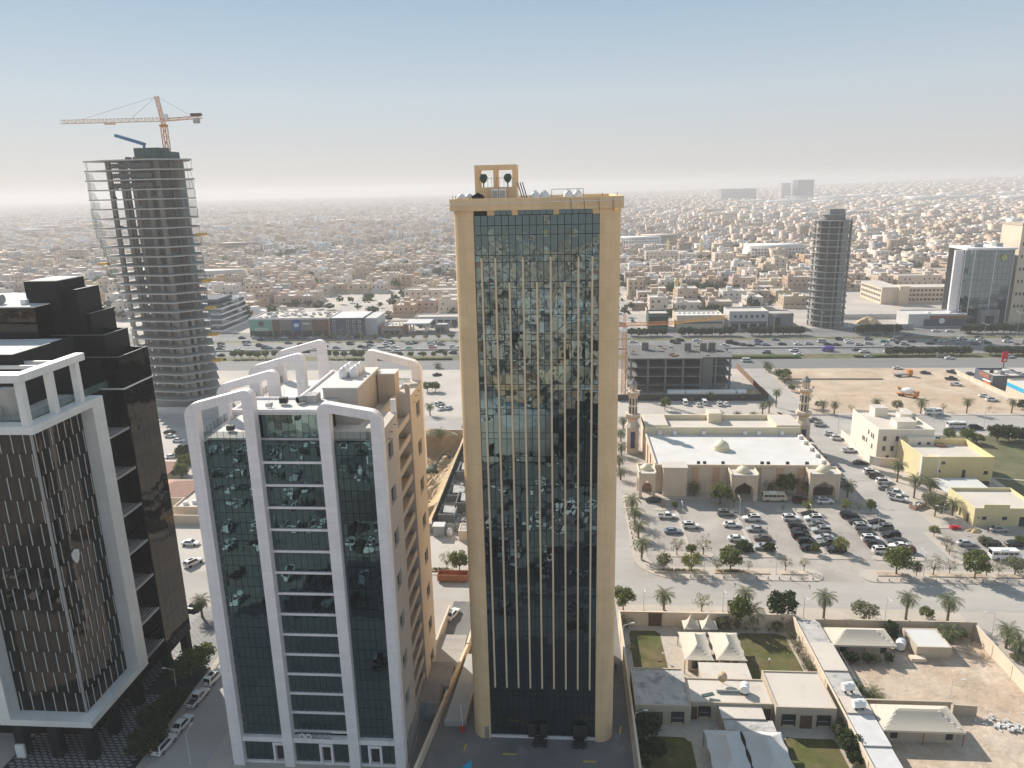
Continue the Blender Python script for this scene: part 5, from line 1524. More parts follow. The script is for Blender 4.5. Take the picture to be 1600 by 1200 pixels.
fence('hoarding', [(21, 306.6), (85.2, 306.6)], 2.8, 'hoarding', 'black hoarding in front of the unfinished concrete block', 'hoarding', 4.0)
fence('hoarding', [(85.2, 306.8), (84.6, 364)], 2.8, 'wood_brown', 'brown hoarding along the side street beside the unfinished block', 'hoarding', 4.0)
for i, (x0, x1) in enumerate(((43.4, 50.5), (50.9, 61.0), (61.4, 71.8), (72.6, 76.4))):
    o = root('site_cabin', ((x0 + x1) / 2, 309.3, 0), ('short white site cabin at the mosque end of the hoarding row', 'white site cabin behind the hoarding, second from the crane', 'long white site cabin behind the hoarding, third from the crane', 'smallest white site cabin at the earth heap end')[i], 'site cabin', 'white site cabins')
    MB().box(x0, x1, 307.8, 310.8, 0.2, 3.6).build('wall', 'white_paint', o)
    MB().box(x0 - 0.1, x1 + 0.1, 307.7, 310.9, 3.6, 3.8).build('roof', 'white_paint', o)
    MB().box((x0 + x1) / 2 - 0.4, (x0 + x1) / 2 + 0.4, 307.74, 307.8, 0.2, 2.3).build('door', 'grey_metal', o)
def heap(name, x, y, rx, ry, h, mt, label, cat, seed=1, z=0.0):
    r_ = random.Random(seed); m = MB(); n, q = 22, 7
    for j in range(q + 1):
        f = j / q
        for k in range(n):
            a = 2 * math.pi * k / n
            w = 1 + 0.22 * math.sin(3 * a + seed) + 0.14 * math.sin(5 * a + 2 * seed) + r_.uniform(-0.05, 0.05)
            m.v.append((x + rx * (1 - f) * w * math.cos(a), y + ry * (1 - f) * w * math.sin(a), z - 0.05 + h * (1 - (1 - f) ** 1.7) + (r_.uniform(-0.12, 0.12) * h * 0.4 if 0 < j < q else 0)))
    for j in range(q):
        for k in range(n):
            l = (k + 1) % n
            m.f.append((j * n + k, j * n + l, (j + 1) * n + l, (j + 1) * n + k))
    o = m.build(name, mt); tagged(o, label, cat)
    return o
heap('earth_heap', 81, 315, 3.0, 6, 3.0, 'pit_earth', 'ochre earth heap at the corner of the brown hoarding', 'earth heap', 2)
heap('earth_heap', 139, 476, 9, 6, 4.0, 'dirt', 'sandy earth heap beside the round concrete tower', 'earth heap', 3)
heap('earth_heap', 192, 480, 9, 7, 5.0, 'pit_earth', 'ochre earth heap behind the blue and white hoarding', 'earth heap', 4)
# slender crane and its boom by the unfinished block
C2 = root('tower_crane', (25.0, 316, 0), 'red-orange crane mast rising beside the beige tower', 'crane')
MB().lattice((25.0, 316, 0), (25.0, 316, 28.5), 1.7, 18, 0.14).build('mast', 'crane_orange', C2)
MB().box(23.9, 26.1, 315, 317, 28.5, 30.2).build('slewing_ring', 'white_paint', C2)
MB().lattice((14, 316, 31.2), (46, 320, 31.5), 1.3, 18, 0.11, True).build('counter_jib', 'crane_orange', C2)
MB().lattice((46, 320, 31.5), (70.5, 323, 33.4), 1.2, 15, 0.1, True).build('jib', 'crane_yellow', C2)
for (a, b) in (((25, 316, 36), (60, 321.8, 33.2)), ((25, 316, 36), (15, 316, 31.8))):
    MB().tube(a, b, 0.05, 4).build('tie_rod', 'grey_metal', C2)
MB().lattice((25, 316, 30.2), (25, 316, 36), 0.9, 4, 0.09).build('tower_head', 'crane_orange', C2)

# ================================================================ buildings right of the mosque
def parapet_box(name, x0, x1, y0, y1, h, wall, roofm, label, cat, par=0.9, t=0.3, parm=None):
    o = root(name, ((x0 + x1) / 2, y0, 0), label, cat)
    MB().box(x0, x1, y0, y1, 0, h).build('wall', wall, o)
    MB().box(x0 + t, x1 - t, y0 + t, y1 - t, h, h + 0.05).build('roof', roofm, o)
    m = MB(); m.box(x0, x1, y0, y0 + t, h, h + par); m.box(x0, x1, y1 - t, y1, h, h + par); m.box(x0, x0 + t, y0 + t, y1 - t, h, h + par); m.box(x1 - t, x1, y0 + t, y1 - t, h, h + par)
    m.build('parapet', parm or wall, o)
    return o
def win(o, x, y, z, w, h, axis='x', mt='window_dark', fr='grey_metal', s_=-1):
    if axis == 'x':
        a = MB().box(x - w / 2, x + w / 2, y - 0.05 if s_ < 0 else y, y if s_ < 0 else y + 0.05, z, z + h).build('window', mt, o)
        MB().box(x - w / 2 - 0.12, x + w / 2 + 0.12, y - 0.2, y - 0.02, z - 0.12, z).build('sill', fr, a)
    else:
        a = MB().box(x - 0.05 if s_ < 0 else x, x if s_ < 0 else x + 0.05, y - w / 2, y + w / 2, z, z + h).build('window', mt, o)
        MB().box(x - 0.2, x - 0.02, y - w / 2 - 0.12, y + w / 2 + 0.12, z - 0.12, z).build('sill', fr, a)
    return a
o = parapet_box('cream_house', 101.4, 119, 235.6, 258, 10.2, 'pale_wall', 'roof_cream', 'three-storey cream house with roof rooms behind a white boundary wall', 'house')
for (a, b, c, d, h) in ((106.5, 110.8, 252, 256.5, 13.2), (112.4, 116.4, 246, 249.4, 12.8), (108.5, 114.6, 239, 244, 12.4), (116.6, 118.6, 250, 256, 12.0)):
    MB().box(a, b, c, d, 10.25, h).build('roof_room', 'pale_wall', o)
    MB().box(a - 0.1, b + 0.1, c - 0.1, d + 0.1, h, h + 0.15).build('roof_room_top', 'roof_cream', o)
MB().box(110.0, 118.0, 233.4, 235.5, 0, 9.0).build('front_bay', 'pale_wall', o)
for (x, z) in ((103.6, 7.2), (107.5, 7.2), (103.6, 3.8), (106.2, 3.8), (105.0, 0.6), (113.6, 6.0), (113.6, 2.0), (116.4, 6.0)):
    yy = 235.6 if x < 110 else 233.4
    win(o, x, yy, z, 1.0, 1.5)
for (y, z) in ((239, 7), (240.5, 7), (243, 7.2), (244, 4.0), (239.5, 3.4), (246, 3.8), (247.2, 3.8)):
    win(o, 101.4, y, z, 0.9, 1.3, 'y')
def wall_run(label, pts, h, mt, t=0.25, cat='wall', capm=None):
    o = root('boundary_wall', (pts[0][0], pts[0][1], 0), label, cat)
    for (a, b) in zip(pts[:-1], pts[1:]):
        d = Vector((b[0] - a[0], b[1] - a[1])); L_ = d.length; ang = math.atan2(d.y, d.x)
        MB().obox(((a[0] + b[0]) / 2, (a[1] + b[1]) / 2, h / 2), (L_ + t * 0.98, t, h), ang).build('wall_panel', mt, o)
        MB().obox(((a[0] + b[0]) / 2, (a[1] + b[1]) / 2, h + 0.05), (L_ + t * 1.3, t + 0.1, 0.1), ang).build('coping', capm or mt, o)
        n = int(L_ / 6)
        for k in range(1, n):
            MB().obox((a[0] + d.x * k / n, a[1] + d.y * k / n, h / 2), (0.35, t + 0.14, h - 0.04), ang).build('pier', mt, o)
    return o
wall_run('white boundary wall along the street side of the cream house', [(101.0, 231), (98.6, 233), (98.6, 259)], 2.8, 'pale_wall')
wall_run('cream boundary wall in front of the cream house', [(101.3, 231), (109.5, 231)], 2.8, 'cream_wall')
o = parapet_box('yellow_hall', 107.6, 128.2, 217.4, 234, 6.6, 'yellow_wall', 'roof_cream', 'yellow hall with high parapets beside the cream house', 'building', 1.9, 0.3)
MB().box(107.2, 107.5, 217.6, 233.8, 0, 8.6).build('side_panel', 'olive_wall', o)
MB().box(107.3, 111.8, 217.0, 217.35, 0, 8.6).build('corner_panel', 'olive_wall', o)
MB().box(106.9, 107.25, 216.8, 217.4, 0, 8.9).build('corner_post', 'white_stone', o); MB().box(111.85, 112.2, 216.9, 217.35, 0, 8.9).build('corner_post', 'white_stone', o)
for (x, z, w, h) in ((113.6, 6.2, 1.1, 0.8), (126.2, 3.0, 1.2, 1.0), (119.8, 2.0, 1.0, 2.4), (112.6, 3.6, 0.7, 0.7)):
    win(o, x, 217.4, z, w, h)
MB().box(111, 114.4, 219, 222, 6.65, 7.7).build('roof_room', 'cream_wall', o)
MB().box(118, 121, 231, 232.6, 6.65, 7.4).build('roof_unit', 'wood_brown', o)
for x in (110.2, 112.6, 115.0, 117.4, 119.8, 122.2, 124.6):
    MB().box(x, x + 1.6, 214.6, 215.6, 0.5, 1.5).build('bench_hedge', 'leaf_hedge', o)
o = parapet_box('low_olive_building', 107.8, 124.5, 187.8, 201.8, 4.3, 'olive_wall', 'roof_cream', 'low pale olive building with a flat roof by the parked cars', 'building', 0.9, 0.28)
MB().box(110, 116.5, 187.79, 188.1, 5.2, 6.2).build('raised_parapet', 'olive_wall', o)
for (x, z, w, h) in ((110.4, 2.0, 1.1, 0.8), (115.6, 2.0, 1.2, 0.8), (120.6, 0.2, 2.4, 2.6), (109.0, 2.4, 0.3, 0.3)):
    win(o, x, 187.8, z, w, h)
win(o, 107.8, 190.6, 0.1, 1.0, 2.3, 'y', 'brown_door'); win(o, 107.8, 194.6, 0.1, 1.0, 2.3, 'y', 'brown_door')
o = root('shade_canopy', (108, 209, 0), 'grey-green shade canopy between the yellow hall and the low olive building', 'canopy')
MB().poly([(107.6, 203, 3.2), (121, 203, 3.3), (121, 213, 3.5), (107.6, 213, 3.4)]).build('fabric', 'tent_grey', o)
for (x, y) in ((107.8, 203.2), (120.8, 203.2), (120.8, 212.8), (107.8, 212.8)):
    MB().tube((x, y, 0), (x, y, 3.35), 0.06, 5).build('post', 'dark_metal', o)
for i, (x, y, a, b) in enumerate(((98.9, 199.4, 1.4, 4.6),)):
    o = root('skip_container', (x, y, 0.13), 'long rusty skip full of white rubble beside the side street', 'skip', rz=R(32))
    m = MB(); m.box(-2.6, 2.6, -1.0, -0.9, 0, 1.1); m.box(-2.6, 2.6, 0.9, 1.0, 0, 1.1); m.box(-2.6, -2.5, -0.9, 0.9, 0, 1.1); m.box(2.5, 2.6, -0.9, 0.9, 0, 1.1); m.box(-2.5, 2.5, -0.9, 0.9, 0, 0.1)
    q = bpy.data.objects.new('body', m.mesh('body', 'tile_red')); COL.objects.link(q); q.parent = o
    r_ = random.Random(4); m = MB()
    for k in range(40):
        m.obox((r_.uniform(-2.3, 2.3), r_.uniform(-0.75, 0.75), 0.95 + r_.uniform(-0.2, 0.25)), (r_.uniform(.25, .7), r_.uniform(.2, .5), r_.uniform(.15, .4)), r_.uniform(0, 3), r_.uniform(-.5, .5))
    q = bpy.data.objects.new('rubble_load', m.mesh('rubble_load', 'block_white')); COL.objects.link(q); q.parent = o; q['kind'] = 'stuff'
o = root('kiosk_box', (96.0, 184.6, 0.14), 'small yellow wheelie box on the pavement corner', 'bin')
MB().box(95.6, 96.4, 184.3, 185.0, 0.3, 1.2).build('body', 'sign_yellow', o); MB().box(95.55, 96.45, 184.25, 185.05, 1.2, 1.32).build('lid', 'sign_yellow', o)
for s_ in (95.75, 96.25):
    MB().cyl(s_, 184.4, 0.14, 0.32, 0.1, 8).build('wheel', 'tyre', o)
heap('sand_heap', 106.5, 184.6, 2.0, 1.2, 0.9, 'pit_earth', 'small orange sand heap before the low olive building', 'earth heap', 6)
o = root('red_tarpaulin', (102.4, 186.0, 0.13), 'red tarpaulin bundle on the pavement near the sand heap', 'tarpaulin')
MB().obox((102.4, 186.0, 0.45), (2.6, 1.2, 0.5), 0.1).build('bundle', 'sign_red', o); MB().obox((102.0, 186.0, 0.8), (1.4, 0.9, 0.3), -0.2).build('fold', 'sign_red', o)
# fast-food pavilion and neighbours behind the dirt lot
o = parapet_box('fast_food_pavilion', 184.2, 197.5, 322.5, 337.0, 5.6, 'slate_blue', 'roof_cream', 'dark fast-food pavilion with an orange panel and a red sign', 'restaurant', 0.9, 0.3)
MB().box(183.95, 184.15, 325, 333, 4.2, 6.2).build('side_sign_band', 'shop_rust', o)
MB().box(183.9, 184.15, 323.2, 328.5, 0.2, 3.4).build('orange_panel', 'orange_panel', o)
MB().box(183.2, 184.15, 323.0, 328.7, 3.4, 3.7).build('awning', 'sign_white', o)
MB().box(190.0, 192.0, 328, 330, 5.65, 7.2).build('roof_unit', 'grey_metal', o); MB().box(193.5, 195.6, 331, 333, 5.65, 7.0).build('roof_unit', 'white_paint', o); MB().cyl(188, 331, 5.65, 7.1, 0.8, 10).build('roof_fan', 'dark_metal', o)
o = root('red_pylon_sign', (200.2, 344, 0), 'tall red and white pylon sign behind the fast-food pavilion', 'sign')
MB().tube((200.2, 344, 0), (200.2, 344, 7.5), 0.2, 6).build('pole', 'dark_metal', o)
MB().box(198.9, 201.5, 343.8, 344.2, 7.5, 12.2).build('panel', 'sign_red', o)
MB().dome(200.2, 343.75, 8.3, 0.7, 0.7, 12, 4).build('panel_mark', 'sign_white', o)
o = parapet_box('teal_striped_building', 187.0, 204, 300, 317, 6.0, 'cream_wall', 'roof_metal', 'pale building with a broad sky-blue stripe at the picture edge', 'building', 0.6)
MB().box(186.9, 187.0, 300.2, 316.8, 3.6, 5.3).build('stripe', 'sky_blue_panel', o); MB().box(187.2, 203.8, 299.9, 300.0, 3.6, 5.3).build('stripe', 'sky_blue_panel', o)
wall_run('long pale wall between the dirt lot and the fast-food pavilion', [(183.2, 352), (184.6, 303)], 1.9, 'cream_wall')
wall_run('low straight wall crossing the far side of the dirt lot', [(102, 341.5), (146, 341.3)], 0.6, 'sidewalk')

# ================================================================ villa compound in front of the street
wall_run('tan street wall of the tented villa compound', [(10.9, 138.4), (47.0, 138.4)], 3.2, 'cream_wall')
wall_run('tan wall between the tower yard and the tented villa compound', [(10.9, 138.0), (11.2, 90)], 3.2, 'cream_wall')
wall_run('tan wall on the shed side of the tented villa compound', [(46.6, 138.0), (46.6, 92)], 3.0, 'cream_wall')
wall_run('street wall of the sandy yard', [(50.9, 137.3), (82.4, 137.3)], 3.0, 'tan_dark')
wall_run('pale outer wall along the side of the sandy yard', [(82.2, 137.0), (82.2, 92)], 2.6, 'cream_wall')
wall_run('inner wall crossing the sandy yard behind the big tent', [(51.2, 113.6), (66.0, 113.6)], 2.4, 'tan_dark')
wall_run('short broken wall stub in the sandy yard', [(66.6, 113.4), (70.2, 113.2)], 2.0, 'tan_dark')
o = root('garden_gate', (18.4, 138.2, 0), 'brown gate in the tan street wall of the compound', 'gate')
for x in (17.7, 19.1):
    MB().box(x - 0.68, x + 0.68, 138.15, 138.26, 0.1, 2.9).build('leaf', 'brown_door', o)
MB().box(16.9, 19.9, 138.1, 138.27, 2.9, 3.1).build('lintel', 'wood_brown', o)
def villa(label, x0, x1, y0, y1, h, roofm, wins, doors):
    o = parapet_box('garden_villa', x0, x1, y0, y1, h, 'tan_dark', roofm, label, 'house', 0.25, 0.25)
    for (x, w) in wins:
        a = MB().box(x - w / 2, x + w / 2, y0 - 0.04, y0, 0.7, 2.5).build('window', 'window_dark', o)
        f = MB(); f.box(x - w / 2 - 0.2, x + w / 2 + 0.2, y0 - 0.12, y0 - 0.005, 2.5, 2.75); f.box(x - w / 2 - 0.2, x - w / 2, y0 - 0.12, y0 - 0.005, 0.5, 2.5); f.box(x + w / 2, x + w / 2 + 0.2, y0 - 0.12, y0 - 0.005, 0.5, 2.5)
        f.build('window_frame', 'dark_metal', a)
        MB().box(x - w / 2, x + w / 2, y0 - 0.06, y0 - 0.042, 1.5, 1.56).build('window_bar', 'roof_cream', a)
    for (x, w) in doors:
        MB().box(x - w / 2, x + w / 2, y0 - 0.05, y0, 0.05, 2.6).build('door', 'brown_door', o)
    return o
villa('flat grey-roofed villa against the tower yard wall', 11.6, 21.0, 108.6, 118.8, 3.7, 'roof_dirty', ((18.8, 1.8),), ((15.2, 2.2),))
villa('flat cream-roofed villa beside the metal sheds', 35.2, 45.2, 108.8, 118.6, 3.9, 'roof_cream', ((37.4, 1.9), (43.2, 1.9)), ((40.3, 2.0),))
o = villa('middle link building between the two villas', 21.05, 35.15, 110.2, 116.8, 3.3, 'roof_cream', ((23.6, 1.7), (32.4, 1.5)), ((21.9, 1.0), (34.2, 1.2)))
MB().box(26.0, 33.0, 107.2, 110.15, 0, 2.9).build('porch', 'tan_dark', o); MB().box(25.9, 33.1, 107.0, 110.1, 2.9, 3.1).build('porch_roof', 'roof_cream', o)
MB().box(26.2, 34.0, 104.6, 107.0, 0, 2.6).build('front_porch', 'tan_dark', o); MB().box(26.0, 34.2, 104.4, 107.0, 2.6, 2.8).build('front_porch_roof', 'roof_dirty', o)
MB().box(24.5, 33.2, 116.9, 121.6, 0, 3.0).build('rear_link', 'tan_dark', o); MB().box(24.4, 33.3, 116.85, 121.8, 3.0, 3.2).build('rear_link_roof', 'roof_cream', o)
MB().box(26.2, 30.2, 113.0, 113.2, 3.35, 3.9).build('roof_light', 'grey_metal', o)
MB().box(26.2, 30.2, 113.2, 113.7, 3.35, 3.5).build('roof_light_pane', 'window_dark', o)
o = root('satellite_dish', (27.6, 116.0, 3.35), 'rusty satellite dish on the middle link building roof', 'dish')
MB().tube((27.6, 116.0, 3.35), (27.6, 116.0, 4.5), 0.06, 5).build('mast', 'grey_metal', o)
m = MB().lathe([(0.05, 0), (0.5, 0.06), (0.85, 0.2), (0.95, 0.3)], 0, 0, 16)
mm = Matrix.Translation((27.5, 115.8, 4.6)) @ Matrix.Rotation(R(60), 4, 'X') @ Matrix.Rotation(R(20), 4, 'Y')
m.v = [tuple(mm @ Vector(p)) for p in m.v]; m.build('bowl', 'crane_pale', o, True)
def tank(x, y, z, label, ang=0.0, L_=1.6, r=0.75):
    o = root('water_tank', (x, y, z), label, 'tank', rz=ang)
    for nm, mb_, mt in (('body', MB().tube((-L_ / 2, 0, r + 0.35), (L_ / 2, 0, r + 0.35), r, 16), 'white_paint'),
                        ('cradle', MB().box(-L_ * 0.35, -L_ * 0.25, -r * 0.8, r * 0.8, 0, 0.5), 'dark_metal'),
                        ('cradle', MB().box(L_ * 0.25, L_ * 0.35, -r * 0.8, r * 0.8, 0, 0.5), 'dark_metal'),
                        ('cap', MB().cyl(0, 0, 2 * r + 0.3, 2 * r + 0.45, 0.25, 10), 'white_paint')):
        q = bpy.data.objects.new(nm, mb_.mesh(nm, mt)); COL.objects.link(q); q.parent = o
    return o
tank(31.0, 113.2, 3.35, 'white cylindrical water tank on the middle link building roof', R(75))
tank(49.0, 114.6, 3.1, 'white water tank lying on the metal shed roof, upper one', R(10), 1.9)
tank(49.2, 110.2, 3.1, 'white water tank with an open frame on the shed roof, lower one', R(5), 1.9)
tank(65.6, 132.0, 0.0, 'white water tank standing behind the shed in the sandy yard', R(60), 2.2, 0.9)
o = root('green_board', (24.5, 112.4, 3.35), 'green board lying on the middle link roof', 'board')
MB().obox((24.5, 112.4, 3.42), (2.2, 0.7, 0.1), 0.35).build('sheet', 'net_green', o); MB().obox((25.4, 111.0, 3.42), (1.8, 0.6, 0.08), -0.2).build('sheet', 'net_green', o)
# garden sheds along the lane: long metal roofs
shed_y = [(92, 101.8), (101.8, 109.0), (109.0, 113.2), (113.2, 120.5), (120.5, 129.0), (129.0, 137.4)]
for i, (a, b) in enumerate(shed_y):
    o = root('metal_shed', (49, (a + b) / 2, 0), 'narrow shed with pale metal roof beside the villa wall, %s from the street' % ('sixth', 'fifth', 'fourth', 'third', 'second', 'first')[i], 'shed', 'row of metal-roofed sheds')
    MB().box(47.2, 51.0, a + 0.05, b - 0.05, 0, 2.5 + 0.14 * ((i * 7) % 5)).build('wall', 'tan_dark', o)
    MB().box(47.0, 51.3, a + 0.02, b - 0.02, 2.5 + 0.14 * ((i * 7) % 5), 2.7 + 0.14 * ((i * 7) % 5)).build('roof', ('roof_metal', 'roof_metal', 'roof_cream', 'roof_dirty', 'roof_cream', 'roof_dirty')[i], o)
# tents
def hip_tent(label, x0, x1, y0, y1, h0, h1, inset, mt='tent', sag=0.35, walls=True, scallop=0.0, ridge='x'):
    o = root('tent', ((x0 + x1) / 2, (y0 + y1) / 2, 0), label, 'tent')
    cx, cy_ = (x0 + x1) / 2, (y0 + y1) / 2
    m = MB(); n = 14
    def hgt(u, v):
        # distance to the eaves decides the height; a gentle hollow gives the fabric its sag
        d = min(u * (x1 - x0), (1 - u) * (x1 - x0), v * (y1 - y0) * 1.0, (1 - v) * (y1 - y0) * 1.0)
        f = min(1.0, d / inset)
        return h0 + (h1 - h0) * f - sag * math.sin(math.pi * f) * 0.6
    N_ = 18
    for i in range(N_ + 1):
        for j in range(N_ + 1):
            u, v = i / N_, j / N_
            x = x0 + (x1 - x0) * u; y = y0 + (y1 - y0) * v
            if scallop and i in (0, N_):
                x += (1 if i == 0 else -1) * scallop * math.sin(math.pi * ((v * 3) % 1))
            if scallop and j in (0, N_):
                y += (1 if j == 0 else -1) * scallop * 0.4 * math.sin(math.pi * ((u * 2) % 1))
            m.v.append((x, y, hgt(u, v)))
    for i in range(N_):
        for j in range(N_):
            a = i * (N_ + 1) + j
            m.f.append((a, a + N_ + 1, a + N_ + 2, a + 1))
    m.build('canopy', mt, o)
    vl = MB()
    for (a, b) in (((x0, y0), (x1, y0)), ((x1, y0), (x1, y1)), ((x1, y1), (x0, y1)), ((x0, y1), (x0, y0))):
        vl.poly([(a[0], a[1], h0 + 0.02), (b[0], b[1], h0 + 0.02), (b[0], b[1], h0 - 0.35), (a[0], a[1], h0 - 0.35)])
    if not scallop:
        vl.build('valance', mt, o)
    for (x, y) in ((x0, y0), (x1, y0), (x1, y1), (x0, y1), (cx, y0), (cx, y1)):
        MB().tube((x + (0.2 if x == x0 else -0.2 if x == x1 else 0), y + (0.2 if y == y0 else -0.2), 0), (x + (0.2 if x == x0 else -0.2 if x == x1 else 0), y + (0.2 if y == y0 else -0.2), h0 + 0.02), 0.08, 5).build('pole', 'wood_brown', o)
    if walls:
        MB().box(x0 + 0.9, x1 - 0.9, y0 + 0.9, y1 - 0.9, 0, h0 - 0.3).build('inner_room', 'tan_dark', o)
        for x in (x0 + 1.6, x1 - 2.6):
            MB().box(x, x + 1.1, y0 + 0.84, y0 + 0.9, 0.6, 2.2).build('window', 'window_dark', o)
    return o
hip_tent('pale tent roof in the rear garden, next to the tower', 22.0, 27.7, 122.6, 131.8, 3.0, 4.7, 2.9, 'tent', 0.5, True, 0.22)
hip_tent('pale tent roof in the rear garden, next to the lawn', 27.9, 33.8, 122.8, 131.9, 3.0, 4.7, 2.9, 'tent', 0.5, True, 0.22)
hip_tent('grey tent roof in the front garden, next to the tower yard', 22.2, 28.2, 93.0, 104.2, 3.0, 4.8, 3.0, 'tent_grey', 0.5, True, 0.22)
hip_tent('grey tent roof in the front garden, next to the bright lawn', 28.4, 34.8, 93.0, 104.2, 3.0, 4.8, 3.0, 'tent_grey', 0.5, True, 0.22)
hip_tent('long beige tent by the street wall of the sandy yard', 51.6, 63.4, 128.8, 134.8, 2.8, 4.4, 3.0, 'tent', 0.3)
hip_tent('large beige tent in the middle of the sandy yard', 51.6, 64.6, 105.6, 112.0, 2.8, 4.6, 3.1, 'tent', 0.3)
for i, (x, y) in enumerate(((25.2, 134.9), (28.8, 135.0))):
    o = root('peaked_canopy', (x, y, 0), 'small peaked garden canopy by the street wall, %s one' % ('tower-side' if i == 0 else 'lawn-side'), 'canopy')
    MB().lathe([(2.3, 2.6), (1.5, 2.95), (0.9, 3.5), (0.45, 4.3), (0.1, 5.0)], x, y, 4, math.pi / 4).build('fabric', 'tent', o)
    for sx in (-1.4, 1.4):
        for sy in (-1.4, 1.4):
            MB().tube((x + sx, y + sy, 0), (x + sx, y + sy, 2.7), 0.05, 5).build('post', 'pole_white', o)
o = parapet_box('white_shed', 67.4, 74.0, 129.4, 135.8, 2.3, 'tan_dark', 'roof_white', 'white-roofed shed by the street wall of the sandy yard', 'shed', 0.1)
MB().box(66.0, 68.8, 128.0, 129.3, 0, 0.7).build('yellow_ramp', 'cream_wall', o)
r_ = random.Random(12)
for i, (x, y, s_) in enumerate(((72.5, 111.5, 2.4), (74.8, 110.4, 1.9), (80.2, 112.6, 1.8), (52.4, 122.6, 1.0))):
    o = root('rubble_pile', (x, y, 0), ('broken white slabs beside the wall stub in the sandy yard', 'scattered white stones past the wall stub', 'pale rubble heap against the outer wall of the sandy yard', 'small stone pile near the sheds in the sandy yard')[i], 'rubble')
    m = MB()
    for k in range(26):
        m.obox((x + r_.gauss(0, s_ * 0.5), y + r_.gauss(0, s_ * 0.35), r_.uniform(0.05, 0.4)), (r_.uniform(.2, .9), r_.uniform(.2, .6), r_.uniform(.1, .3)), r_.uniform(0, 3), r_.uniform(-.3, .3))
    m.build('stones', 'block_white', o, kind='stuff')
o = root('bin_box', (46.9, 140.4, 0.14), 'small dark box on the pavement at the shed lane corner', 'box')
MB().box(46.4, 47.4, 140.0, 140.8, 0.14, 1.3).build('body', 'dark_metal', o); MB().box(46.35, 47.45, 139.95, 140.85, 1.3, 1.4).build('lid', 'sign_white', o)
for i, (x, y) in enumerate(((18.6, 126.5), (38.6, 125.4))):
    o = root('garden_lamp', (x, y, 0), 'white globe garden lamp on the %s lawn' % ('tower-side' if i == 0 else 'shed-side'), 'lamp')
    MB().tube((x, y, 0), (x, y, 1.5), 0.04, 5).build('post', 'dark_metal', o); MB().dome(x, y, 1.5, 0.22, 0.4, 10, 4).build('globe', 'sign_white', o)
for i, (x, y) in enumerate(((12.0, 131.5), (12.6, 106.0))):
    o = root('wall_lamp', (x, y, 0), 'arm lamp on the tower yard wall near the %s' % ('rear lawn' if i == 0 else 'front garden'), 'lamp')
    MB().tube((11.3, y, 3.2), (11.3, y, 4.3), 0.05, 5).build('post', 'pole_white', o); MB().tube((11.3, y, 4.3), (12.8, y, 4.9), 0.04, 5).build('arm', 'pole_white', o); MB().obox((13.1, y, 4.95), (0.7, 0.25, 0.12)).build('head', 'pole_white', o)
# lane fence posts along the sheds
o = root('wire_fence', (51.6, 118, 0), 'thin post and rail fence beside the metal sheds', 'fence')
for k in range(8):
    MB().tube((51.7, 116.6 + k * 1.3, 0), (51.7, 116.6 + k * 1.3, 3.4), 0.05, 4).build('post', 'grey_metal', o)
for z in (1.2, 2.3, 3.3):
    MB().tube((51.7, 116.6, z), (51.7, 125.7, z), 0.03, 4).build('rail', 'grey_metal', o)

# ================================================================ tower yard, ramp and walls between the towers
o = root('ramp_wall', (-19.6, 125, 0), 'tan retaining wall running down beside the parking ramp', 'wall')
for (y0, y1, x0, x1, h) in ((122, 141, -19.8, -19.4, 2.4), (95, 122, -23.2, -22.8, 1.6)):
    pass
for (a, b, h) in (((-19.1, 140.4), (-19.9, 128), 2.0), ((-19.9, 128), (-22.0, 112), 1.8), ((-22.0, 112), (-24.2, 94), 1.6)):
    d = Vector((b[0] - a[0], b[1] - a[1])); ang = math.atan2(d.y, d.x)
    MB().obox(((a[0] + b[0]) / 2, (a[1] + b[1]) / 2, h / 2), (d.length + 0.3, 0.5, h), ang).build('wall_panel', 'cream_wall', o)
o = root('ramp', (-19, 117, 0), 'grey parking ramp descending between the white building and the beige tower', 'ramp')
m = MB(); m.v = [(-21.2, 107, 0.9), (-17.8, 107, 0.9), (-16.6, 125, 1.5), (-19.6, 125, 1.5), (-21.2, 107, 0), (-17.8, 107, 0), (-16.6, 125, 0), (-19.6, 125, 0)]
m.f = [(0, 1, 2, 3), (4, 7, 6, 5), (0, 4, 5, 1), (1, 5, 6, 2), (2, 6, 7, 3), (3, 7, 4, 0)]
m.build('deck', 'fence_grey', o)
MB().box(-21.3, -17.7, 106.6, 107.0, 0, 1.2).build('end_wall', 'concrete_pale', o)
m = MB(); m.v = [(-17.75, 107, 0), (-17.55, 107, 0), (-16.35, 125, 0), (-16.55, 125, 0), (-17.75, 107, 1.3), (-17.55, 107, 1.3), (-16.35, 125, 1.9), (-16.55, 125, 1.9)]
m.f = [(0, 3, 2, 1), (4, 5, 6, 7), (0, 1, 5, 4), (1, 2, 6, 5), (2, 3, 7, 6), (3, 0, 4, 7)]
m.build('kerb', 'cream_wall', o)
o = root('barrier_gate', (-17.9, 105.4, 0), 'raised white boom barrier with red base at the ramp foot', 'barrier')
MB().box(-18.2, -17.6, 105.1, 105.7, 0, 1.1).build('cabinet', 'sign_red', o); MB().tube((-17.9, 105.4, 1.0), (-18.1, 105.6, 5.2), 0.07, 5).build('boom', 'white_paint', o)
o = root('rear_podium', (-26, 122, 0), 'grey concrete podium with sloping blocks behind the white building', 'podium')
MB().box(-28.0, -25.6, 98, 113.5, 0, 4.2).build('lower_block', 'concrete', o)
MB().box(-25.6, -22.6, 108.0, 113.5, 0, 3.6).build('side_block', 'concrete', o)
MB().box(-27.9, -21.6, 114.0, 121.0, 0, 2.4).build('upper_block', 'concrete', o)
MB().box(-27.8, -20.6, 121.2, 132, 0, 1.0).build('driveway', 'dusty_asphalt', o)
wall_run('pale wall at the street end of the parking ramp', [(-25.6, 141), (-26.8, 122)], 2.0, 'cream_wall')
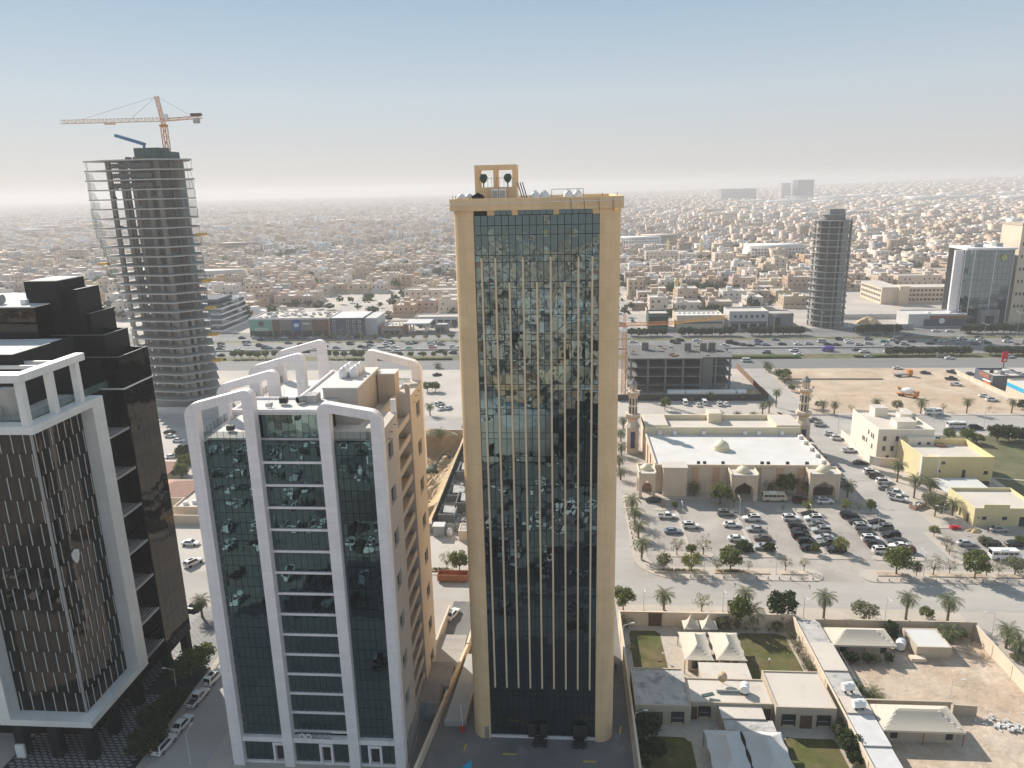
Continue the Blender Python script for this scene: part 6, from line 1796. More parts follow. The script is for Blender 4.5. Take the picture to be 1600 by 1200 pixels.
o = root('blue_sign', (-14.8, 96.5, 0), 'bright blue triangular sign panel at the yard edge', 'sign')
MB().vprism([(-17.6, 0.6), (-15.2, 0.6), (-15.0, 3.4)], 95.4, 95.6).build('panel', 'sky_blue_panel', o)
MB().tube((-16.0, 95.7, 0), (-16.0, 95.7, 1.4), 0.06, 5).build('post', 'dark_metal', o)
ym = MB()
for (x, y, a, w, l) in ((-9.5, 100.6, 0, 0.35, 2.2), (3.6, 99.6, 0, 0.35, 2.2), (-17.0, 101.8, 1.5, 0.3, 1.6), (9.0, 107.0, 1.4, 0.3, 2.0)):
    ym.obox((x, y, 0.02), (l, w, 0.012), a)
struct('yard_markings', ym, 'paint_yellow')
for i, (x, lb) in enumerate(((-4.6, 'black parked buggy at the tower entrance, ramp side'), (2.0, 'black parked buggy at the tower entrance, villa side'))):
    o = root('golf_buggy', (x, 102.7, 0.01), lb, 'buggy')
    MB().box(x - 1.2, x + 1.2, 102.2, 103.2, 0.3, 0.8).build('body', 'dark_metal', o); MB().box(x - 0.9, x + 0.8, 102.25, 103.15, 1.55, 1.62).build('roof', 'black_panel', o)
    MB().box(x - 0.3, x + 0.1, 102.3, 103.1, 0.9, 1.4).build('seat', 'cloth_dark', o)
    for sx in (-0.8, 0.7):
        MB().tube((x + sx, 102.3, 0.8), (x + sx, 102.3, 1.56), 0.04, 4).build('post', 'dark_metal', o)
        for yy in (102.25, 103.0):
            MB().tube((x + sx, yy, 0.25), (x + sx, yy + 0.15, 0.25), 0.25, 10).build('wheel', 'tyre', o)
def person(x, y, z, label, face=0.0, cloth='cloth_dark', stride=0.25):
    """one continuous skinned body with clothing and hair as children"""
    o = root('person', (x, y, z), label, 'person', rz=face)
    me = bpy.data.meshes.new('body')
    V_ = [(0, 0, 0.95), (0, 0, 1.18), (0, 0, 1.42), (0, 0, 1.52), (0.02, 0, 1.68), (0, 0.19, 1.40), (0.05, 0.25, 1.12), (0.16, 0.24, 0.90), (0, -0.19, 1.40), (-0.06, -0.25, 1.12), (0.0, -0.25, 0.88),
          (0, 0.1, 0.90), (stride * 0.6, 0.1, 0.50), (stride * 0.5, 0.1, 0.08), (stride * 0.5 + 0.18, 0.1, 0.04), (0, -0.1, 0.90), (-stride * 0.2, -0.1, 0.48), (-stride, -0.1, 0.10), (-stride + 0.18, -0.1, 0.04)]
    E_ = [(0, 1), (1, 2), (2, 3), (3, 4), (2, 5), (5, 6), (6, 7), (2, 8), (8, 9), (9, 10), (0, 11), (11, 12), (12, 13), (13, 14), (0, 15), (15, 16), (16, 17), (17, 18)]
    rad = [0.16, 0.15, 0.17, 0.06, 0.11, 0.07, 0.055, 0.04, 0.07, 0.055, 0.04, 0.10, 0.07, 0.05, 0.045, 0.10, 0.07, 0.05, 0.045]
    me.from_pydata(V_, E_, []); me.materials.append(MATS[cloth])
    b_ = bpy.data.objects.new('body', me); COL.objects.link(b_); b_.parent = o
    sk = b_.modifiers.new('skin', 'SKIN'); sv = me.skin_vertices[0].data
    for i, r in enumerate(rad):
        sv[i].radius = (r, r); sv[i].use_root = (i == 0)
    sb = b_.modifiers.new('sub', 'SUBSURF'); sb.levels = 1; sb.render_levels = 1
    hm = MB().dome(0.0, 0, 1.68, 0.125, 0.13, 10, 4).mesh('hair', 'cloth_dark'); inst('hair', hm, o)
    return o
person(9.2, 122.6, 0.01, 'person in dark clothes walking beside the villa wall', R(-90), 'cloth_dark')
person(109.8, 184.2, 0.01, 'person in dark clothes crossing towards the low olive building', R(10), 'cloth_dark', 0.35)
person(9.6, 124.0, 0.01, 'second figure in dark red by the villa wall', R(60), 'cloth_red') if False else None

# ================================================================ excavation, rubble strip and hoardings between the towers
fence('sheet_fence', [(-42, 180.6), (-27.2, 180.6)], 2.4, 'fence_grey', 'grey sheet fence across the rubble plot behind the street', 'fence', 3.0)
o = fence('sheet_fence', [(-36.6, 182), (-36.6, 262)], 3.2, 'hoarding', 'dark sheet fence along the edge of the excavation', 'fence', 4.0)
o = root('transformer_box', (-34.2, 178.6, 0), 'large grey utility cabinet in front of the sheet fence', 'cabinet')
MB().box(-35.6, -32.8, 177.4, 179.8, 0.1, 3.0).build('body', 'fence_grey', o); MB().box(-35.8, -32.6, 177.2, 180, 3.0, 3.2).build('roof', 'roof_white', o)
o = root('utility_drum', (-31.4, 178.2, 0), 'small white utility tank beside the grey cabinet', 'tank')
MB().lathe([(0.8, 0.1), (0.85, 1.6), (0.6, 2.1), (0.2, 2.3)], -31.4, 178.2, 12).build('body', 'white_paint', o, True); MB().cyl(-31.4, 178.2, 2.25, 2.4, 0.2, 8).build('cap', 'grey_metal', o)
o = parapet_box('guard_hut', -28.6, -22, 175.6, 180.2, 2.6, 'cream_wall', 'rubble', 'low white hut with rubble on its roof beside the sheet fence', 'hut', 0.2)
for i, (x, y, sx, sy, h) in enumerate(((-33.5, 190, 2.4, 4, 2.6), (-29, 197, 3, 5, 3.4), (-33, 205, 2.4, 5, 2.2), (-28.5, 214, 3, 6, 4.0), (-32.5, 222, 2.6, 5, 3.0), (-27, 232, 4, 8, 4.6), (-33, 240, 2.4, 6, 3.0))):
    o = root('demolished_building', (x, y, 0), 'dark gutted building shell in the rubble strip, %s from the sheet fence' % ('first', 'second', 'third', 'fourth', 'fifth', 'sixth', 'seventh')[i], 'ruin', 'gutted shells in the rubble strip')
    m = MB(); m.box(x - sx, x + sx, y - sy, y - sy + 0.3, 0, h); m.box(x - sx, x - sx + 0.3, y - sy + 0.3, y + sy, 0, h * 0.8); m.box(x + sx - 0.3, x + sx, y - sy + 0.3, y + sy, 0, h); m.box(x - sx + 0.3, x + sx - 0.3, y + sy - 0.3, y + sy, 0, h * 0.7)
    m.build('wall', 'concrete_dark' if i % 2 else 'concrete', o)
    MB().obox((x + 0.4, y + 0.6, h * 0.75), (sx * 1.5, sy * 1.1, 0.25), 0.08, 0.12).build('slab', 'roof_dirty', o)
r_ = random.Random(22); m = MB()
for k in range(420):
    x = r_.uniform(-36, -22); y = r_.uniform(182, 262)
    m.obox((x, y, r_.uniform(0.0, 0.5)), (r_.uniform(.3, 1.8), r_.uniform(.3, 1.2), r_.uniform(.15, .7)), r_.uniform(0, 3), r_.uniform(-.4, .4))
o = m.build('rubble', 'rubble'); o['kind'] = 'stuff'; o['label'] = 'broken concrete rubble strewn between the gutted shells'; o['category'] = 'rubble'
heap('earth_heap', -50.5, 262, 8, 3.0, 2.2, 'pit_earth', 'ochre spoil bank at the far end of the excavation', 'earth heap', 8)
heap('earth_heap', -48, 196, 5, 6, 4.5, 'pit_earth', 'ochre spoil heap inside the near end of the excavation', 'earth heap', 9, -5.5)
# excavator in the pit
ex, ey, ez = -48.0, 243.0, -8.3
o = root('excavator', (ex, ey, ez), 'dark excavator with raised boom inside the excavation', 'excavator', rz=R(35))
def part(nm, mb_, mt, par):
    q = bpy.data.objects.new(nm, mb_.mesh(nm, mt)); COL.objects.link(q); q.parent = par; return q
for s_ in (-1.2, 1.2):
    part('track', MB().prism([(p[0], p[1]) for p in rounded(-2.0, 2.0, s_ - 0.35, s_ + 0.35, 0.3, 3)], 0, 0.9), 'dark_metal', o)
part('house', MB().box(-2.0, 1.4, -1.3, 1.3, 1.1, 2.4), 'net_green', o)
part('turntable', MB().cyl(0, 0, 0.9, 1.12, 1.0, 12), 'dark_metal', o)
c_ = part('cab', MB().box(0.2, 1.6, -1.3, -0.1, 2.4, 3.7), 'net_green', o)
part('cab_window', MB().box(1.6, 1.62, -1.2, -0.2, 2.6, 3.5), 'window_dark', c_)
part('boom', MB().tube((1.3, 0.4, 1.8), (4.6, 0.4, 6.4), 0.32, 6, 0.26), 'net_green', o)
part('stick', MB().tube((4.6, 0.4, 6.4), (7.0, 0.4, 5.0), 0.24, 6, 0.18), 'net_green', o)
part('bucket', MB().obox((7.2, 0.4, 4.5), (0.9, 1.2, 1.0), 0, 0.5), 'dark_metal', o)
o = root('small_digger', (-57.0, 247, -8.0), 'orange digger at the shaded side of the excavation', 'excavator', rz=R(80))
for s_ in (-1.0, 1.0):
    part('track', MB().box(-1.6, 1.6, s_ - 0.3, s_ + 0.3, 0, 0.8), 'dark_metal', o)
part('house', MB().box(-1.5, 1.1, -1.1, 1.1, 0.9, 2.0), 'crane_orange', o); part('cab', MB().box(-0.1, 1.1, -1.0, 0, 2.0, 3.1), 'crane_orange', o)
part('boom', MB().tube((1.0, 0.3, 1.5), (3.4, 0.3, 4.6), 0.25, 6), 'crane_orange', o); part('stick', MB().tube((3.4, 0.3, 4.6), (5.0, 0.3, 2.8), 0.2, 6), 'crane_orange', o)
o = root('white_truck', (-39.5, 270.5, 0.02), 'small white truck parked at the head of the excavation', 'truck', rz=R(90))
part('cab', cabin(MB(), 0.8, 0.9, 1.9, 2.2, 0.5, 2.1, 0.95, 0.85), 'white_paint', o); part('bed', MB().box(-2.4, 0.7, -1.0, 1.0, 0.7, 1.2), 'dark_metal', o); part('chassis', MB().box(-2.3, 2.1, -0.6, 0.6, 0.4, 0.7), 'dark_metal', o)
for wx_ in (-1.5, 1.5):
    for wy_ in (-0.9, 0.9):
        inst('wheel', KIT['p'][-5][1] if False else wheel_mesh(0.4), o, (wx_, wy_, 0.4))
# open steel skip on the street
o = root('steel_skip', (-27.0, 155.3, 0.02), 'long open rusty steel skip on the street between the towers', 'skip')
m = MB(); X0, X1, Y0, Y1 = -30.6, -23.4, 154.2, 156.6
m.box(X0, X1, Y0, Y0 + 0.12, 0.35, 2.0); m.box(X0, X1, Y1 - 0.12, Y1, 0.35, 2.0); m.box(X0, X0 + 0.12, Y0 + 0.12, Y1 - 0.12, 0.35, 2.0); m.box(X1 - 0.12, X1, Y0 + 0.12, Y1 - 0.12, 0.35, 2.0); m.box(X0 + 0.12, X1 - 0.12, Y0 + 0.12, Y1 - 0.12, 0.35, 0.5)
m.build('body', 'rust_red', o)
for k in range(8):
    x = X0 + 0.5 + k * 0.88
    MB().box(x, x + 0.14, Y0 - 0.1, Y0, 0.35, 1.95).build('rib', 'rust_red', o)
for x in (X0 + 1.0, X1 - 1.0):
    MB().box(x - 0.2, x + 0.2, Y0 + 0.2, Y1 - 0.2, 0, 0.35).build('skid', 'dark_metal', o)
for i, (a, b) in enumerate(((-33.6, -27.9), (-24.6, -20.0))):
    o = root('planting_bed', ((a + b) / 2, 159.6, 0.13), 'kerbed planting bed with low shrubs between the towers, %s one' % ('left' if i == 0 else 'right'), 'planting bed')
    MB().box(a, b, 158.8, 160.3, 0.13, 0.4).build('kerb', 'kerb_red', o); MB().box(a + 0.15, b - 0.15, 158.95, 160.15, 0.4, 0.45).build('soil', 'dirt_red', o)
    m = MB(); leaf_cloud(m, random.Random(i), (a + b) / 2, 159.55, 0.6, (b - a) / 2 - 0.2, 0.5, 0.35, 260, 0.14, 0.1); m.build('shrub_leaves', 'leaf_o', o, kind='stuff')
# planting beds of the mosque car park
for i, (a, b, full) in enumerate(((20.8, 33.4, 1), (35.0, 43.5, 1), (43.8, 47.8, 0), (50.4, 56.6, 0), (72.5, 80.0, 0), (84.0, 92.6, 0), (92.8, 97.2, 0), (99.0, 106.6, 0))):
    o = root('planting_bed', ((a + b) / 2, 161.2, 0.14), 'earth planting bed along the car park street edge, %s from the corner' % ('first', 'second', 'third', 'fourth', 'fifth', 'sixth', 'seventh', 'eighth')[i], 'planting bed', 'planting beds along the car park edge')
    MB().box(a, b, 160.2, 161.9, 0.14, 0.32).build('kerb', 'sidewalk', o); MB().box(a + 0.15, b - 0.15, 160.35, 161.75, 0.32, 0.36).build('soil', 'dirt_red', o)
    if full:
        m = MB(); leaf_cloud(m, random.Random(i), (a + b) / 2, 161.1, 0.55, (b - a) / 2 - 0.3, 0.55, 0.35, 420, 0.15, 0.05); m.build('hedge_leaves', 'leaf_o', o, kind='stuff')
# bollards along the kerb
bol = (MB().lathe([(0.16, 0), (0.16, 0.55), (0.1, 0.7)], 0, 0, 8).mesh('bollard_post', 'concrete_pale'), MB().cyl(0, 0, 0, 0.08, 0.22, 8).mesh('bollard_base', 'concrete'))
bps = [(29.0 + 2.55 * k, 158.2) for k in range(12)] + [(71.6 + 2.6 * k, 158.2) for k in range(18)] + [(17.1, 172 + 2.9 * k) for k in range(11)] + [(18.4, 166.0), (20.2, 162.8), (23.0, 160.0), (26.0, 158.5)]
for i, (x, y) in enumerate(bps):
    o = root('bollard', (x, y, 0.135), 'concrete bollard on the car park kerb %s' % ('by the palms' if y > 160 else 'before the planted beds' if x < 62 else 'past the entrance gap'), 'bollard', 'concrete bollards round the mosque car park')
    inst('post', bol[0], o); inst('base', bol[1], o)
# mixer truck and flatbed on the dirt lot
o = root('mixer_truck', (144.7, 312.3, 0.02), 'orange and white concrete mixer truck on the dirt lot', 'truck', rz=R(-40))
part('chassis', MB().box(-4.2, 4.0, -0.9, 0.9, 0.7, 1.2), 'crane_orange', o); c_ = part('cab', cabin(MB(), 2.6, 2.6, 3.9, 4.2, 0.8, 3.0, 1.2, 1.1), 'crane_orange', o)
m = MB(); prof = [(0.4, -3.6), (1.0, -2.4), (1.45, -0.6), (1.4, 0.8), (0.8, 2.2)]
m.lathe(prof, 0, 0, 16); mm = Matrix.Translation((0, 0, 2.6)) @ Matrix.Rotation(R(84), 4, 'Y'); m.v = [tuple(mm @ Vector(p)) for p in m.v]
part('drum', m, 'white_paint', o); part('hopper', MB().obox((-3.6, 0, 3.3), (1.0, 1.2, 0.9)), 'crane_orange', o); part('windscreen', MB().box(4.08, 4.12, -0.95, 0.95, 1.9, 2.7), 'car_glass', c_)
for wx_ in (-3.0, -1.7, 3.0):
    for wy_ in (-1.0, 1.0):
        inst('wheel', wheel_mesh(0.5), o, (wx_, wy_, 0.5))
o = root('flatbed_truck', (157.6, 347.1, 0.02), 'orange-cabbed flatbed truck on the dirt lot', 'truck', rz=R(8))
part('bed', MB().box(-4.4, 1.6, -1.2, 1.2, 1.1, 1.35), 'grey_metal', o); part('chassis', MB().box(-4.2, 4.0, -0.7, 0.7, 0.6, 1.1), 'dark_metal', o); c_ = part('cab', cabin(MB(), 1.9, 1.9, 3.9, 4.1, 0.8, 3.1, 1.2, 1.1), 'crane_orange', o); part('windscreen', MB().box(3.98, 4.04, -0.95, 0.95, 1.9, 2.8), 'car_glass', c_)
for wx_ in (-3.2, -1.9, 3.0):
    for wy_ in (-1.0, 1.0):
        inst('wheel', wheel_mesh(0.5), o, (wx_, wy_, 0.5))
# low houses glimpsed between the dark and the white buildings
o = parapet_box('tiled_house', -124, -112, 192, 206, 4.0, 'cream_wall', 'roof_cream', 'low house with a red tiled hip roof between the dark and white buildings, nearer one', 'house', 0.1)
MB().lathe([(9.2, 4.1), (0.5, 6.4)], -118, 199, 4, math.pi / 4).build('tiled_roof', 'tile_red', o)
o = parapet_box('tiled_house', -140, -127, 204, 222, 4.4, 'cream_wall', 'roof_cream', 'low house with a red tiled hip roof between the dark and white buildings, farther one', 'house', 0.1)
MB().lathe([(10.4, 4.5), (0.5, 7.2)], -133.5, 213, 4, math.pi / 4).build('tiled_roof', 'tile_red', o)
o = parapet_box('flat_house', -112, -98, 186, 198, 3.6, 'cream_wall', 'roof_cream', 'flat-roofed cream house seen through the gap left of the white building', 'house', 0.5)
for k in range(5):
    MB().box(-110 + k * 2.2, -109 + k * 2.2, 188 + k, 189.2 + k, 3.65, 4.6).build('roof_unit', 'white_paint', o)
wall_run('cream street wall with gates left of the white building', [(-128, 183.5), (-92, 183.5)], 2.6, 'cream_wall')
wall_run('grey block wall behind the unfinished tower cars', [(-175, 287), (-140, 287)], 3.0, 'block_white')
# diamond paving under and beside the dark building
o = bpy.data.objects.new('diamond_paving', None); COL.objects.link(o); o['kind'] = 'structure'; o.name = 'diamond_paving'
pm_ = MB().prism([(-0.62, 0), (0, -0.3), (0.62, 0), (0, 0.3)], 0, 0.02, False).mesh('paving_tile', 'concrete')
base_ = MB().box(-92, -70.0, 90, 142, 0.0, 0.15).build('paving_bed', 'dark_metal', o)
cnt = 0; rest = MB()
tiles = []
for i in range(18):
    for j in range(80):
        x = -91.2 + i * 1.28 + (0.64 if j % 2 else 0); y = 90.8 + j * 0.62
        if x > -70.8 or (x < -81.5 and y > 101.5) or 112 < y < 128 and x > -79:
            continue
        tiles.append((x, y))
tiles.sort(key=lambda t: (t[0] + 60) ** 2 * 0.2 + (t[1] - 120) ** 2 * 0.05)
for k, (x, y) in enumerate(tiles):
    if k < 280:
        inst('paving_tile', pm_, o, (x, y, 0.15))
    else:
        rest.prism([(x - 0.62, y), (x, y - 0.3), (x + 0.62, y), (x, y + 0.3)], 0.15, 0.17, False)
rest.build('tile_field', 'concrete', o, kind='stuff')

# garden borders: loose shrubs along the walls
gb = random.Random(66)
for (xa, xb, ya, yb, n_, kinds, wd) in ((44.9, 45.9, 120, 137, 11, 'bosb', 'in the border along the shed-side garden wall'), (12.0, 12.6, 97, 107, 7, 'ddog', 'in the border along the tower yard wall'), (44.8, 45.8, 95, 107, 8, 'doog', 'by the front lawn border'),
                                        (30, 44, 136.4, 137.2, 7, 'gobo', 'at the foot of the street wall'), (52, 62, 126.4, 127.6, 5, 'dogd', 'in front of the long beige tent'), (75, 81, 134.6, 135.8, 4, 'ogbd', 'at the street wall of the sandy yard')):
    for k in range(n_):
        f = (k + gb.uniform(0.2, 0.8)) / n_
        if xb - xa > yb - ya:
            x = xa + (xb - xa) * f; y = gb.uniform(ya, yb)
        else:
            x = gb.uniform(xa, xb); y = ya + (yb - ya) * f
        kd = gb.choice(kinds)
        place_tree(x, y, gb.uniform(0.8, 1.5), gb.uniform(1.2, 2.7), kd, '%s shrub %s' % ({'g': 'green', 's': 'sparse', 'o': 'olive', 'd': 'dark green', 'b': 'dry brown'}[kd], wd), 'garden border shrubs', 'shrub')

# ================================================================ frontage beyond the highway
S = root('shopping_strip', (-176, 452, 0), 'two-storey shopping strip with coloured shop panels across the highway', 'shop building')
MB().box(-203, -150.5, 452.5, 482, 0, 11.4).build('wall', 'cream_wall', S)
MB().box(-202.6, -150.9, 452.9, 481.6, 11.4, 11.5).build('roof', 'roof_cream', S)
pm = MB(); pm.box(-203, -150.5, 452.5, 452.9, 11.4, 12.4); pm.box(-203, -202.6, 452.9, 482, 11.4, 12.2); pm.box(-150.9, -150.5, 452.9, 482, 11.4, 12.2)
pm.build('parapet', 'white_stone', S)
for (a, b, mt) in ((-202.8, -187.6, 'shop_green'), (-187.4, -183.2, 'shop_brown'), (-183.0, -174.8, 'shop_grey'), (-174.6, -169.2, 'shop_blue'), (-169.0, -161.4, 'shop_grey'), (-161.2, -151.0, 'shop_brown')):
    p_ = MB().box(a, b, 452.1, 452.48, 0.3, 11.2).build('shop_panel', mt, S)
    MB().box(a + 0.5, b - 0.5, 451.9, 452.1, 0.4, 4.2).build('shop_window', 'window_dark', p_)
for r in range(4):
    for q in range(6):
        MB().box(-199.0 + q * 1.5, -198.0 + q * 1.5, 452.0, 452.1, 1.2 + r * 1.3, 2.1 + r * 1.3).build('lattice_window', 'sign_white', S)
MB().tube((-195.0, 452.05, 8.8), (-195.0, 451.8, 8.8), 2.0, 20).build('round_sign', 'shop_grey', S)
MB().tube((-195.0, 451.85, 8.8), (-195.0, 451.75, 8.8), 1.5, 20).build('round_sign_disc', 'slate_blue', S)
MB().box(-173.4, -170.4, 451.95, 452.1, 6.6, 8.8).build('shop_sign', 'sign_white', S); MB().box(-167.6, -163, 451.95, 452.1, 8.2, 9.0).build('shop_sign', 'sign_white', S); MB().box(-158.6, -152.6, 451.95, 452.1, 7.0, 9.4).build('shop_sign', 'shop_rust', S)
r_ = random.Random(31)
for k in range(46):
    x = r_.uniform(-200, -152); y = r_.uniform(455, 480)
    MB().box(x, x + r_.uniform(1, 2.6), y, y + r_.uniform(1, 2), 11.5, 11.5 + r_.uniform(0.8, 1.8)).build('roof_unit', r_.choice(('white_paint', 'grey_metal', 'roof_cream')), S)
S2_ = root('slate_building', (-139, 452, 0), 'dark slate building with white window boxes beside the shopping strip', 'building')
MB().box(-149.6, -128.5, 452.5, 478, 0, 11.8).build('wall', 'slate_blue', S2_); MB().box(-128.49, -120.5, 456, 478, 0, 11.2).build('side_wing', 'block_white', S2_); MB().box(-149.3, -128.8, 452.8, 477.7, 11.8, 12.0).build('roof', 'roof_metal', S2_)
for r in range(3):
    for x in (-147.4, -138.6, -134.6, -131.0):
        w_ = MB().box(x - 0.8, x + 0.8, 452.35, 452.5, 2.2 + r * 3.2, 4.2 + r * 3.2).build('window_box', 'sign_white', S2_)
        MB().box(x - 0.55, x + 0.55, 452.3, 452.35, 2.4 + r * 3.2, 4.0 + r * 3.2).build('window_pane', 'window_dark', w_)
o = parapet_box('brick_shop', -118.5, -104.5, 456, 476, 5.2, 'tile_red', 'roof_cream', 'low red-brown shop next to the filling station', 'shop', 0.7)
MB().box(-117.8, -105.2, 455.8, 456, 3.0, 4.4).build('fascia', 'concrete_pale', o)
for x in (-116, -112.5, -109):
    MB().box(x, x + 2.4, 455.85, 456, 0.3, 2.8).build('shop_window', 'window_dark', o)
for k in range(8):
    MB().box(-117 + k * 1.5, -116 + k * 1.5, 462 + (k % 3) * 3, 463 + (k % 3) * 3, 5.25, 6.4).build('roof_unit', 'white_paint', o)
o = root('filling_station', (-97, 470, 0), 'white filling station canopy on columns across the highway', 'canopy')
MB().box(-104.0, -88.0, 462, 478, 5.6, 6.4).build('canopy_roof', 'roof_metal', o)
for x in (-101, -91):
    for y in (465, 475):
        MB().box(x - 0.4, x + 0.4, y - 0.4, y + 0.4, 0, 5.6).build('column', 'sign_white', o)
        MB().box(x - 1.6, x - 0.7, y - 0.3, y + 0.3, 0, 1.7).build('pump', 'sign_white', o)
o = parapet_box('station_kiosk', -84.5, -76.5, 462, 470, 5.0, 'concrete', 'roof_white', 'small white-roofed kiosk beside the filling station canopy', 'kiosk', 0.6)
for x in (-83.5, -80.6):
    MB().box(x, x + 2.2, 461.9, 462, 0.4, 3.6).build('shop_window', 'window_dark', o)
o = parapet_box('workshop_row', -103, -62, 488, 500, 5.6, 'block_white', 'roof_cream', 'long white workshop row with dark bays behind the filling station', 'workshop', 0.6)
for k in range(8):
    MB().box(-101.6 + k * 4.8, -98.0 + k * 4.8, 487.9, 488, 0.1, 4.0).build('bay_door', 'window_dark', o)
o = root('terraced_building', (-246, 480, 0), 'glass building with stepped white terraces behind the unfinished tower', 'building')
for k in range(5):
    z = k * 3.4
    MB().box(-262, -231 - k * 1.0, 474 + k * 2.0, 520, z + 0.9, z + 3.4).build('glass_storey', 'glass_blue', o)
    MB().box(-263, -230 - k * 1.0, 473 + k * 2.0, 521, z + 0.01, z + 0.9).build('white_terrace', 'white_stone', o)
MB().box(-258, -240, 488, 512, 17.4, 19.6).build('roof_room', 'slate_blue', o)
o = parapet_box('white_shop', 102.0, 126.0, 466, 484, 10.6, 'block_white', 'roof_cream', 'white two-storey shop block facing the highway, left of the round tower', 'shop building', 1.0)
for k in range(6):
    MB().box(105 + k * 3.4, 106.4 + k * 3.4, 465.9, 466, 7.4, 9.2).build('window', 'window_dark', o)
MB().box(102.6, 125.4, 465.7, 466, 4.2, 5.0).build('fascia', 'slate_blue', o)
for k in range(4):
    MB().box(103.4 + k * 5.7, 107.8 + k * 5.7, 465.88, 466, 0.3, 3.8).build('shop_window', 'window_dark', o)
o = parapet_box('tan_shop', 69.5, 98.5, 466, 486, 8.4, 'cream_wall', 'roof_white', 'tan two-storey shop block across the highway beside the white one', 'shop building', 0.9)
MB().box(70.0, 98.0, 465.8, 466, 4.0, 5.2).build('fascia', 'concrete_dark', o)
for k in range(9):
    MB().box(71 + k * 3.0, 72.6 + k * 3.0, 470.0, 470.1, 9.4, 10.6).build('roof_tank', 'white_paint', o)
o = parapet_box('bare_shell', 127, 142, 468, 482, 9.0, 'concrete', 'roof_dirty', 'unfinished grey-brown shell building next to the round tower', 'building', 0.6)
MB().box(131, 134, 467.9, 468, 1, 7).build('opening', 'window_dark', o)
o = parapet_box('teal_shop', 52, 64.5, 468, 482, 9.6, 'net_green', 'roof_cream', 'dark green shop block at the edge of the beige tower', 'shop building', 0.8)
MB().box(53, 63.5, 467.8, 468, 5.2, 8.0).build('shop_window', 'window_dark', o)
o = parapet_box('corner_shop', 213, 248, 471, 488, 7.2, 'block_white', 'roof_white', 'white shop with dark front and red sign before the glass office tower', 'shop building', 0.7)
MB().box(222.5, 247.8, 470.7, 471, 0.3, 4.6).build('shop_front', 'slate_blue', o); MB().box(226, 247.6, 470.5, 471, 4.8, 6.8).build('sign_band', 'shop_rust', o)
for x in (228, 241):
    MB().dome(x, 478, 7.3, 1.3, 1.1, 12, 5).build('roof_dome', 'white_paint', o)
MB().tube((233.0, 470.6, 3.6), (233.0, 470.4, 3.6), 1.8, 18).build('round_sign', 'sign_white', o)
fence('site_hoarding', [(184, 462.5), (198, 462.5)], 3.2, 'shop_blue', 'bright blue site hoarding across the highway', 'hoarding', 3.5)
fence('site_hoarding', [(198.2, 462.5), (213, 462.5)], 3.2, 'fence_grey', 'grey-white site hoarding next to the blue one', 'hoarding', 3.5)
fence('site_hoarding', [(175, 474), (184, 462.8)], 2.6, 'sign_white', 'white panelled site wall slanting towards the round tower', 'hoarding', 3.0)
o = root('school_building', (255, 560, 0), 'long cream school with rows of small dark windows behind the corner shop', 'school')
MB().box(232, 246, 560, 600, 0, 12).build('wing', 'cream_wall', o); MB().box(246.01, 286, 566, 582, 0, 11).build('wing', 'cream_wall', o); MB().box(243.5, 250.5, 557, 566, 0, 13.5).build('stair_tower', 'cream_wall', o)
MB().box(231.8, 246.2, 559.8, 600.2, 12, 12.5).build('roof', 'roof_cream', o); MB().box(246.3, 286.2, 565.8, 582.2, 11, 11.5).build('roof', 'roof_cream', o)
for r in range(3):
    for k in range(12):
        MB().box(251.4 + k * 2.8, 253.2 + k * 2.8, 565.9, 566, 1.6 + r * 3.4, 3.2 + r * 3.4).build('window', 'window_dark', o)
    for k in range(12):
        MB().box(231.9, 232, 562 + k * 3.1, 563.8 + k * 3.1, 1.8 + r * 3.6, 3.4 + r * 3.6).build('window', 'window_dark', o)
sheet('school_yard', 'pale_lot', 180, 231, 500, 556, Z2)
wall_run('long white yard wall between the round tower and the school', [(182, 500), (230, 500)], 3.0, 'block_white')
def far_minaret(x, y, h, label):
    o = root('minaret', (x, y, 0), label, 'minaret')
    MB().box(x - 2, x + 2, y - 2, y + 2, 0, h * 0.5).build('base', 'yellow_wall', o); MB().lathe([(1.6, h * 0.5), (1.5, h * 0.82), (2.3, h * 0.85), (2.3, h * 0.88), (1.1, h * 0.88), (1.1, h * 0.95), (0.1, h)], x, y, 8).build('shaft', 'yellow_wall', o)
far_minaret(121.5, 905, 26, 'left of two ochre minarets among the far houses'); far_minaret(161.9, 915, 26, 'right of two ochre minarets among the far houses')
far_minaret(86.3, 588, 18, 'slender sandy minaret standing alone among the nearer houses')
o = parapet_box('far_mosque', 112, 172, 900, 935, 9, 'cream_wall', 'roof_cream', 'ochre mosque hall between its two far minarets', 'mosque', 1.0)
MB().dome(150, 918, 9, 4, 3.5, 16, 6).build('dome', 'slate_blue', o)
for (nm, x0, x1, y0, y1, h, mt, lb) in (('grey_far_block', 1030, 1100, 3480, 3560, 100, 'slate_blue', 'dark boxy block standing high on the hazy skyline'),
                                        ('pale_far_block', 965, 1005, 3500, 3560, 86, 'concrete_pale', 'pale boxy block beside the dark one on the hazy skyline'),
                                        ('long_far_hall', 720, 880, 3600, 3700, 62, 'concrete', 'long grey hall on the hazy skyline'),
                                        ('white_far_hall', 120, 270, 3300, 3380, 30, 'roof_white', 'long white vaulted hall on the hazy skyline')):
    if nm != 'white_far_hall':
        o = parapet_box(nm, x0, x1, y0, y1, h * 0.9, mt, 'roof_white', lb, 'building', 2)
    else:
        o = root(nm, ((x0 + x1) / 2, y0, 0), lb, 'building')
        pts = [(x0 + (x1 - x0) * k / 16, 4 + 22 * math.sin(math.pi * k / 16)) for k in range(17)]
        MB().vprism([(x0, 0)] + pts + [(x1, 0)], y0, y1).build('vault', 'roof_white', o)

